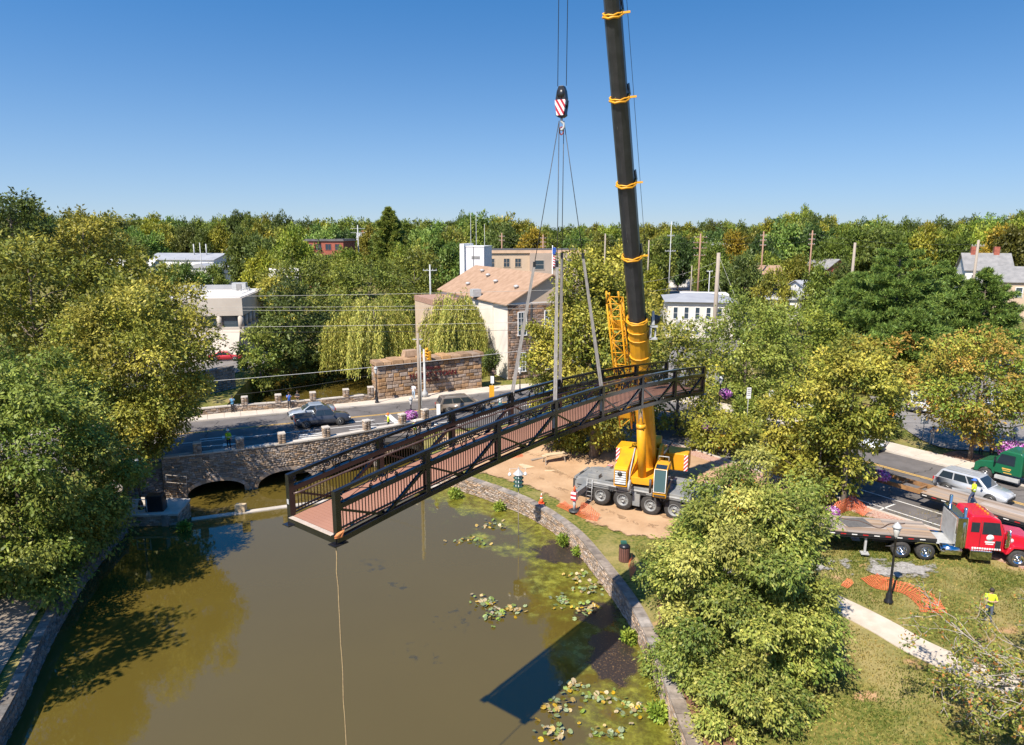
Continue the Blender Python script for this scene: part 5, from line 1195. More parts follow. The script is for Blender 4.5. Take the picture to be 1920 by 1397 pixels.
def gable(t, l, d, h, rise, mat, wall, over=.4, axis='x', hip=0.0):
    'pitched roof with the ridge along axis; gables filled with the wall material'
    b = MB(); th = .14
    if axis == 'x': hx, hy = l / 2 + over, d / 2 + over
    else: hx, hy = d / 2 + over, l / 2 + over
    hl, hd = (l / 2, d / 2) if axis == 'x' else (d / 2, l / 2); k = rise / hd; z0 = h - over * k
    m = (lambda x, y, z: (x, y, z)) if axis == 'x' else (lambda x, y, z: (-y, x, z))
    for dz in (0, th): pass
    P = [m(-hx, -hy, z0), m(hx, -hy, z0), m(hx, 0, h + rise), m(-hx + hip, 0, h + rise), m(-hx, hy, z0), m(hx, hy, z0)]
    Q = [(p[0], p[1], p[2] + th) for p in P]
    b.add(P + Q, [(6, 7, 8, 9), (9, 8, 11, 10), (0, 3, 2, 1), (3, 4, 5, 2), (0, 1, 7, 6), (4, 10, 11, 5), (1, 2, 8, 7), (2, 5, 11, 8), (0, 6, 9, 3), (3, 9, 10, 4)] + ([(6, 9, 10)] if hip else []))
    ro = b.build('roof', mat, t, fix=True); g = MB(); g.add([m(hl - .02, -hd, h - .01), m(hl - .02, hd, h - .01), m(hl - .02, 0, h + rise - .02)], [(0, 1, 2)])
    if not hip: g.add([m(-hl + .02, -hd, h - .01), m(-hl + .02, hd, h - .01), m(-hl + .02, 0, h + rise - .02)], [(2, 1, 0)])
    g.build('gable', wall, t); return ro
def walls(t, l, d, h, mat, name='wall', z0=-.3): b = MB(); b.box((0, 0, (h + z0) / 2), (l, d, h - z0)); return b.build(name, mat, t)
# stone hall with a tan roof and a gabled front --------------------------------------------------
HF = Vector((5.1, 92)); hd_ = Vector((-.43, .9)).normalized(); HLn, HWd = 25.0, 12.4; HH = 9.9
cen = HF + hd_ * HLn / 2; rz = math.atan2(hd_.x, -hd_.y) if False else math.atan2(-hd_.x, hd_.y)
t = thing('stone_hall', 'tan-roofed hall with brown stone front and white side wall', 'building', (cen.x, cen.y, 2.4), rz)
walls(t, HWd, HLn, HH, MT['stucco']); gable(t, HWd, HLn, HH, 3.4, MT['tanroof'], MT['tanwall'], .5, 'y', 0)
b = MB(); b.box((0, -HLn / 2 - .06, HH / 2 - .1), (HWd + .1, .2, HH - .2)); fr = b.build('stone_front', M('rubble_stone', (.13, .08, .055), (.3, .2, .14), 3.2, .95, bump=.8, bscale=5, contrast=(.3, .6)), t)
place_stones(fr, [(s[0], s[1], s[2], s[3], s[4], s[5], s[6]) for s in courses([(-HWd / 2, -HLn / 2 - .17), (HWd / 2, -HLn / 2 - .17)], 0, HH - .3, .3, .55, .1, 77, jit=.4)], M('hall_stone', (.2, .125, .085), (.3, .2, .14), 2, .95, bump=.5, rnd=.45), 300)
for x in (-HWd / 2 + 2.3,): b = MB(); b.box((x + .9, -HLn / 2 - .22, HH / 2), (.25, .1, HH - .3)); b.build('downpipe', MT['darkroof'], t)
for u, w in ((-4.3, 1.1), (-.2, 1.6), (4.0, 1.6)):
    window(t, HWd, HLn + .5, 'front', u, 7.2, w, 2.9, bars=(2, 3)); window(t, HWd, HLn + .5, 'front', u, 2.2, w * .8, 2.4, bars=(1, 3))
b = MB(); b.box((1.5, -HLn / 2 - .25, 5.0), (8, .16, .9)); b.build('stone_panel', MT['tanwall'], t)
b = MB(); b.box((-HWd / 2 - .08, 2, HH / 2), (.16, 20, HH - .1)); b.build('side_render', MT['stucco'], t)
for x, y in ((-3.6, -9.5), (-3.2, -2), (-2.2, 3), (-1.4, 7), (-4.6, 5)):
    b = MB(); b.lathe([(.22, 0), (.25, .3), (.4, .35), (.3, .55), (.05, .62)], 10, (x, y, HH + 3.4 * (1 - abs(x) / (HWd / 2)) - .0)); b.build('roof_vent', MT['ltgrey'], t)
b = MB(); b.box((-HWd / 2 - 2.4, 6.5, 4.2), (4.8, 9, 8.4)); an = b.build('annex', MT['tanwall'], t); b = MB(); b.box((-HWd / 2 - 2.4, 6.5, 8.8), (4.9, 9.1, .8)); b.build('parapet', M('brick_band', (.3, .17, .12), (.38, .23, .16), 3, .9), an)
b = MB(); b.box((-HWd / 2 - .5, -3, HH + .6), (1.2, 1.2, 1.0)); b.build('rooftop_unit', MT['ltgrey'], t)
# white tower with antennas
c = atY(895, 500, 128); t = thing('white_tower', 'white square tower block with whip antennas behind the tan roof', 'tower', (c.x, 128, 2.4), R(-18)); t.scale = (.82, .82, 1); TH = atY(895, 462, 128).z - 2.4
b = MB(); b.box((.3, 0, TH / 2), (4.4, 5, TH)); b.build('shaft', M('pale_render', (.66, .63, .64), (.58, .56, .57), .6, .9), t); b = MB(); b.box((-2.35, -.3, TH / 2 + .25), (1.0, 5.6, TH + .5)); b.build('fin_wall', MT['white'], t)
b = MB(); b.box((.3, 0, TH + .06), (4.6, 5.2, .14)); b.build('coping', MT['white'], t)
for px, yt in ((880, 400), (893, 397), (913, 420)):
    zt = atY(px, yt, 128).z - 2.4; x = (px - 895) / FPX * 128; b = MB(); b.tube([(x, 0, TH - 3), (x, 0, zt)], [.09, .04], 6); b.build('antenna', MT['ltgrey'], t)
b = MB(); b.box((.6, -2.52, TH - 1.9), (1.9, .06, .5)); b.build('vent_grille', MT['greyroof'], t); b = MB(); b.tube([(-1.2, -2.56, TH - 5), (-.3, -2.56, TH - 5.4), (.1, -2.56, TH - 4), (.1, -2.56, TH)], .05, 5); b.build('cable', MT['trim'], t)
# tan apartment block, two wings
c = atY(955, 500, 152); AH = atY(955, 474, 152).z - 2.4
t = thing('apartment_block', 'long tan apartment block with rows of dark windows and flat roof', 'building', (c.x + 3.5, 155, 2.4), R(6)); walls(t, 24, 10, AH, MT['tanwall'])
b = MB(); b.box((0, 0, AH + .3), (24.6, 10.6, .6)); b.build('fascia', M('tan_fascia', (.62, .42, .28), None, 1, .8), t); b = MB(); b.box((0, 0, AH + .66), (23.8, 9.8, .12)); b.build('roof', MT['darkroof'], t)
b = MB(); b.box((6, -5.4, AH / 2), (11.5, 1.2, AH - .02)); b.build('front_wing', M('grey_tan_wall', (.42, .33, .26), (.37, .29, .23), .5, .9), t)
for k, u in enumerate((-10.4, -7.8, -4.6, -2.2)):
    for z in (AH - 2.0, AH - 5.0, AH - 8): window(t, 24, 10, 'front', u, z, 1.2, 1.7, frame='tanwall', bars=(1, 1))
for u in (2.2, 5.6, 8.8):
    for z in (AH - 2.4, AH - 5.6, AH - 8.6): window(t, 24, 12, 'front', u, z, 1.4 if u > 3 else 1.9, 1.8, frame='greywall', bars=(0, 1))
# flat-roofed white office at the left
t = thing('office_building', 'white flat-roofed office with dark ribbon windows left of the willows', 'building', (-51.3, 112.5, 2.4), R(8)); OH = 9.0; l, d = 19.5, 17
b = MB(); b.box((0, 0, OH - 1.3), (l, d, 2.6)); b.build('upper_band', MT['greywall'], t); b = MB(); b.box((0, 0, OH - 3.6), (l - 1.0, d - 1.0, 2.0)); b.build('glazing', MT['pane'], t); b = MB(); b.box((0, 0, 2.1), (l - .1, d - .1, 5.0)); b.build('lower_wall', MT['greywall'], t)
b = MB(); b.box((0, 0, OH + .05), (l - .5, d - .5, .1)); b.build('roof', MT['whiteroof'], t)
for k in range(7):
    b = MB(); b.lathe([(.42, OH - 4.6), (.42, OH - 2.58)], 10, (-l / 2 + .45 + k * (l - .9) / 6, -d / 2 + .42, 0)); b.build('column', MT['greywall'], t)
    b = MB(); b.lathe([(.42, OH - 4.6), (.42, OH - 2.58)], 10, (l / 2 - .42, -d / 2 + .45 + k * (d - .9) / 6, 0)); b.build('column', MT['greywall'], t)
b = MB(); b.slab([(-d / 2 + .3, 4.6), (-d / 2 - 3.2, -.3), (-d / 2 + .3, -.3)], 'x', l / 2 - 7.2, l / 2 - .6); b.build('buttress', MT['greywall'], t, fix=True)
window(t, l, d + .1, 'front', l / 2 - 2.5, 3.4, .8, .8, frame='greywall', bars=(0, 0))
b = MB(); b.box((6.5, 5, OH + .7), (2.2, 1.6, 1.3)); b.build('rooftop_unit', MT['ltgrey'], t); b = MB(); b.box((-1, 6.8, OH + .5), (12, .3, .8)); b.build('roof_screen', MT['metalroof'], t); b = MB(); b.box((6.5, 4.15, OH + .7), (.8, .06, 1.0)); b.build('louvre', MT['greyroof'], t)
b = MB(); 
for k in range(7): b.beam((8, -2 + k * 1.2, OH + .1), (8, -2 + k * 1.2, OH + .6), .1, .1)
b.beam((8, -2, OH + .6), (8, 5.2, OH + .6), .1, .1); b.build('roof_railing', MT['white'], t)
# white barn-like hall at left
c = atY(352, 480, 215); t = thing('white_barn', 'long white metal hall with low gables among the trees', 'building', (c.x, 218, 2.4), R(-8)); BHt = atY(352, 486, 215).z - 2.4
walls(t, 22, 14, BHt, MT['siding']); gable(t, 22, 14, BHt, 1.6, MT['metalroof'], MT['siding'], .4, 'x'); b = MB(); b.box((10, -9, BHt * .4), (9, 9, BHt * .8)); lo = b.build('lower_wing', MT['siding'], t)
b = MB(); b.add([(5.2, -13.9, BHt * .8), (14.8, -13.9, BHt * .8), (14.8, -4.3, BHt * .8), (5.2, -4.3, BHt * .8), (10, -13.9, BHt * .8 + 1.3), (10, -4.3, BHt * .8 + 1.3)], [(0, 4, 5, 3), (1, 2, 5, 4), (0, 1, 4), (2, 3, 5)]); b.build('wing_roof', MT['metalroof'], lo)
for x in (2, 6): b = MB(); b.tube([(x, -2, BHt), (x, -2, BHt + 4.5)], .18, 8); b.build('flue', MT['ltgrey'], t)
window(t, 22, 14, 'front', -4, BHt * .55, 2.4, 2.6, frame='tanwall', bars=(1, 0), name='door')
# red brick school-like block
c = atY(615, 470, 240); t = thing('brick_block', 'red brick building with dark roof and paired windows', 'building', (c.x, 243, 2.4), R(-6)); BH2 = atY(615, 452, 240).z - 2.4
walls(t, 13.5, 12, BH2, MT['redbrick']); b = MB(); b.box((0, 0, BH2 + .35), (14.3, 12.8, .7), taper=.93); b.build('roof', MT['darkroof'], t)
for r in range(3):
    for k in range(4): window(t, 13.5, 12, 'front', -5 + k * 3.3, BH2 - 1.9 - r * 3.6, 1.9, 1.9, frame='redbrick', bars=(1, 0))
# white gabled house on the right
c = atY(1268, 530, 238); t = thing('white_house', 'small white gabled house with brown roof facing the lot', 'house', (c.x - .5, 243, 2.4), R(3)); WH = 4.0
walls(t, 10, 9, WH, MT['siding']); gable(t, 10, 9, WH, 2.6, MT['brownroof'], MT['siding'], .3, 'y')
for u in (-2.6, 0, 2.6): window(t, 10, 9, 'front', u * 1.2, 2.3, 1.2, 1.7, frame='ltgrey', bars=(0, 1))
b = MB(); b.box((0, -4.57, 3.4), (1.5, .1, .5)); b.build('awning', M('navy', (.03, .04, .12), None, 4, .7), t)
b = MB(); b.box((6.3, 2, 1.6), (2.8, 4, 3.2)); b.build('side_porch', MT['greyroof'], t)
t = thing('white_house', 'larger pale-roofed white house behind the small gabled one', 'house', (c.x + .5, 262, 2.4), R(3)); walls(t, 17, 9, 6.2, MT['siding']); gable(t, 17, 9, 6.2, 3.0, M('pinkish_roof', (.45, .36, .34), (.52, .42, .4), 1, .9), MT['siding'], .3, 'x')
# white two-storey building with hipped metal roof
c = atY(1310, 600, 124); t = thing('white_building', 'white two-storey building with pale metal roof behind the bare pole', 'building', (c.x + 1.5, 131, 2.2), R(-9)); H3 = atY(1300, 566, 125).z - 2.2
walls(t, 11.6, 13, H3, MT['stucco']); b = MB(); e = .6
b.add([(-5.8 - e, -6.5 - e, H3), (5.8 + e, -6.5 - e, H3), (5.8 + e, 6.5 + e, H3), (-5.8 - e, 6.5 + e, H3), (-1.5, 0, H3 + 1.1), (1.5, 0, H3 + 1.1)], [(0, 1, 5, 4), (1, 2, 5), (2, 3, 4, 5), (3, 0, 4), (0, 3, 2, 1)]); b.build('roof', MT['metalroof'], t)
for k in range(5):
    window(t, 11.6, 13, 'front', -4.4 + k * 1.9, H3 - 2.0, .7, 2.0, frame='white', bars=(0, 1)); window(t, 11.6, 13, 'front', -4.4 + k * 1.9, H3 - 5.4, .8, .9, frame='white', bars=(0, 0))
b = MB(); b.box((-3.8, -6.8, H3 - 3.6), (.9, .6, .7)); b.build('air_conditioner', MT['ltgrey'], t)
b = MB(); b.box((2, 9, H3 * .5 + .3), (9, 5, H3)); b.build('rear_block', MT['white'], t)
# houses at the right and smaller roofs seen between trees
def small_house(px, ytop, Y, l, d, h, rise, wall, roof, label, rz=0, chim=0, axis='x', wins=True):
    c = atY(px, ytop, Y); zt = c.z; base = zt - h - rise; t = thing('house', label, 'house', (c.x, Y + d / 2, max(1.5, base) if base > 1.5 else 2.3), rz); h = zt - rise - t.location.z
    walls(t, l, d, h, MT[wall]); gable(t, l, d, h, rise, MT[roof], MT[wall], .35, axis)
    for k in range(chim): b = MB(); b.box((-l * .28 + k * l * .5, 0, h + rise * .7 + .4), (.9, .9, rise * .9 + 1.0)); b.build('chimney', MT['redbrick'], t)
    if wins:
        for u in (-l * .3, 0, l * .3):
            for z in (h - 1.8, h - 4.8):
                if z > 1: window(t, l, d, 'front', u, z, .9, 1.5, bars=(0, 1))
            if h - 1.8 > 1: window(t, l, d, 'left', u * d / l, h - 1.8, .9, 1.4, bars=(0, 1))
    return t
small_house(1872, 477, 132, 7.5, 7, 8.0, 2.8, 'siding', 'greyroof', 'grey-roofed house with two brick chimneys above the pines', R(-20), 2)
small_house(1932, 503, 118, 7, 7, 6.5, 2.2, 'tanwall', 'greyroof', 'tan house cut by the right edge of the frame', R(-20))
small_house(1562, 487, 165, 7, 7, 6, 2.0, 'redbrick', 'greyroof', 'red and white house between trees at the right', R(25), 0, 'y')
small_house(1492, 545, 118, 8, 6, 4, 1.4, 'siding', 'metalroof', 'low white shed with bright roof in front of the dark trees', R(-8))
small_house(1548, 528, 128, 9, 6, 4, 1.2, 'siding', 'metalroof', 'pale low building under the large round tree', R(12))
small_house(1372, 456, 235, 12, 8, 6, 2.4, 'siding', 'metalroof', 'distant pale-roofed house right of the many-armed pole', R(8), 0)
small_house(690, 438, 285, 10, 8, 6, 2.6, 'siding', 'metalroof', 'distant white house left of the tall conifer', R(10), 1)
small_house(235, 488, 160, 10, 7, 4, 1.2, 'siding', 'whiteroof', 'white roof glimpsed between olive trees at the left', R(5), 0)
small_house(525, 505, 140, 5, 5, 5, 1.5, 'siding', 'whiteroof', 'small white shed among golden trees', R(15), 0, wins=False)
small_house(1430, 500, 150, 9, 7, 4, 1.5, 'tanwall', 'tanroof', 'tan-roofed bungalow among trees behind the bare pole', R(-5), 0)
# stone mill ruin wall left of the creek
t = thing('mill_wall', 'tall dark stone wall beside the creek behind the far parapet', 'wall', (-37.2, 79.5, 0), R(62)); b = MB(); b.box((0, 0, 2.6), (12, .8, 5.2)); b.build('core', MT['mortar'], t)
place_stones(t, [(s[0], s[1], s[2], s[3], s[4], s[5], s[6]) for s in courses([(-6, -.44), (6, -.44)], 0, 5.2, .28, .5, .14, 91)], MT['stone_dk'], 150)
# ================================================================== trees
def leaf_mat():
    m, t, p = new_mat('foliage'); p.inputs['Roughness'].default_value = 0.5; p.inputs['Specular IOR Level'].default_value = 0.25
    a = node(t, 'ShaderNodeAttribute', attribute_name='leafcol'); oi = node(t, 'ShaderNodeObjectInfo')
    x = node(t, 'ShaderNodeMix', data_type='RGBA', blend_type='MULTIPLY'); x.inputs[0].default_value = 1
    t.links.new(a.outputs['Color'], x.inputs[6]); t.links.new(oi.outputs['Color'], x.inputs[7]); t.links.new(x.outputs[2], p.inputs['Base Color'])
    tr = node(t, 'ShaderNodeBsdfTranslucent'); hs_ = node(t, 'ShaderNodeHueSaturation'); hs_.inputs['Value'].default_value = 1.35; hs_.inputs['Hue'].default_value = 0.49; t.links.new(x.outputs[2], hs_.inputs['Color']); t.links.new(hs_.outputs[0], tr.inputs['Color'])
    mx = node(t, 'ShaderNodeMixShader'); mx.inputs[0].default_value = 0.2; out = t.nodes['Material Output']
    t.links.new(p.outputs[0], mx.inputs[1]); t.links.new(tr.outputs[0], mx.inputs[2]); t.links.new(mx.outputs[0], out.inputs[0])
    return m
LEAF = leaf_mat()
def unit(v): return v / (np.linalg.norm(v, axis=-1, keepdims=True) + 1e-9)
def leaf_quads(C, N, T, ln, wd, col):
    'C centre base, N normal, T direction of the leaf; diamond with folded tip'
    n = len(C); T = unit(T); B = unit(np.cross(N, T)); Nn = np.cross(T, B)
    ln = np.asarray(ln).reshape(-1, 1); wd = np.asarray(wd).reshape(-1, 1)
    a = C; b = C + T * ln * .45 + B * wd * .5 + Nn * ln * .05; c = C + T * ln - Nn * ln * .08; d = C + T * ln * .45 - B * wd * .5 + Nn * ln * .05
    V = np.stack([a, b, c, d], 1).reshape(-1, 3); F = np.arange(4 * n).reshape(n, 4)
    return V, F, np.concatenate([col, np.ones((n, 1))], 1)
def pick(rg, pal, n, w=None):
    pal = np.array(pal, float); w = None if w is None else np.array(w) / np.sum(w)
    i = rg.choice(len(pal), n, p=w); return pal[i]
G_OLIVE = [(.095, .105, .02), (.14, .145, .026), (.19, .18, .032), (.26, .22, .04)]
G_YELLOW = [(.09, .11, .02), (.17, .175, .03), (.3, .27, .045), (.44, .35, .065)]
G_GREEN = [(.06, .09, .018), (.09, .125, .025), (.13, .16, .034), (.18, .19, .045)]
G_DARK = [(.04, .06, .018), (.06, .085, .022), (.085, .11, .028)]
G_WILLOW = [(.2, .22, .05), (.27, .27, .065), (.36, .33, .09), (.14, .16, .035)]
G_PINE = [(.045, .085, .028), (.065, .11, .034), (.095, .14, .04)]
G_FALL = [(.14, .17, .03), (.24, .23, .04), (.4, .25, .05), (.42, .16, .05)]
G_NEAR = [(.07, .105, .024), (.12, .15, .035), (.2, .205, .05), (.34, .31, .1)]
for _p, _k in ((G_OLIVE, (1.4, 1.45, 1.15)), (G_YELLOW, (1.2, 1.26, 1.08)), (G_GREEN, (1.75, 1.68, 1.35)), (G_DARK, (1.6, 1.5, 1.2)), (G_WILLOW, (1.45, 1.4, 1.2)), (G_PINE, (2.4, 2.15, 1.4)), (G_FALL, (1.25, 1.3, 1.1)), (G_NEAR, (1.6, 1.58, 1.25))):
    for _i, _c in enumerate(_p): _p[_i] = tuple(a * b for a, b in zip(_c, _k))
def make_crown(seed, rad, nclump, sprays, per, leaf, pal, w=None, droop=0.25, csize=(.19, .3), core=.45, asp=.55, lsp=1.0, top=1.0, lumps=None):
    'crown of leaf sprays in an ellipsoid of radii rad centred on the origin'
    rg = np.random.default_rng(seed); rad = np.array(rad, float)
    # clump centres
    ii = np.arange(nclump) + .5; ph = np.arccos(1 - 2 * ii / nclump); th = np.pi * (1 + 5 ** .5) * ii
    d = unit(np.stack([np.cos(th) * np.sin(ph), np.sin(th) * np.sin(ph), np.cos(ph)], -1) + rg.normal(size=(nclump, 3)) * .16); rr = core + (0.88 - core) * rg.random(nclump) ** .55
    prof = np.where(d[:, 2] > 0, 1.0, top)
    c = d * rr[:, None] * rad * prof[:, None] * (1 + .1 * rg.normal(size=(nclump, 1)))
    if lumps is not None: c = np.concatenate([c, np.array(lumps)]); 
    k = len(c); cr = rg.uniform(csize[0], csize[1], k)[:, None] * rad.min() * np.array([1.1, 1.1, .8])
    ctint = rg.uniform(.72, 1.25, (k, 1)); chue = rg.random(k)
    # sprays
    ci = np.repeat(np.arange(k), sprays); ns = len(ci)
    sd = unit(rg.normal(size=(ns, 3)) + np.array([0, 0, .25])); sp = c[ci] + sd * cr[ci] * (rg.random((ns, 1)) ** .45)
    ow = unit(sp / rad)          # outward
    sdir = unit(sd * .7 + ow * .6 + rg.normal(size=(ns, 3)) * .45 + np.array([0, 0, -droop]))
    # leaves along the spray
    li = np.repeat(np.arange(ns), per); n = len(li); pos = rg.random((n, 1)); L = leaf * per * .32 * lsp
    side = rg.normal(size=(n, 3)) * .6
    C = sp[li] + sdir[li] * (pos - .3) * L + side * leaf * .55
    T = unit(sdir[li] * .7 + side * .8 + np.array([0, 0, -droop * .7])); N = unit(sd[li] * .8 + ow[li] * .25 + np.array([-.12, -.16, .5]) + rg.normal(size=(n, 3)) * .45)
    col = pick(rg, pal, n, w)
    # each clump leans to its own end of the palette
    p2 = np.array(pal, float); pick2 = p2[np.clip((chue[ci[li]] * len(p2)).astype(int), 0, len(p2) - 1)]
    col = (col * .5 + pick2 * .5) * ctint[ci[li]] * rg.uniform(.75, 1.25, (n, 1))
    s = leaf * (.55 + .95 * rg.random(n) ** 1.3); V, F, cc = leaf_quads(C, N, T, s, s * asp, col)
    me = fast_mesh('crown', V, F, {'leafcol': ('FLOAT_COLOR', 'FACE', cc)}); me.materials.append(LEAF)
    return me, c
def make_trunk(seed, h, r, centres, nlimb, mat, base=0.0, cz=0.0, lean=(0, 0), n=8):
    rg = random.Random(seed); b = MB()
    K = 7; pts = []; rs = []
    for i in range(K):
        t = i / (K - 1); pts.append((lean[0] * t + rg.uniform(-.04, .04) * h * .3 * t, lean[1] * t + rg.uniform(-.04, .04) * h * .3 * t, base + (h - base) * t)); rs.append(r * (1.25 if i == 0 else 1 - .8 * t))
    b.tube(pts, rs, n)
    cs = list(centres); rg.shuffle(cs)
    for c in cs[:nlimb]:
        c = Vector((c[0], c[1], c[2] + cz)); t = max(.25, min(.9, (c.z - .35 * math.hypot(c.x, c.y) - base) / (h - base + 1e-6) - rg.uniform(.0, .15))); i = min(K - 2, int(t * (K - 1)))
        s = Vector(pts[i]).lerp(Vector(pts[i + 1]), t * (K - 1) - i); m = s.lerp(c, .5) + Vector((rg.uniform(-1, 1), rg.uniform(-1, 1), -.3)) * .06 * h; r0 = r * (1 - .8 * t) * .62
        b.tube([s, s.lerp(m, .6) + Vector((0, 0, .02 * h)), m, c], [r0, r0 * .75, r0 * .55, r0 * .18], 5, cap=False)
    me = b.mesh('trunk'); me.materials.append(mat); return me
def put_tree(name, label, x, y, crown, cz, trunk, group=None, rz=0, sc=(1, 1, 1), tint=(1, 1, 1), z=None, cat='tree'):
    t = thing(name, label, cat, (x, y, gz(x, y) if z is None else z), rz, group); t.scale = sc
    c = bpy.data.objects.new('crown', crown); COL.objects.link(c); c.parent = t; c.location = (0, 0, cz); c.color = tuple(tint) + (1,)
    if trunk is not None: k = bpy.data.objects.new('trunk', trunk); COL.objects.link(k); k.parent = t
    return t
def tree_px(name, label, px, Y, ytop, halfw, pal, seed, ybot=None, leaf=.3, nclump=46, sprays=26, per=5, w=None, mat='bark', depthr=None, droop=.25, group=None, tint=(1, 1, 1), dx=0, tr=.03, **kw):
    'a single tree from the place of its trunk and the size of its crown'
    top = atY(px, ytop, Y); x = top.x + dx; z0 = gz(x, Y); hw = .92 * halfw / FPX * (Y * math.cos(PITCH) + (CAM_H - top.z) * math.sin(PITCH))
    zt = top.z; zb = z0 + (zt - z0) * .18 if ybot is None else atY(px, ybot, Y).z
    rz_ = (zt - zb) / 2; rad = (hw, depthr or hw, rz_)
    me, cs = make_crown(seed, rad, nclump, sprays, per, leaf, pal, w, droop, **kw)
    cz = zb + rz_ - z0
    tk = make_trunk(seed, cz + rz_ * .5, max(.12, (zt - z0) * tr * .55), cs, 14, MT[mat], -0.3, cz)
    return put_tree(name, label, x, Y, me, cz, tk, group, 0, (1, 1, 1), tint)
# ---- large trees near the lake
tree_px('broadleaf_tree', 'green tree just outside the left edge shading the bank path', -350, 26.5, 760, 205, G_GREEN, 41, ybot=1250, leaf=.3, nclump=48, sprays=30, per=6)
tree_px('broadleaf_tree', 'large dark green broadleaf tree overhanging the left bank path', -10, 39.5, 640, 228, G_GREEN, 1, ybot=1150, leaf=.21, nclump=150, sprays=95, per=9, w=(3, 4, 3, 1), depthr=7.5, droop=.5, core=.5, csize=(.15, .25))
tree_px('broadleaf_tree', 'yellowing sycamore beside the left end of the arched road bridge', 238, 55.5, 525, 168, G_YELLOW, 2, ybot=850, leaf=.24, nclump=115, sprays=70, per=8, w=(3, 4, 3, 1), droop=.2, csize=(.15, .25))
tree_px('broadleaf_tree', 'small yellow-leaved tree low over the orange netting by the lake', 262, 54.5, 742, 66, G_YELLOW, 33, ybot=870, leaf=.26, nclump=30, sprays=36, per=6, w=(1, 3, 4, 2), droop=.2)
tree_px('broadleaf_tree', 'tall olive green tree at the left edge behind the lakeside tree', 40, 72, 432, 200, G_OLIVE, 3, ybot=700, leaf=.42, nclump=80, sprays=42, per=6, w=(3, 4, 3, 1))
tree_px('broadleaf_tree', 'loose olive tree with dark bare limbs left of the white flat-roofed building', 205, 78, 488, 110, G_OLIVE, 4, ybot=690, leaf=.4, nclump=46, sprays=38, per=6, w=(2, 4, 4, 2))
tree_px('broadleaf_tree', 'golden tree at the left end of the white flat-roofed building', 292, 86, 500, 66, G_YELLOW, 5, ybot=650, leaf=.38, nclump=38, sprays=36, per=6, w=(2, 4, 3, 2))
tree_px('broadleaf_tree', 'tall dark tree rising highest at the upper left corner', 10, 105, 345, 72, G_DARK, 6, ybot=560, leaf=.5, nclump=50, sprays=30, per=6)
tree_px('broadleaf_tree', 'broad olive brown tree on the skyline at the left', 150, 118, 384, 98, G_OLIVE, 7, ybot=560, leaf=.5, nclump=56, sprays=32, per=6, tint=(.95, .92, .9))
tree_px('broadleaf_tree', 'great yellow sycamore standing directly behind the crane', 1124, 59.5, 456, 142, G_YELLOW, 8, ybot=860, leaf=.24, nclump=130, sprays=70, per=8, w=(3, 4, 3, 2), droop=.15, depthr=5.6, csize=(.16, .26), tr=.045)
tree_px('broadleaf_tree', 'bushy green tree with yellowing sprays at the right end of the lake wall', 1412, 30, 812, 205, G_NEAR, 9, ybot=1520, leaf=.155, nclump=210, sprays=120, per=10, w=(4, 4, 2.5, .8), droop=.55, depthr=4.6, csize=(.15, .24), asp=.5, lsp=.85)
tree_px('broadleaf_tree', 'low yellow tree under the middle of the footbridge by the sycamore', 1062, 62, 690, 80, G_YELLOW, 43, ybot=855, leaf=.25, nclump=50, sprays=44, per=7, w=(4, 4, 3, 1), csize=(.17, .27))
tree_px('broadleaf_tree', 'leafy tree in front of the bushy green lakeside tree at the wall foot', 1392, 26.3, 1190, 125, G_NEAR, 42, ybot=1560, leaf=.15, nclump=90, sprays=80, per=9, w=(1, 3, 4, 3), droop=.55, csize=(.16, .26), asp=.5, lsp=.85)
tree_px('broadleaf_tree', 'yellow-green street tree between the crane and the right-hand road', 1520, 51, 688, 112, G_YELLOW, 10, ybot=905, leaf=0.23, nclump=86, sprays=40, per=6, w=(4, 4, 3, 1), csize=(.16, .26))
tree_px('broadleaf_tree', 'yellow street tree with dark trunk at the kerb by the long trailer', 1612, 46, 622, 98, G_YELLOW, 11, ybot=855, leaf=0.21, nclump=78, sprays=50, per=6, w=(3, 4, 3, 2), csize=(.16, .26))
tree_px('broadleaf_tree', 'low leafy yellow branch tree beside the orange netting at the kerb', 1545, 47.5, 780, 88, G_YELLOW, 34, ybot=950, leaf=.26, nclump=34, sprays=36, per=6, w=(3, 4, 3, 2))
tree_px('broadleaf_tree', 'green tree tinged orange on the lawn above the green truck', 1852, 57, 612, 122, G_FALL, 12, ybot=835, leaf=0.23, nclump=92, sprays=50, per=6, w=(6, 4, 1.5, .7), tint=(.9, 1.05, 1))
tree_px('broadleaf_tree', 'full green tree right of the tall bare utility pole', 1408, 78, 548, 108, G_GREEN, 13, ybot=770, leaf=0.28, nclump=89, sprays=47, per=6, w=(1, 2, 4, 4))
tree_px('broadleaf_tree', 'olive green tree in the second row right of the bare utility pole', 1500, 92, 560, 92, G_OLIVE, 14, ybot=720, leaf=.36, nclump=50, sprays=32, per=6, tint=(.85, 1, 1))
tree_px('broadleaf_tree', 'yellow leafy tree at the bend right of the crane counterweight', 1278, 66, 588, 88, G_YELLOW, 15, ybot=860, leaf=.3, nclump=50, sprays=36, per=6, w=(3, 4, 3, 1))
tree_px('broadleaf_tree', 'bushy olive tree in front of the side street beyond the crane', 1370, 60, 765, 84, G_OLIVE, 16, ybot=890, leaf=.28, nclump=46, sprays=36, per=6, w=(3, 3, 3, 2))
tree_px('broadleaf_tree', 'orange-flushed tree behind the yellow street tree and pines', 1660, 82, 625, 80, G_FALL, 17, ybot=760, leaf=.34, nclump=44, sprays=30, per=6, w=(5, 5, 2, 1))
tree_px('broadleaf_tree', 'dark green tree with golden top beside the left willow', 540, 98, 522, 78, G_DARK, 18, ybot=735, leaf=.4, nclump=60, sprays=34, per=6)
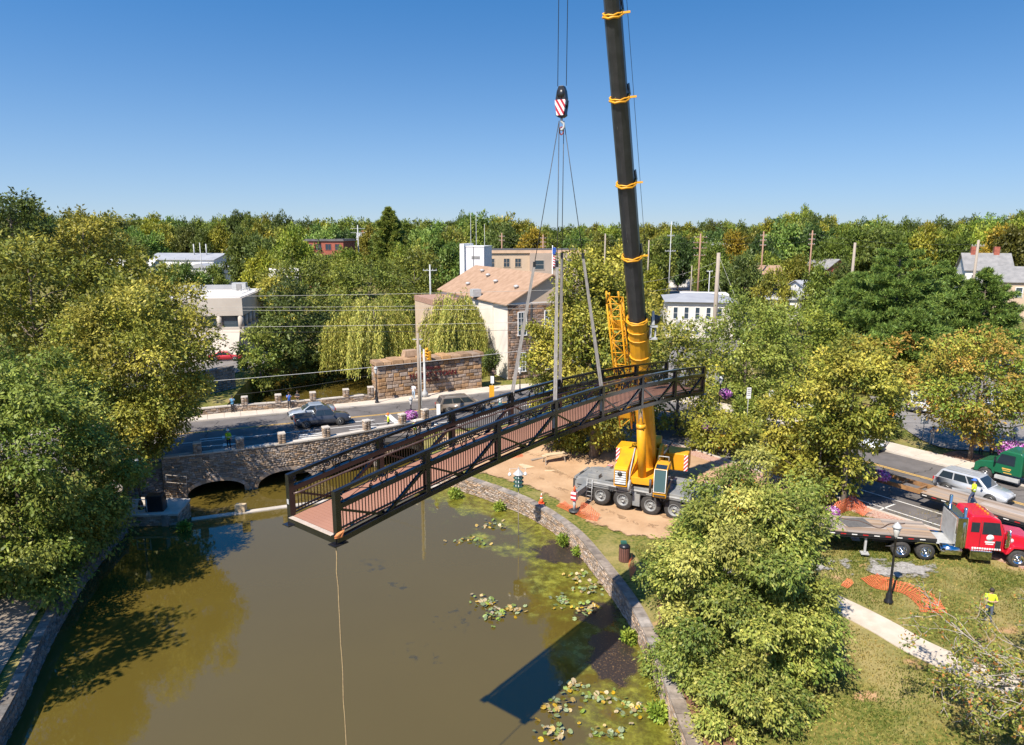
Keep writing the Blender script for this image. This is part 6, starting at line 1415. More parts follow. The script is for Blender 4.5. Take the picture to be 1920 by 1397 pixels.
tree_px('broadleaf_tree', 'golden-tipped tree right of the white flat-roofed building', 512, 118, 492, 44, G_YELLOW, 19, ybot=640, leaf=.4, nclump=34, sprays=28, per=6)
tree_px('broadleaf_tree', 'leafy green tree on the creek bank right of the white building', 482, 92, 604, 46, G_GREEN, 20, ybot=740, leaf=.36, nclump=30, sprays=28, per=6)
tree_px('broadleaf_tree', 'shaded dark tree between the two willows', 610, 104, 560, 70, G_DARK, 21, ybot=735, leaf=.4, nclump=34, sprays=28, per=6)
tree_px('broadleaf_tree', 'wide olive tree behind the left willow', 560, 136, 462, 105, G_OLIVE, 22, ybot=640, leaf=.45, nclump=66, sprays=32, per=6, w=(5, 4, 1, .5), tint=(.85, .9, .9))
tree_px('broadleaf_tree', 'wide dark olive tree behind both willows', 690, 132, 478, 105, G_OLIVE, 23, ybot=640, leaf=.45, nclump=66, sprays=32, per=6, w=(6, 4, 1, .3), tint=(.75, .85, .9))
tree_px('broadleaf_tree', 'brownish olive tree left of the white tower', 775, 150, 455, 75, G_OLIVE, 24, ybot=620, leaf=.5, nclump=50, sprays=28, per=6, w=(5, 4, 1, .3), tint=(.8, .82, .85))
# small dark trees by the creek and road
for i, (px, Y, yt, hw, pal, lab) in enumerate([(920, 88.5, 655, 18, G_DARK, 'small round evergreen shrub right of the monument wall'), (862, 89, 655, 20, G_GREEN, 'green shrub behind the right part of the monument wall'), (1262, 118, 598, 40, G_GREEN, 'round green hedge below the white building with a metal roof'), (1660, 64, 752, 40, G_DARK, 'dark clipped bush behind the orange warning signs'), (1395, 71, 742, 24, G_GREEN, 'small green shrub below the parking sign'), (1420, 70, 748, 20, G_GREEN, 'small bright shrub right of the parking sign')]):
    tree_px('shrub', lab, px, Y, yt, hw, pal, 50 + i, ybot=yt + hw * 2.2, leaf=.22, nclump=24, sprays=26, per=5, csize=(.3, .42))
for o in bpy.data.objects:
    if o.name.startswith('shrub'): o['category'] = 'shrub'
# ---- willows
def make_willow(seed, rx, h):
    rg = np.random.default_rng(seed); Cs = []; Ts = []; cols = []
    ns = 1000
    a = rg.random(ns) * 2 * np.pi; q = np.sqrt(rg.random(ns)); q = .25 + .75 * q
    dome = h * (1 - .42 * q ** 2.2); zt = dome * (1 - .5 * rg.random(ns) ** 2.2) + rg.normal(size=ns) * h * .04; ln = np.minimum(zt - h * .04, h * rg.uniform(.18, .62, ns)); bunch = np.floor(a * 3.5 + q * 4); q = q * (1 - .16 * (np.sin(bunch * 12.9) > .2))
    tint = rg.uniform(.8, 1.25, ns) * (.85 + .35 * np.abs(np.sin(bunch * 7.7)))
    lump = .86 + .2 * np.sin(a * 5 + seed) + .12 * np.sin(a * 9)
    for i in range(ns):
        m = int(ln[i] / .12); s = np.linspace(0, 1, m); x = np.cos(a[i]) * rx * q[i] * lump[i] + np.cos(a[i]) * .7 * np.sin(s * 1.6) ; y = np.sin(a[i]) * rx * q[i] * lump[i] + np.sin(a[i]) * .7 * np.sin(s * 1.6); z = zt[i] - ln[i] * s + .6 * np.sin(np.minimum(s * 5, np.pi)) * .8
        P = np.stack([x + rg.normal(size=m) * .09, y + rg.normal(size=m) * .09, z], -1); Cs.append(P)
        T = np.stack([np.cos(a[i]) * .25 + rg.normal(size=m) * .35, np.sin(a[i]) * .25 + rg.normal(size=m) * .35, -np.ones(m)], -1); Ts.append(T)
        cols.append(pick(rg, G_WILLOW, m) * tint[i] * rg.uniform(.8, 1.2, (m, 1)))
    C = np.concatenate(Cs); T = np.concatenate(Ts); col = np.concatenate(cols); n = len(C); N = unit(np.stack([C[:, 0] / rx, C[:, 1] / rx, np.full(n, .25)], -1) + rg.normal(size=(n, 3)) * .5)
    V, F, cc = leaf_quads(C, N, T, rg.uniform(.3, .5, n), np.full(n, .1), col)
    me = fast_mesh('crown', V, F, {'leafcol': ('FLOAT_COLOR', 'FACE', cc)}); me.materials.append(LEAF)
    cs = [(math.cos(k) * rx * .5, math.sin(k) * rx * .5, h * .78) for k in np.arange(0, 6.2, .6)]
    return me, make_trunk(seed, h * .8, .35, cs, 10, MT['bark'], -.3, 0)
for i, (px, Y, yt, hw, lab) in enumerate([(700, 97, 552, 92, 'left weeping willow with long pale green hanging branches'), (856, 94, 545, 66, 'right weeping willow hanging in front of the tan-roofed stone building')]):
    tp = atY(px, yt, Y); rx = hw / FPX * Y; me, tk = make_willow(60 + i, rx, tp.z - 2.0); put_tree('weeping_willow', lab, tp.x, Y, me, 0, tk, 'weeping willows', z=2.0)
# ---- pines
def make_pine(seed, h, r, tiers=13, tuft=.5, pal=G_PINE, up=.25):
    rg = np.random.default_rng(seed); C = []; ax = []; b = MB(); b.tube([(0, 0, -.3), (0, 0, h * .5), (0, 0, h)], [h * .018, h * .012, .03], 7)
    for k in range(tiers):
        t = .16 + .84 * (k / (tiers - 1)); z = h * t; nb = 7 if t < .8 else 5; L0 = r * (1 - t) ** .62 * (1.0 if t > .25 else .85) + .35
        for j in range(nb):
            a = j / nb * 6.283 + k * 1.1 + rg.normal() * .25; L = L0 * rg.uniform(.65, 1.15); e = Vector((math.cos(a) * L, math.sin(a) * L, z + L * up * rg.uniform(.3, 1.2) + L * .05))
            s = Vector((0, 0, z)); mid = s.lerp(e, .55) + Vector((0, 0, -L * .05)); b.tube([s, mid, e], [.05, .035, .012], 4, cap=False)
            m = int(10 + L * 11)
            for q in range(m):
                f = .3 + .7 * rg.random() ** .7; p = s.lerp(e, f) if f > .55 else s.lerp(mid, f / .55); sp = .32 * L * (1.15 - f * .6)
                C.append((p.x + rg.normal() * sp * .45, p.y + rg.normal() * sp * .45, p.z + rg.normal() * .12 + .05)); ax.append((math.cos(a), math.sin(a), .55))
    C = np.array(C); ax = np.array(ax); per = 14; i = np.repeat(np.arange(len(C)), per); n = len(i)
    T = unit(ax[i] * .5 + rg.normal(size=(n, 3)) * .6 + np.array([0, 0, .25])); N = unit(rg.normal(size=(n, 3)) + np.array([0, 0, .8]))
    tint = rg.uniform(.7, 1.25, (len(C), 1)); col = pick(rg, pal, n) * tint[i] * rg.uniform(.8, 1.2, (n, 1))
    V, F, cc = leaf_quads(C[i] + rg.normal(size=(n, 3)) * .06, N, T, rg.uniform(.7, 1.2, n) * tuft, np.full(n, tuft * .16), col)
    me = fast_mesh('crown', V, F, {'leafcol': ('FLOAT_COLOR', 'FACE', cc)}); me.materials.append(LEAF)
    tk = b.mesh('trunk'); tk.materials.append(MT['bark']); return me, tk
for i, (px, Y, yt, hw, lab) in enumerate([(1690, 92, 468, 108, 'largest dark green pine in the group at the right'), (1600, 100, 520, 62, 'left pine of the dark group at the right'), (1768, 98, 500, 92, 'second pine from the right in the dark green group'), (1852, 94, 512, 66, 'rightmost pine of the group below the grey-roofed house'), (1720, 84, 590, 78, 'shorter front pine of the dark green group')]):
    tp = atY(px, yt, Y); me, tk = make_pine(70 + i, tp.z - 2.3, hw / FPX * Y * 1.3, 14, .6); put_tree('pine_tree', lab, tp.x, Y, me, 0, tk, 'pines at the right')
tp = atY(728, 396, 185); me, tk = make_pine(77, tp.z - 2.3, 6.4, 15, .95, G_GREEN, .7); put_tree('conifer', 'tall bright green conifer pointing above the skyline left of the white tower', tp.x, 185, me, 0, tk)
# ---- middle distance and skyline trees: shared crowns, each its own place, size and tint
VAR = []
for k in range(7):
    me, cs = make_crown(100 + k, (1, 1, .95), 60, 40, 5, .1, [G_OLIVE, G_GREEN, G_DARK, G_GREEN, G_OLIVE, G_DARK, G_GREEN][k], None, .2, (.2, .3), .45)
    VAR.append((me, make_trunk(100 + k, .5, .05, cs, 8, MT['bark'], -1.2, 0)))
SKYL = [(0, 380), (60, 402), (120, 400), (200, 402), (235, 408), (262, 398), (330, 404), (400, 410), (440, 396), (500, 400), (560, 405), (590, 416), (640, 402), (680, 410), (740, 412), (800, 414), (850, 404), (880, 394), (930, 400), (980, 412), (1020, 419), (1060, 424), (1100, 416), (1150, 420), (1230, 418), (1300, 414), (1380, 411), (1440, 414), (1480, 396), (1510, 388), (1550, 400), (1580, 416), (1640, 410), (1700, 412), (1760, 412), (1800, 410), (1830, 402), (1880, 405), (1920, 396), (2000, 400)]
def skyl(x):
    for (a, b), (c, d) in zip(SKYL, SKYL[1:]):
        if a <= x <= c: return b + (d - b) * (x - a) / (c - a)
    return 405
rgT = random.Random(12)
TINTS = [((1, 1, 1), 'green'), ((1.1, 1.06, .85), 'yellowish'), ((1.2, .9, .68), 'rusty'), ((.75, .95, 1.05), 'dark green'), ((1.1, 1.15, .8), 'fresh green'), ((.95, .82, .75), 'brownish')]
def far_tree(px, Y, ytop, hw, ti=None, label=None, group=None, k=None):
    tp = atY(px, ytop, Y); z0 = 2.3; h = tp.z - z0; r = hw / FPX * Y; k = rgT.randrange(len(VAR)) if k is None else k; me, tk = VAR[k]
    tint, nm = TINTS[rgT.choices(range(6), (6, 2.6, .3, 4, 3.4, 1.2))[0] if ti is None else ti]; rz_ = h * .46
    j = rgT.uniform(.8, 1.15); tint = tuple(c * j for c in tint)
    t = thing('broadleaf_tree', nm + ' tree ' + (label or 'in the middle distance'), 'tree', (tp.x, Y, z0 + h - rz_), rgT.uniform(0, 6.28), group); t.scale = (r, r, rz_)
    c = bpy.data.objects.new('crown', me); COL.objects.link(c); c.parent = t; c.color = tint + (1,)
    q = bpy.data.objects.new('trunk', tk); COL.objects.link(q); q.parent = t
    return t
LB_ = []
x = -60
while x < 1990:            # skyline row
    Y = rgT.uniform(330, 460); hw = rgT.uniform(20, 34); LB_.append((x, far_tree(x, Y, skyl(x) + rgT.uniform(-3, 7), hw, None, 'on the skyline', 'skyline trees'))); x += hw * rgT.uniform(.75, 1.1)
x = -60
while x < 1990:            # row in front
    Y = rgT.uniform(240, 300); hw = rgT.uniform(22, 38); LB_.append((x, far_tree(x, Y, skyl(x) + rgT.uniform(10, 30), hw, None, 'just below the skyline', 'trees below the skyline'))); x += hw * rgT.uniform(.9, 1.4)
MIDT = [(235, 170, 440, 42, 0), (270, 240, 432, 36, 3), (250, 128, 470, 36, 4), (318, 160, 492, 26, 3), (350, 150, 494, 36, 3), (402, 160, 497, 24, 3), (458, 190, 432, 36, 1), (500, 180, 440, 40, 0), (545, 175, 432, 38, 4), (495, 150, 470, 40, 4), (610, 210, 470, 34, 0), (650, 200, 462, 30, 4), (760, 170, 450, 34, 1), (800, 185, 430, 44, 3), (845, 190, 425, 40, 5), (850, 170, 455, 36, 3), (950, 220, 425, 40, 0), (1000, 215, 430, 34, 2), (1045, 215, 432, 34, 0), (1085, 190, 436, 38, 3), (1120, 185, 445, 32, 0), (1225, 150, 500, 26, 4), (1240, 210, 440, 30, 0), (1275, 225, 436, 30, 3), (1340, 195, 450, 30, 4), (1330, 175, 462, 26, 3), (1375, 210, 435, 34, 2), (1400, 215, 430, 34, 5), (1395, 150, 475, 38, 0), (1430, 190, 440, 34, 3), (1470, 200, 420, 44, 3), (1525, 205, 415, 44, 3), (1440, 165, 470, 34, 1), (1500, 165, 478, 38, 0), (1560, 170, 440, 30, 4), (1600, 190, 428, 42, 4), (1650, 185, 425, 44, 1), (1700, 180, 432, 44, 4), (1745, 175, 425, 42, 1), (1790, 170, 435, 40, 4), (1880, 180, 425, 40, 2), (1915, 175, 415, 40, 2), (1840, 200, 418, 36, 4), (1455, 120, 505, 34, 0), (1540, 118, 500, 40, 3), (1580, 130, 490, 30, 0), (1280, 250, 440, 26, 2)]
for i, (px, Y, yt, hw, ti) in enumerate(MIDT):
    LB_.append((px, far_tree(px, Y, yt, hw, ti, None, 'trees in the middle distance')))

# labels: say beside which landmark each distant tree stands
MARK = [(0, 'at the left edge'), (110, 'above the broad olive brown tree'), (230, 'left of the white metal hall'), (350, 'above the white metal hall'), (450, 'right of the white metal hall'), (540, 'left of the red brick building'), (615, 'above the red brick building'), (680, 'left of the tall conifer'), (760, 'right of the tall conifer'), (840, 'left of the white tower'), (895, 'above the white tower'), (960, 'above the apartment block'), (1040, 'above the hanging slings'), (1110, 'left of the crane boom'), (1210, 'right of the crane boom'), (1265, 'above the white gabled house'), (1320, 'near the pole with many crossarms'), (1400, 'right of the tall bare pole'), (1450, 'near the left reddish pole'), (1520, 'near the right reddish pole'), (1600, 'above the left pine'), (1690, 'above the largest pine'), (1780, 'above the right pines'), (1840, 'left of the grey-roofed house'), (1890, 'above the grey-roofed house'), (1950, 'at the right edge')]
seen = {}
for px, o in sorted(LB_, key=lambda q: q[0]):
    l = o['label'] + ' ' + min(MARK, key=lambda m: abs(m[0] - px))[1]; seen.setdefault(l, []).append(o)
ORD = ['leftmost', 'second from left', 'third from left', 'fourth from left', 'fifth from left', 'sixth from left']
for l, os_ in seen.items():
    for i, o in enumerate(os_): o['label'] = l if len(os_) == 1 else l + ', ' + ORD[min(i, 5)]
# ================================================================== poles, wires, lamps, signs
def pole_px(name, label, px0, y0, px1, y1, z, r, cat='pole', mat='wood', arms=(), group=None, Y=None):
    'pole whose foot stands at (px1,y1) on level z (or at distance Y) and whose top is seen at (px0,y0)'
    f = at(px1, y1, z) if Y is None else Vector((atY(px1, y1, Y).x, Y, z)); tp = atY(px0, y0, f.y)
    t = thing(name, label, cat, f, 0, group); h = tp.z - f.z
    b = MB(); b.tube([(0, 0, -.3), (0, 0, h * .5), (0, 0, h)], [r, r * .88, r * .72], 8); b.build('shaft', MT[mat], t)
    for (dz, w, ang) in arms:
        b = MB(); b.beam((-w / 2 * math.cos(ang), -w / 2 * math.sin(ang), h - dz), (w / 2 * math.cos(ang), w / 2 * math.sin(ang), h - dz), .1, .12); a = b.build('crossarm', MT[mat], t)
        for k in (-.45, -.2, .2, .45): b = MB(); b.lathe([(.05, 0), (.07, .08), (.03, .2)], 6, (w * k * math.cos(ang), w * k * math.sin(ang), h - dz + .06)); b.build('insulator', MT['ltgrey'], a)
    return t, f + Vector((0, 0, h))
MT['palewood'] = M('pale_pole_wood', (.36, .3, .24), (.29, .24, .19), 3, .9, stretch=(6, 6, .4))
MT['rustpole'] = M('reddish_pole_wood', (.34, .2, .13), (.27, .16, .11), 3, .9, stretch=(6, 6, .4))
POLES = {}
for key, nm, lab, a, kw in [
    ('near', 'utility_pole', 'wooden utility pole by the stop line in front of the monument wall', (780, 625, 788, 800, RZ, .17), dict(mat='wood')),
    ('bare', 'utility_pole', 'tall bare pale pole with guy wires right of the crane', (1348, 474, 1338, 640, 2.3, .36), dict(mat='palewood', Y=101)),
    ('r1', 'utility_pole', 'pale utility pole standing behind the pines, left of them', (1598, 455, 1592, 575, 2.3, .3), dict(mat='palewood', Y=122, arms=())),
    ('r2', 'utility_pole', 'leaning white utility pole beside the grey-roofed house', (1834, 450, 1826, 520, 2.3, .28), dict(mat='palewood', Y=122, arms=((1.0, 2.2, 0),))),
    ('r3', 'utility_pole', 'reddish pole with four short arms left of the yellow-green trees', (1524, 432, 1519, 490, 2.3, .2), dict(mat='rustpole', Y=150, arms=((.9, 1.3, 0), (1.9, 1.3, 0), (2.9, 1.3, 0)))),
    ('r4', 'utility_pole', 'reddish pole with short arms right of the bare pole', (1434, 434, 1428, 495, 2.3, .2), dict(mat='rustpole', Y=150, arms=((.9, 1.3, 0), (1.9, 1.3, 0), (2.9, 1.3, 0)))),
    ('r5', 'utility_pole', 'brown pole carrying many stacked crossarms by the white house', (1311, 438, 1309, 532, 2.3, .24), dict(mat='rustpole', Y=160, arms=((.8, 3.0, 0), (2.0, 3.2, 0), (3.2, 3.0, 0), (4.8, 2.6, 0)))),
    ('r6', 'utility_pole', 'thin grey mast left of the white gabled house', (1258, 415, 1254, 535, 2.3, .12), dict(mat='ltgrey', Y=162, arms=((3.2, 1.6, 0), (6.6, 2.4, 0)))),
    ('r7', 'utility_pole', 'pale pole rising from trees right of the crane boom', (1217, 450, 1215, 500, 2.3, .2), dict(mat='palewood', Y=170)),
    ('r8', 'utility_pole', 'short pale pole left of the crane boom on the wooded ridge', (1134, 438, 1134, 480, 2.3, .22), dict(mat='palewood', Y=170)),
    ('r9', 'utility_pole', 'pole with arms above the flat apartment roof', (1018, 440, 1018, 480, 2.3, .2), dict(mat='rustpole', Y=175, arms=((.9, 1.4, 0), (1.9, 1.4, 0), (2.9, 1.4, 0)))),
    ('r10', 'utility_pole', 'pole with arms behind the white tower', (941, 437, 941, 480, 2.3, .2), dict(mat='rustpole', Y=180, arms=((.9, 1.4, 0), (1.9, 1.4, 0)))),
    ('l1', 'utility_pole', 'grey pole with one crossarm left of the stone hall', (808, 496, 807, 545, 2.3, .18), dict(mat='ltgrey', Y=122, arms=((1.0, 2.4, 0),))),
    ('l2', 'utility_pole', 'distant pole with crossarms left of the conifer', (673, 422, 672, 460, 2.3, .25), dict(mat='ltgrey', Y=250, arms=((1.2, 5, 0), (2.6, 5, 0)))),
    ('l3', 'utility_pole', 'thin pole beside the white barn', (378, 455, 378, 500, 2.3, .16), dict(mat='ltgrey', Y=200)),
    ('l4', 'utility_pole', 'pole with crossarm right of the white barn', (448, 470, 447, 500, 2.3, .16), dict(mat='palewood', Y=195, arms=((.8, 2.2, 0),))),
    ('m1', 'utility_pole', 'thin pole in front of the white gabled house', (1296, 498, 1295, 545, 2.3, .13), dict(mat='palewood', Y=150)),
    ('m2', 'utility_pole', 'thin grey pole above the white metal-roofed building', (1329, 508, 1328, 560, 2.3, .12), dict(mat='ltgrey', Y=142, arms=((.1, 1.2, 0),)))]:
    POLES[key] = pole_px(nm, lab, *a, **kw)
b = MB(); pn = POLES['near'][0]; b.tube([(.22, -.1, 0), (.2, -.1, 8.2)], .05, 6); b.build('conduit', MT['ltgrey'], pn)
# wires
def wire(label, a, b_, sag, r=.018, mat='pwire', name='overhead_wire'):
    a = Vector(a); b_ = Vector(b_); m = MB(); r *= .6; m.tube([a.lerp(b_, f) - a - Vector((0, 0, sag * 4 * f * (1 - f))) for f in np.linspace(0, 1, 18)], r, 4)
    t = m.build(name, MT[mat], None, a); tag(t, label, 'wire'); return t
MT['pwire'] = M('pale_wire', (.5, .47, .42), None, 3, .6); MT['dwire'] = M('dark_wire', (.04, .04, .04), None, 3, .6)
for i, (yl, yr, rr, m, lab) in enumerate(((557, 541, .03, 'pwire', 'highest pale wire strung in front of the left building'), (574, 568, .026, 'pwire', 'upper of two close pale wires before the willows'), (579, 576, .026, 'pwire', 'lower of two close pale wires before the willows'), (614, 600, .035, 'pwire', 'pale cable crossing the middle of the willows'), (620, 616, .03, 'dwire', 'dark cable just under the pale one across the willows'))):
    wire(lab, atY(60, yl, 83), atY(1130, yr, 88), .3, rr, m)
wire('thick grey cable drooping toward the monument wall', atY(60, 735, 70), atY(1000, 655, 73), .5, .04, 'ltgrey')
wire('dark service wire running in front of the monument lettering', atY(420, 742, 72), POLES['near'][1] - Vector((0, 0, 3.2)), .3, .022, 'dwire')
tb_ = POLES['bare'][1]
wire('left guy wire of the tall bare pole', tb_ - Vector((0, 0, .3)), Vector((tb_.x + 4.2, 90, 2.3)), 0, .03); wire('right guy wire of the tall bare pole', tb_ - Vector((0, 0, 4.0)), Vector((tb_.x + 2.6, 90, 2.3)), 0, .03)
wire('upper wire from the bare pole toward the left', tb_ - Vector((0, 0, 1.2)), atY(1180, 532, 120), .6, .025); wire('lower wire from the bare pole toward the left', tb_ - Vector((0, 0, 3.2)), atY(1180, 548, 120), .6, .025)
wire('low wire from the bare pole toward the pines', tb_ - Vector((0, 0, 7.8)), atY(1470, 610, 96), .3, .02)
for i, k in enumerate((('r5', 'r4'), ('r4', 'r3'), ('r3', 'r2'), ('r9', 'r5'), ('r10', 'r9'))):
    for q, dz in enumerate((.7, 1.8)): wire('distant line number %s of the pole row on the ridge' % ('upper', 'lower')[q] if False else ('%s distant wire, span %s of the ridge poles' % (('upper', 'lower')[q], ('right of the stacked arms', 'above the round tree', 'toward the grey-roofed house', 'behind the boom', 'above the apartments')[i])), POLES[k[0]][1] - Vector((0, 0, dz)), POLES[k[1]][1] - Vector((0, 0, dz)), .8, .03, 'dwire')
wire('dark wire crossing above the parked white vans', atY(1655, 732, 66), atY(1960, 733, 66), .25, .03, 'dwire')
# ornate street lamps
MT['lampglass'] = M('lamp_globe', (.75, .73, .68), None, 4, .3)
def street_lamp(label, p, h=4.3, basket=False, base=True, globe=True):
    t = thing('street_lamp', label, 'street lamp', p, 0, 'ornate street lamps'); s = h / 4.3
    b = MB(); b.lathe([(.24, 0), (.24, .12), (.17, .2), (.17, .45), (.11, .6), (.075, .75), (.06, 2.2 * s), (.05, h - .95), (.09, h - .92), (.05, h - .85)], 14); b.build('post', MT['black'], t)
    b = MB(); b.lathe([(.06, h - .86), (.1, h - .8), (.17, h - .45), (.19, h - .3)], 12); b.build('globe', MT['lampglass'], t)
    b = MB(); b.lathe([(.24, h - .32), (.23, h - .26), (.12, h - .1), (.05, h - .05), (.03, h)], 12); b.build('cap', MT['ltgrey'], t)
    b = MB(); b.tube([(-.5, 0, h - 1.35), (.5, 0, h - 1.35)], .025, 6); b.build('cross_bar', MT['black'], t)
    return t
def flower_basket(label, p, r, seed):
    rg = np.random.default_rng(seed); n = 1500; d = unit(rg.normal(size=(n, 3)) + np.array([0, 0, .15])); C = d * r * rg.uniform(.75, 1.05, (n, 1)) * np.array([1.1, 1.1, .8])
    col = pick(rg, [(.5, .12, .45), (.62, .3, .6), (.42, .07, .4), (.7, .5, .68), (.07, .1, .02)], n, (4, 3, 3, 2, 2)) * rg.uniform(.7, 1.2, (n, 1))
    V, F, cc = leaf_quads(C, d, unit(rg.normal(size=(n, 3))), rg.uniform(.1, .17, n), rg.uniform(.09, .14, n), col); me = fast_mesh('blossom', V, F, {'leafcol': ('FLOAT_COLOR', 'FACE', cc)}); me.materials.append(LEAF)
    t = thing('flower_basket', label, 'flower basket', p, 0, 'hanging flower baskets'); o = bpy.data.objects.new('blossom', me); COL.objects.link(o); o.parent = t; o['kind'] = 'stuff'
    b = MB(); b.lathe([(.05, -r * .55), (r * .5, -r * .4), (r * .62, 0)], 12); b.build('basket', MT['black'], t)
    b = MB()
    for a in (0, 2.09, 4.19): b.tube([(r * .6 * math.cos(a), r * .6 * math.sin(a), 0), (0, 0, r * 1.5)], .012, 4)
    b.build('hanger', MT['black'], t)
lp = at(1665, 1136, 1.75); street_lamp('black street lamp on the lawn beside the red truck', (lp.x, lp.y, gz(lp.x, lp.y)), 4.6)
l2 = atY(770, 745, 68.2); street_lamp('street lamp with purple basket beside the wooden pole', (l2.x, 68.2, RZ), l2.z - RZ + .1); q = atY(770, 779, 67.9); flower_basket('purple flower basket on the lamp beside the wooden pole', (q.x, 67.9, q.z), .62, 1)
l3 = atY(1905, 800, 58.5); street_lamp('street lamp at the right edge above the green truck', (l3.x, 58.5, RZ), l3.z - RZ); q = atY(1896, 846, 54); flower_basket('large purple flower basket above the green truck', (q.x + .2, 54, q.z), 1.0, 2)
l4 = atY(1352, 705, 68); street_lamp('street lamp with purple basket right of the footbridge end', (l4.x, 68, RZ), l4.z - RZ); q = atY(1360, 738, 67.6); flower_basket('purple flower basket right of the footbridge end', (q.x, 67.6, q.z), .55, 3)
q = atY(1325, 800, 60); flower_basket('small purple basket in the shade right of the crane', (q.x, 60, q.z), .35, 4)
l5 = atY(254, 857, 49.8); street_lamp('black street lamp standing on the landing by the weir', (l5.x, 49.8, .92), l5.z - .92)
l6 = atY(705, 688, 76.5); street_lamp('street lamp against the left end of the monument wall', (l6.x, 76.3, RZ + .14), l6.z - RZ)
l7 = atY(975, 690, 80.5); street_lamp('street lamp on the far pavement behind the footbridge', (l7.x, 80.5, RZ + .14), l7.z - RZ)
# purple planting at the kerb
for i, (px, py, Y) in enumerate(((1615, 888, 48.5), (1655, 892, 47.5), (1560, 960, 44), (1595, 795, 56))):
    q = atY(px, py, Y); flower_basket(('dark purple basket hanging in the street tree by the trailer', 'dark purple basket right of the street tree trunk', 'purple planter beside the orange netting', 'pale purple basket among yellow leaves below the warning signs')[i], q, .42, 10 + i)
# traffic signal
MT['sigy'] = M('signal_yellow', (.75, .36, .02), (.65, .3, .02), 3, .45)
tl = at(797, 744, RZ + .14); h = atY(797, 655, tl.y).z - tl.z
t = thing('traffic_signal', 'pale traffic signal pole with yellow lamp heads before the monument wall', 'traffic light', tl)
b = MB(); b.lathe([(.38, 0), (.36, .5), (.14, .9), (.12, h)], 10); b.build('pole', MT['ltgrey'], t)
b = MB(); b.tube([(0, 0, h - .1), (-.7, 0, h + .55), (-.7, 0, h + 1.1)], .06, 6); b.box((-.7, 0, h + 1.15), (1.1, .25, .08)); b.build('bracket', MT['ltgrey'], t)
for x, z, ang in ((-.5, h - .9, .6), (.35, h - .35, -.3), (.62, h - .75, -.9)):
    b = MB(); b.box((0, 0, 0), (.36, .3, 1.05)); hd = b.build('signal_head', MT['sigy'], t, (x, -.1, z), ang, .03)
    for k in (-.33, 0, .33): b = MB(); b.lathe([(.13, -.16), (.13, -.3)], 10, (0, 0, k), axis='y'); b.build('visor', MT['sigy'], hd)
# yellow sign post and bollards by the minivan
def sign(name, label, px, py, Y, w, h_, mat, pole_to=None, shape='rect', rz=0, extra=None):
    q = atY(px, py, Y); g0 = gz(q.x, Y); t = thing(name, label, 'sign', (q.x, Y, g0), rz); H = q.z - g0
    b = MB(); b.tube([(0, .03, 0), (0, .03, H + h_ / 2)], .04, 6); b.build('post', MT['ltgrey'], t)
    b = MB()
    if shape == 'diamond': b.slab([(0, H - w * .7), (w * .7, H), (0, H + w * .7), (-w * .7, H)], 'y', -.035, -.015)
    else: b.box((0, -.025, H), (w, .02, h_))
    p = b.build('plate', mat, t, fix=True)
    if extra: extra(t, p, H)
    return t
MT['osign'] = M('orange_sign', (.85, .33, .02), None, 3, .5); MT['gsign'] = M('green_sign', (.01, .25, .12), None, 3, .5); MT['bsign'] = M('blue_sign', (.03, .1, .4), None, 3, .5); MT['rsign'] = M('red_print', (.5, .02, .03), None, 3, .5)
def curve_arrow(t, p, H): 
    b = MB(); b.tube([(-.16, -.04, H - .2), (-.16, -.04, H + .1), (.05, -.04, H + .18), (.2, -.04, H + .02)], .035, 4); b.build('arrow_symbol', MT['trim'], p)
sign('warning_sign', 'upper orange diamond warning sign in the bush at right', 1671, 752, 61, .75, .75, MT['osign'], shape='diamond', extra=curve_arrow)
sign('warning_sign', 'lower orange diamond warning sign in the bush at right', 1668, 776, 60, .75, .75, MT['osign'], shape='diamond', extra=curve_arrow)
def nopark(t, p, H):
    b = MB(); b.tube([(.14 * math.cos(a), -.045, H + .25 + .14 * math.sin(a)) for a in np.linspace(0, 6.28, 13)[:-1]], .03, 4, closed=True); b.box((0, -.04, H - .25), (.3, .01, .3)); b.build('print', MT['rsign'], p)
sign('parking_sign', 'white parking sign with red print right of the footbridge', 1446, 742, 66, .5, 1.25, MT['white'], extra=nopark)
def lines(t, p, H):
    b = MB()
    for k in range(4): b.box((0, -.04, H + .4 - k * .2), (.3, .01, .06))
    b.build('print', MT['trim'], p)
sign('parking_sign', 'narrow white sign with black print beside the small shrubs', 1404, 737, 67, .42, 1.1, MT['white'], extra=lines)
sign('route_sign', 'green route sign near the parked white car', 1488, 744, 64, 1.0, .7, MT['gsign'], extra=lambda t, p, H: text_mesh('E', .5, MT['white'], p, (-.25, -.04, H - .18), (math.pi / 2, 0, 0), .003))
sign('route_sign', 'small blue sign above the green route sign', 1482, 727, 64.5, .4, .8, MT['bsign'])
sign('notice_sign', 'white sign beside the person on the right lawn', 1734, 788, 63, .75, .7, MT['white'])
sign('notice_sign', 'white sign behind the bronze minivan', 822, 768, 71.5, .4, 1.2, MT['white'])
t = sign('pedestrian_sign', 'yellow post sign right of the minivan by the far kerb', 922, 735, 76, .55, 1.5, MT['sigy'])
sign('notice_sign', 'pale sign on the far lawn right of the monument wall', 923, 712, 83, .4, .9, MT['white'])
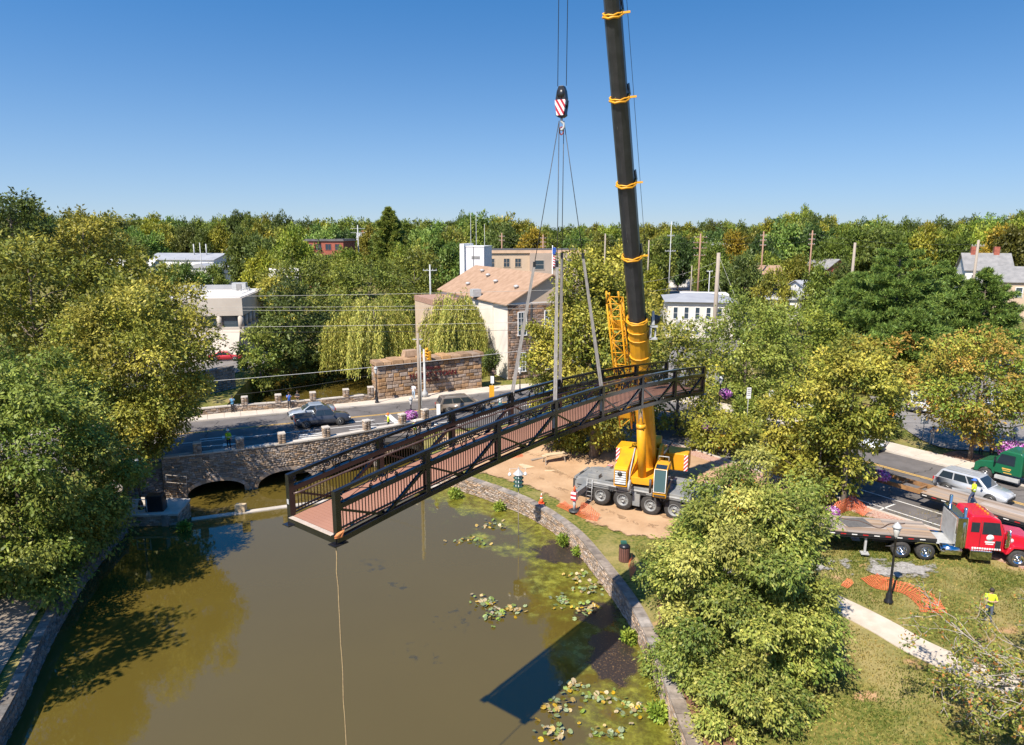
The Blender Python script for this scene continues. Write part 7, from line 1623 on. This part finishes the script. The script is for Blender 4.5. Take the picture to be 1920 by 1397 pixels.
# flag
q = atY(1036, 475, 118); t = thing('flag_pole', 'flag pole with striped flag hanging limp behind the slings', 'flag', (q.x, 118, 2.3)); H = atY(1037, 460, 118).z - 2.3
b = MB(); b.tube([(0, 0, 0), (0, 0, H)], .07, 6); b.build('pole', MT['white'], t); b = MB(); rg = random.Random(3)
P = []
fm = stripe_mat('flag_stripes', (.75, .72, .7), (.5, .03, .05), .8, (0, R(70), 0))
b.loft([[(0 + .05, 0, H - .4 - z), (.35 + .25 * math.sin(z), -.12, H - .3 - z * 1.05), (.55 + .15 * math.sin(z * 2), .1, H - .5 - z * 1.05), (.3, .14, H - .5 - z)] for z in np.linspace(0, 3.2, 8)]); b.build('cloth', fm, t)
b = MB(); b.box((.25, -.1, H - .9), (.55, .3, 1.1)); b.build('canton', MT['bsign'], t)
# ================================================================== things on the bank
NET = None
def net_mat():
    m, t, p = new_mat('orange_netting'); p.inputs['Base Color'].default_value = (.62, .14, .05, 1); p.inputs['Roughness'].default_value = .6
    tcn = node(t, 'ShaderNodeTexCoord'); w1 = node(t, 'ShaderNodeTexWave', bands_direction='X'); w2 = node(t, 'ShaderNodeTexWave', bands_direction='Y')
    for w in (w1, w2): w.inputs['Scale'].default_value = 3.2; w.inputs['Distortion'].default_value = .6; t.links.new(tcn.outputs['UV'], w.inputs[0])
    mx = node(t, 'ShaderNodeMath', operation='MAXIMUM'); t.links.new(w1.outputs['Fac'], mx.inputs[0]); t.links.new(w2.outputs['Fac'], mx.inputs[1])
    gt_ = node(t, 'ShaderNodeMath', operation='GREATER_THAN'); gt_.inputs[1].default_value = .8; t.links.new(mx.outputs[0], gt_.inputs[0]); t.links.new(gt_.outputs[0], p.inputs['Alpha']); return m
NET = net_mat()
def netting(label, pts, hs, seed, w=1.0):
    'crumpled plastic fence: a ribbon along pts with varying height'
    rg = random.Random(seed); P = resample(catmull([Vector(p) for p in pts], 8), .25); n = len(P); c = P[0]; z0 = gz(c.x, c.y)
    V = []; F = []; UV = []; m = 6
    for i, p in enumerate(P):
        f = i / (n - 1); hh = hs(f); d = (P[min(i + 1, n - 1)] - P[max(i - 1, 0)]).normalized(); nn = Vector((-d.y, d.x))
        for j in range(m):
            g = j / (m - 1); fold = .22 * math.sin(i * 1.3 + j * 1.1 + seed) * (1 - .4 * hh) * g; lay = (1 - min(1, hh)) * w * g
            q = p + nn * (lay + fold * .6); V.append((q.x - c.x, q.y - c.y, gz(q.x, q.y) - z0 + .06 + g * hh + abs(fold) * .55)); UV.append((i * .25, g * 1.0))
    for i in range(n - 1):
        for j in range(m - 1): F.append((i * m + j, (i + 1) * m + j, (i + 1) * m + j + 1, i * m + j + 1))
    b = MB(); b.add(V, F, 0, False); me = b.mesh('orange_netting'); uv = me.uv_layers.new(name='UVMap')
    for l in me.loops: uv.data[l.index].uv = UV[l.vertex_index]
    o = link('orange_netting', me, NET, None, (c.x, c.y, z0)); tag(o, label, 'netting', 'orange safety netting'); return o
A2 = lambda x, y, z=1.4: tuple(at(x, y, z)[:2])
netting('orange netting bunched by the crane jack at the lake wall', [A2(1078, 960), A2(1095, 968), A2(1120, 975)], lambda f: .25 + 1.0 * max(0, math.sin(f * 3.1)), 1)
netting('orange netting lying flat left of the crane jack', [A2(1042, 944), A2(1060, 952), A2(1078, 962)], lambda f: .08, 2, .9)
netting('orange netting lying under the middle of the footbridge', [A2(955, 862, 1.6), A2(985, 858, 1.6)], lambda f: .1, 3, .9)
netting('orange netting beside the bin at the lake wall', [A2(1178, 1052), A2(1182, 1085)], lambda f: .75, 4)
netting('orange netting lying across the lawn around the street lamp', [A2(1612, 1093, 1.7), A2(1640, 1113, 1.7), A2(1690, 1125, 1.7), A2(1720, 1150, 1.7), A2(1725, 1160, 1.7), A2(1775, 1166, 1.7)], lambda f: .07 + .05 * math.sin(f * 9), 5, 1.2)
netting('heap of orange netting at the kerb behind the flatbed', [A2(1570, 972, 2.2), A2(1595, 962, 2.2), A2(1620, 975, 2.2)], lambda f: .3 + .8 * max(0, math.sin(f * 3.1)), 6)
netting('orange netting hung by the lamp at the weir landing', [A2(210, 880, 2.0), A2(254, 880, 2.0)], lambda f: 1.0, 7)
netting('small piece of orange netting in the near tree', [A2(1575, 1102, 1.7), A2(1592, 1110, 1.7)], lambda f: .15, 8, .6)
netting('orange netting on the left bank path under the big tree', [A2(60, 1040, 1.4), A2(110, 1010, 1.4)], lambda f: .5, 9)
# cone
q = at(1015, 943, 1.33); t = thing('traffic_cone', 'orange traffic cone with white bands on the lake wall', 'cone', (q.x, q.y, 1.33)); b = MB(); b.box((0, 0, .02), (.42, .42, .04)); b.build('base', MT['orange'], t)
b = MB(); b.lathe([(.16, .04), (.1, .35)], 14); b.lathe([(.075, .48), (.055, .6)], 14); b.build('cone_body', MT['orange'], t); b = MB(); b.lathe([(.1, .35), (.075, .48)], 14); b.lathe([(.055, .6), (.03, .75)], 14); b.build('white_band', MT['white'], t)
# litter bin
q = at(1160, 1046, 1.35); t = thing('litter_bin', 'slatted litter bin with black bag beside the lake wall', 'bin', (q.x + .35, q.y, gz(q.x + .35, q.y))); b = MB(); b.lathe([(.3, .05), (.3, .9)], 16); b.build('liner', MT['trim'], t)
for k in range(18): a = k * math.pi / 9; b = MB(); b.box((0, 0, .48), (.03, .09, .88)); b.build('slat', M('bin_slat', (.16, .07, .05), None, 3, .8) if k == 0 else bpy.data.materials['bin_slat'], t, (.33 * math.cos(a), .33 * math.sin(a), 0), a)
b = MB(); b.lathe([(.33, .92), (.36, 1.0), (.22, 1.12), (.05, 1.15)], 12); b.build('bag', MT['black'], t); b = MB(); b.box((-.05, .1, 1.2), (.35, .3, .12)); b.build('lid', M('green_plastic', (.03, .12, .09), None, 3, .5), t)
# martin house on a pole in the lake
q = at(972, 1003, 0); H = atY(971, 912, q.y).z; t = thing('bird_house', 'round white and green martin house on a pole in the lake', 'bird house', (q.x, q.y, -.4)); b = MB(); b.tube([(0, 0, 0), (0, 0, H + .4)], .028, 6); b.build('pole', MT['palewood'], t)
MT['bhgreen'] = M('dark_green_trim', (.02, .09, .07), None, 3, .5)
for k in range(3):
    z = H + .42 + k * .3; b = MB(); b.lathe([(.36, z), (.36, z + .02), (.27, z + .03), (.27, z + .27), (.02, z + .27)], 8, sm=False); tier = b.build('tier', MT['white'], t)
    for j in range(8): a = (j + .5) * math.pi / 4; b = MB(); b.box((0, 0, z + .14), (.02, .13, .15)); b.build('opening', MT['bhgreen'], tier, (.26 * math.cos(a), .26 * math.sin(a), 0), a)
    b = MB(); b.lathe([(.37, z - .01), (.38, z + .04), (.3, z + .045)], 8, sm=False); b.build('ledge', MT['bhgreen'], tier)
b = MB(); b.lathe([(.4, H + 1.32), (.38, H + 1.36), (.05, H + 1.68), (.02, H + 1.85)], 8, sm=False); b.build('roof', MT['ltgrey'], t)
for x in (-.62, .48):
    b = MB(); b.lathe([(.01, -.12), (.1, -.08), (.13, 0), (.09, .1), (.02, .16)], 10, (x, .1 * x, H + 1.3)); b.tube([(x, .1 * x, H + 1.4), (x, .1 * x, H + 1.75)], .01, 4); b.build('gourd', MT['white'], t)
b = MB(); b.tube([(-.62, -.06, H + 1.72), (.48, .05, H + 1.72)], .012, 4); b.build('gourd_bar', MT['ltgrey'], t)
# timber, sawhorse and boards on the bare earth
def board(label, px, py, z, L, w, th, rz, mat='wood', tilt=0):
    q = at(px, py, z); t = MB().box((0, 0, th / 2), (L, w, th)).build('timber_board', MT[mat], None, (q.x, q.y, gz(q.x, q.y) + .05), rz); t.rotation_euler = (tilt, 0, rz); tag(t, label, 'board', 'timber on the bare earth'); return t
MT['ply'] = M('plywood', (.6, .45, .28), (.5, .37, .23), 2, .8)
board('sheet of plywood lying on the bare earth', 1003, 866, 1.6, 2.6, 1.1, .05, R(28), 'ply', .05); board('dark plank sticking out under the plywood sheet', 1018, 857, 1.65, 2.4, .25, .08, R(30)); board('plank lying in the shade of the sycamore', 1045, 877, 1.6, 2.2, .25, .06, R(5), 'ply')
q = at(1040, 868, 1.6); t = thing('saw_horse', 'wooden trestle piled with boards under the sycamore', 'trestle', (q.x, q.y + .5, gz(q.x, q.y)), R(15)); b = MB(); b.box((0, 0, .8), (2.2, .5, .09)); b.box((.1, .1, .9), (1.9, .6, .06), rz=.12); b.build('top', MT['ply'], t)
for x in (-.85, .85):
    for y in (-1, 1): b = MB(); b.beam((x, y * .15, .76), (x * 1.08, y * .42, 0), .08, .06); b.build('leg', MT['wood'], t)
q = at(1062, 838, 1.7); t = thing('stack_of_frames', 'grey metal panels stacked in the shade near the sycamore', 'panels', (q.x, q.y, gz(q.x, q.y)), R(10))
for k in range(4): b = MB(); b.box((.06 * k, .03 * k, .06 + .11 * k), (1.8, .8, .08)); b.build('panel', MT['ltgrey'], t)
# black tarpaulin box, rails on the landing
q = Vector((-26.6, 49.6)); t = thing('covered_cabinet', 'black covered cabinet on the landing below the lamp', 'cabinet', (q.x, q.y, .92), R(8)); b = MB(); b.box((0, 0, .62), (1.3, .9, 1.24), taper=.93); b.build('cover', MT['black'], t, bevel=.06)
t = thing('pipe_railing', 'pale pipe railing on the landing left of the black cabinet', 'railing', (-28.0, 49.0, .92))
for x in (0, 1.0): b = MB(); b.tube([(x, 0, 0), (x, 0, 1.05)], .035, 6); b.build('post', MT['ltgrey'], t)
for z in (.55, 1.05): b = MB(); b.tube([(0, 0, z), (1.0, 0, z)], .03, 6); b.build('rail', MT['ltgrey'], t)
t = thing('pipe_railing', 'two pale rails behind the street lamp at the weir landing', 'railing', (-27.2, 52.6, 1.5))
for z in (.5, 1.1): b = MB(); b.tube([(0, 0, z), (1.7, -.2, z - .1)], .025, 6); b.build('rail', MT['palewood'], t)
for x in (0, 1.7): b = MB(); b.tube([(x, -.12 * x, -.8), (x, -.12 * x, 1.05)], .025, 6); b.build('post', MT['black'], t)
q = at(1617, 1223, 1.5); b = MB(); b.lathe([(.01, 0), (.1, .03), (.12, .08), (.04, .12)], 8); tag(b.build('paper_cup', MT['white'], None, (at(1688, 1170, 1.7).x, at(1688, 1170, 1.7).y, 1.75)), 'small white litter lying on the lawn by the footpath', 'litter')
# ---- lily pads
def pad_mesh(k):
    b = MB(); n = 12; a0 = .25; pts = [(0, 0, 0)] + [(math.cos(a0 + (6.283 - 2 * a0) * i / (n - 1)), math.sin(a0 + (6.283 - 2 * a0) * i / (n - 1)), .08 * math.sin(i * 1.7 + k)) for i in range(n)]
    b.add(pts, [(0, i, i + 1) for i in range(1, n)], 0, True); me = b.mesh('leaf'); return me
MT['lily'] = M('lily_leaf', (.15, .21, .06), (.23, .27, .1), 2, .45, rnd=.35); MT['lily2'] = M('lily_leaf_yellow', (.38, .31, .09), (.42, .24, .09), 2, .5, rnd=.3)
PADS = []
for k in range(3):
    for m in ('lily', 'lily2'): me = pad_mesh(k); me.materials.append(MT[m]); PADS.append(me)
rg = random.Random(9)
for i, (px, py, n, sx, sy, lab) in enumerate([(905, 1128, 14, 14, 9, 'upper half of the isolated lily clump in open water'), (928, 1152, 16, 14, 12, 'lower half of the isolated lily clump in open water'), (965, 1146, 9, 14, 8, 'small lily group right of the isolated clump'), (885, 1015, 16, 26, 7, 'lily clump in algae left of the martin house'), (922, 985, 12, 18, 6, 'lily clump nearest the martin house pole'), (1085, 1083, 10, 22, 8, 'lily patch below the dark leaf mat'), (1110, 1105, 20, 28, 10, 'broad lily patch before the curved wall'), (1050, 1128, 14, 14, 12, 'lily patch left of the footbridge shadow tip'), (1095, 1145, 16, 20, 10, 'lily patch just above the footbridge shadow'), (1075, 1290, 12, 14, 8, 'lily group at the lower edge of the footbridge shadow'), (1050, 1330, 12, 22, 14, 'pale lily group below the footbridge shadow'), (1130, 1310, 14, 32, 10, 'scattered lily group near the lower wall'), (1190, 1330, 14, 24, 16, 'lily group at the foot of the lower wall'), (1040, 1372, 12, 26, 14, 'lily group at the bottom of the picture'), (1150, 1375, 12, 40, 10, 'thin lily group at the bottom right of the water')]):
    c = at(px, py, 0); t = thing('water_lily', lab, 'water lily', (c.x, c.y, .02), 0, 'water lily clumps')
    for k in range(int(n * 2.4)):
        p = at(px + rg.gauss(0, sx * .75), py + rg.gauss(0, sy * .7), 0); o = bpy.data.objects.new('leaf', PADS[rg.randrange(3) * 2 + (rg.random() < .35)]); COL.objects.link(o); o.parent = t; s = rg.uniform(.07, .15); o.location = (p.x - c.x, p.y - c.y, rg.uniform(0, .16)); o.scale = (s, s, s); o.rotation_euler = (rg.uniform(-.5, .5), rg.uniform(-.5, .5), rg.uniform(0, 6))
# weeds growing on the walls
for i, (px, py, r, lab) in enumerate(((858, 925, .9, 'green weed at the wall foot below the footbridge'), (1062, 1010, .8, 'tall weed on the curved wall face'), (1090, 1030, .5, 'small weed on the curved wall right of the tall one'), (940, 948, .4, 'small weed at the wall foot left of the martin house'), (1183, 1190, .5, 'weed at the wall in the footbridge shadow'), (1240, 1330, .5, 'weed at the foot of the lower wall'), (350, 985, .5, 'green tuft on the landing pier at the weir'))):
    q = at(px, py, .35); me, cs = make_crown(300 + i, (r * .6, r * .6, r * .5), 12, 14, 5, .16, G_GREEN, None, -.2, (.3, .5)); t = thing('weed', lab, 'weed', (q.x - .15, q.y - .1, .3)); o = bpy.data.objects.new('foliage', me); COL.objects.link(o); o.parent = t; o.color = (1.2, 1.3, 1, 1)
# ---- bare-branched tree at the lower right corner
def twiggy(seed, base, dirs, depth=5):
    rg = random.Random(seed); b = MB(); tips = []
    def grow(p, d, L, r, lv):
        n = 4; pts = [p]; rs = [r]
        for i in range(n): d = (d + Vector((rg.gauss(0, .16), rg.gauss(0, .16), rg.gauss(0, .1)))).normalized(); p = p + d * L / n; pts.append(p); rs.append(r * (1 - .45 * (i + 1) / n))
        b.tube(pts, rs, 6 if lv < 2 else 4, cap=False)
        if lv >= 2: tips.extend(pts[1:])
        if lv >= depth: return
        for k in range(rg.choice((2, 3, 3)) if lv else 4):
            q = pts[rg.randrange(2, n + 1)]; nd = (d + Vector((rg.gauss(0, .65), rg.gauss(0, .65), rg.gauss(.05, .45)))).normalized(); grow(q, nd, L * rg.uniform(.5, .75), max(.014, rs[-1] * rg.uniform(.7, .95)), lv + 1)
    for d, L, r in dirs: grow(Vector(base), Vector(d).normalized(), L, r, 0)
    return b, tips
for i, (bx, by, dirs, lab) in enumerate(((24.6, 20.6, [((-.85, .4, .22), 4.8, .19), ((-.6, .7, .25), 4.4, .17), ((-.95, .15, .15), 5.0, .17), ((-.75, .55, .1), 4.8, .16)], 'bare-branched tree with sparse leaves at the lower right corner'), (34.5, 26.5, [((-.8, .4, .2), 4.2, .12), ((-.9, .0, .15), 4.2, .12), ((-.8, -.4, .2), 4.0, .1)], 'half-bare tree at the right edge below the red truck'))):
    z0 = gz(bx, by); b, tips = twiggy(40 + i, (0, 0, 1.5), dirs); b.tube([(.4, -.2, -.3), (.1, 0, .8), (0, 0, 1.5)], [.3, .25, .2], 8)
    t = thing('broadleaf_tree', lab, 'tree', (bx, by, z0)); b.build('trunk', MT['palebark'], t)
    rg_ = np.random.default_rng(5 + i); tp = np.array([tuple(p) for p in tips]); n = int(len(tp) * 2.6); idx = rg_.integers(0, len(tp), n); C = tp[idx] + rg_.normal(size=(n, 3)) * .1; N = unit(rg_.normal(size=(n, 3)) * .6 + np.array([0, 0, 1])); T = unit(rg_.normal(size=(n, 3)))
    col = pick(rg_, [(.16, .2, .04), (.26, .28, .05), (.38, .3, .06), (.42, .18, .05)], n, (3, 4, 2, 1)); V, F, cc = leaf_quads(C, N, T, rg_.uniform(.1, .19, n), rg_.uniform(.06, .11, n), col); me = fast_mesh('crown', V, F, {'leafcol': ('FLOAT_COLOR', 'FACE', cc)}); me.materials.append(LEAF); o = bpy.data.objects.new('crown', me); COL.objects.link(o); o.parent = t
# ---- grass blades on the lawn
def grass(n=60000):
    rg_ = np.random.default_rng(77); X = rg_.uniform(7.9, 36, n * 2); Y = rg_.uniform(23.5, 46, n * 2)
    pk = np.array([mnoise.noise(Vector((x * .35, y * .35, 0))) for x, y in zip(X, Y)]); keep_ = rg_.random(n * 2) < np.clip(.75 + pk * 1.0, .1, 1)
    fp_ = [(p_.x, p_.y) for p_ in catmull([(q_.x, q_.y) for q_ in pp], 3)]; A_ = np.array(fp_); dpath = np.min(np.hypot(X[:, None] - A_[None, :, 0], Y[:, None] - A_[None, :, 1]), 1)
    keep_ &= (dpath > 1.0) & ~((Y > 43.0 - .0 * X) & (X < 22)) & (X - Y * .0 < 36)
    X, Y, pk = X[keep_][:n], Y[keep_][:n], pk[keep_][:n]; m = len(X); Z = np.array([gz(x, y) for x, y in zip(X, Y)])
    C = np.stack([X, Y, Z], -1); T = unit(np.stack([rg_.normal(size=m) * .6, rg_.normal(size=m) * .6, np.ones(m)], -1)); N = unit(np.stack([rg_.normal(size=m), rg_.normal(size=m), np.full(m, .4)], -1))
    dry = np.clip(.45 - pk * 1.3 + rg_.normal(size=m) * .2, 0, 1)[:, None]; col = (np.array([[.12, .15, .025]]) * (1 - dry) + np.array([[.36, .26, .08]]) * dry) * rg_.uniform(.7, 1.25, (m, 1))
    V, F, cc = leaf_quads(C, N, T, rg_.uniform(.08, .17, m), rg_.uniform(.03, .06, m), col); me = fast_mesh('grass', V, F, {'leafcol': ('FLOAT_COLOR', 'FACE', cc)}); me.materials.append(LEAF)
    o = bpy.data.objects.new('grass', me); COL.objects.link(o); tag(o, 'patchy green and straw coloured lawn grass beside the lake', 'grass', kind='stuff')
grass()
# ================================================================== people
SKIN = M('skin', (.5, .3, .21), None, 5, .6); HAIR = M('dark_hair', (.04, .028, .02), None, 8, .7)
CL = {}
def cloth(c):
    k = tuple(c)
    if k not in CL: CL[k] = M('cloth_%d' % len(CL), c, tuple(x * .8 for x in c), 9, .85)
    return CL[k]
def skel(pose):
    J = {'pel': (0, 0, .95), 'wst': (.0, 0, 1.1), 'cst': (.0, 0, 1.32), 'nck': (.01, 0, 1.5), 'hd0': (.02, 0, 1.6), 'hd1': (.03, 0, 1.68), 'hd2': (.025, 0, 1.76)}
    def side(s, sh, el, wr, ha, hp, kn, an, to):
        for n, p in zip(('sh', 'el', 'wr', 'ha', 'hp', 'kn', 'an', 'to'), (sh, el, wr, ha, hp, kn, an, to)): J[n + ('l' if s > 0 else 'r')] = (p[0], p[1] * s, p[2])
    st = ((0, .1, .9), (.02, .11, .5), (-.01, .12, .09), (.17, .14, .04)); sh = (0, .19, 1.42)
    A = {'down': ((-.02, .25, 1.14), (.05, .26, .9), (.08, .25, .8)), 'photo': ((.22, .27, 1.28), (.32, .1, 1.55), (.33, .06, 1.62)), 'fold': ((.06, .28, 1.16), (.24, .05, 1.17), (.25, -.05, 1.2)), 'fwd': ((.12, .26, 1.16), (.36, .22, 1.18), (.45, .2, 1.2)), 'hip': ((-.08, .38, 1.16), (.05, .22, 1.0), (.1, .18, .97)), 'up': ((.08, .3, 1.2), (.12, .26, 1.45), (.1, .2, 1.58))}
    arm = {'stand': ('down', 'down'), 'photo': ('photo', 'photo'), 'fold': ('fold', 'fold'), 'walk': ('fwd', 'down'), 'hip': ('hip', 'down'), 'up': ('up', 'hip'), 'sit': ('fwd', 'fwd')}[pose]
    for s, a in ((1, arm[0]), (-1, arm[1])):
        lg = st
        if pose == 'walk': lg = ((.0, .1, .9), (.2, .1, .53), (.22, .11, .1), (.38, .12, .07)) if s > 0 else ((0, .1, .9), (-.02, .1, .5), (-.28, .11, .13), (-.13, .12, .04))
        if pose == 'sit': lg = ((.0, .1, .92), (.42, .14, .95), (.45, .14, .52), (.6, .15, .47))
        side(s, sh, *A[a], *lg)
    E_ = [('pel', 'wst'), ('wst', 'cst'), ('cst', 'nck'), ('nck', 'hd0'), ('hd0', 'hd1'), ('hd1', 'hd2')]
    for c in 'lr': E_ += [('cst', 'sh' + c), ('sh' + c, 'el' + c), ('el' + c, 'wr' + c), ('wr' + c, 'ha' + c), ('pel', 'hp' + c), ('hp' + c, 'kn' + c), ('kn' + c, 'an' + c), ('an' + c, 'to' + c)]
    return J, E_
RAD = {'pel': (.15, .12), 'wst': (.15, .11), 'cst': (.17, .12), 'nck': (.06, .06), 'hd0': (.075, .085), 'hd1': (.085, .1), 'hd2': (.07, .08), 'sh': (.075, .075), 'el': (.05, .05), 'wr': (.034, .034), 'ha': (.04, .03), 'hp': (.1, .1), 'kn': (.066, .066), 'an': (.046, .046), 'to': (.045, .035)}
_body = {}
def body_mesh(pose):
    if pose in _body: return _body[pose]
    J, E_ = skel(pose); names = list(J); me = bpy.data.meshes.new('b'); me.from_pydata([J[n] for n in names], [(names.index(a), names.index(c)) for a, c in E_], [])
    o = bpy.data.objects.new('b', me); COL.objects.link(o); md = o.modifiers.new('s', 'SKIN'); md.use_smooth_shade = True
    for i, n in enumerate(names): r = RAD[n] if n in RAD else RAD[n[:-1]]; me.skin_vertices[0].data[i].radius = r; me.skin_vertices[0].data[i].use_root = (n == 'pel')
    sb = o.modifiers.new('u', 'SUBSURF'); sb.levels = 1; sb.render_levels = 1
    bpy.context.view_layer.update(); m2 = bpy.data.meshes.new_from_object(o.evaluated_get(bpy.context.evaluated_depsgraph_get())); bpy.data.objects.remove(o); _body[pose] = (m2, J); return _body[pose]
def person(label, p, rz, pose, shirt, legs, head='hair', headc=None, vest=None, z=None, sleeves='short', sc=1.0):
    src, J = body_mesh(pose); me = src.copy(); me.name = 'body'
    for m in (cloth(shirt), cloth(legs), SKIN, cloth((.05, .045, .04))): me.materials.append(m)
    V = lambda n: Vector(J[n])
    def near(c, a, b):
        a, b = V(a), V(b); t = max(0, min(1, (c - a).dot(b - a) / (b - a).length_squared)); return (c - a - (b - a) * t).length
    for f in me.polygons:
        c = f.center; d = {2: min(near(c, 'hd0', 'hd2') * .8, near(c, 'nck', 'hd0') + .03, min(near(c, 'el' + k, 'ha' + k) for k in 'lr') + (.0 if sleeves == 'short' else .05)), 0: min(near(c, 'pel', 'cst') - .06, near(c, 'cst', 'nck') + .02, min(near(c, 'sh' + k, 'el' + k) for k in 'lr'), min(near(c, 'cst', 'sh' + k) for k in 'lr')), 1: min(min(near(c, 'hp' + k, 'kn' + k) - .03, near(c, 'kn' + k, 'an' + k)) for k in 'lr'), 3: min(near(c, 'an' + k, 'to' + k) for k in 'lr') + .02}
        f.material_index = min(d, key=d.get)
    zz = gz(p[0], p[1]) if z is None else z
    t = thing('person', label, 'person', (p[0], p[1], zz), rz); t.scale = (sc,) * 3; o = bpy.data.objects.new('body', me); COL.objects.link(o); o.parent = t
    h = V('hd1')
    if head == 'hat': b = MB(); b.lathe([(.15, .0), (.15, .012), (.118, .02), (.115, .07), (.08, .12), (.02, .14)], 12, (h.x, 0, h.z + .035)); b.box((h.x + .13, 0, h.z + .045), (.1, .16, .015)); b.build('hard_hat', cloth(headc or (.8, .8, .8)), t)
    elif head == 'hair': b = MB(); b.lathe([(.1, -.05), (.112, .02), (.1, .09), (.05, .135), (.01, .14)], 12, (h.x - .018, 0, h.z)); b.build('hair', HAIR, t)
    if vest: b = MB(); b.loft([[(.145 * k * math.cos(a) + .0, .2 * k * math.sin(a), zv) for a in np.linspace(0, 6.283, 13)[:-1]] for zv, k in ((.98, .98), (1.1, .94), (1.3, 1.06), (1.42, .92), (1.47, .55))]); vo = b.build('vest', cloth(vest), t); b = MB(); b.loft([[(.149 * k * math.cos(a), .206 * k * math.sin(a), zv) for a in np.linspace(0, 6.283, 13)[:-1]] for zv, k in ((1.1, .97), (1.16, 1.0))], cap=False); b.build('reflective_band', MT['white'], vo)
    return t
HV = (.62, .78, .03); JN = (.05, .07, .13); KH = (.3, .22, .13); BK = (.03, .03, .035)
g2 = lambda x, y, z=RZ: at(x, y, z)
person('person in a blue and white top photographing at the far parapet, leftmost', g2(437, 773, RZ + .14), R(-80), 'photo', (.1, .3, .5), BK, z=RZ + .145)
person('person in a bright blue shirt and black trousers photographing at the parapet', g2(543, 766, RZ + .14), R(-60), 'photo', (.05, .16, .55), BK, z=RZ + .145)
person('person in a black top and khaki trousers by the parapet', g2(559, 763, RZ + .14), R(-100), 'fold', BK, KH, z=RZ + .145)
person('worker in a yellow high-visibility shirt walking by the stop line', g2(729, 809), R(-160), 'walk', HV, BK, 'hat', (.75, .2, .03), z=RZ + .01)
person('worker in a green vest standing behind the left end of the bridge parapet', g2(430, 842), R(-90), 'stand', HV, BK, 'hat', (.8, .8, .8), HV, z=RZ + .01)
person('person in a white shirt and jeans by the monument wall', g2(776, 748, RZ + .14), R(-90), 'walk', (.75, .73, .75), (.35, .45, .55), z=RZ + .145)
person('person with a printed bag on the far pavement right of the monument wall', g2(925, 717, RZ + .14), R(-100), 'fold', (.1, .06, .05), BK, z=RZ + .145)
person('worker in a yellow vest behind the left half of the footbridge', g2(779, 829, 2.0), R(-70), 'hip', HV, KH, 'hat', (.8, .8, .75), HV)
person('worker in a lime shirt leaning behind the footbridge railing', g2(817, 838, 1.9), R(-40), 'fwd' if False else 'walk', HV, BK, 'hat', (.8, .8, .75), HV)
person('person beside the yellow post sign by the far kerb', g2(938, 770), R(-80), 'stand', (.6, .62, .6), (.05, .35, .35), z=RZ + .01)
person('grey-clad person photographing on the right lawn', g2(1746, 835), R(-110), 'photo', (.4, .4, .42), (.45, .45, .47), z=RZ)
person('dark-clad person standing left of the tree above the green truck', g2(1838, 852), R(-90), 'hip', BK, BK, z=RZ)
person('person in a white shirt under the tree above the green truck', g2(1858, 860), R(-90), 'fold', (.6, .62, .68), BK, z=RZ)
person('worker in a bright yellow shirt standing with folded arms on the lawn', g2(1850, 1176, 1.9), R(-110), 'fold', HV, (.1, .12, .17), 'hair')
wq = at(1822, 948, 3.55); person('worker in a blue hard hat and yellow vest on the long trailer', (wq.x, wq.y), R(150), 'walk', HV, JN, 'hat', (.05, .15, .55), HV, z=3.59)
wq = at(1330, 850, 1.8); person('person in an orange vest beside the compact loader', (wq.x, wq.y), R(-60), 'stand', (.75, .13, .05), BK, 'hat', (.8, .8, .8))
ox, oy = rot2(1.35, 1.46, URZ); person('crane operator in a lime shirt seated in the cab', (CR.x + ox, CR.y + oy), URZ, 'sit', (.4, .8, .03), (.03, .12, .14), 'hat', (.8, .8, .75), z=CGZ + UZ - .9)
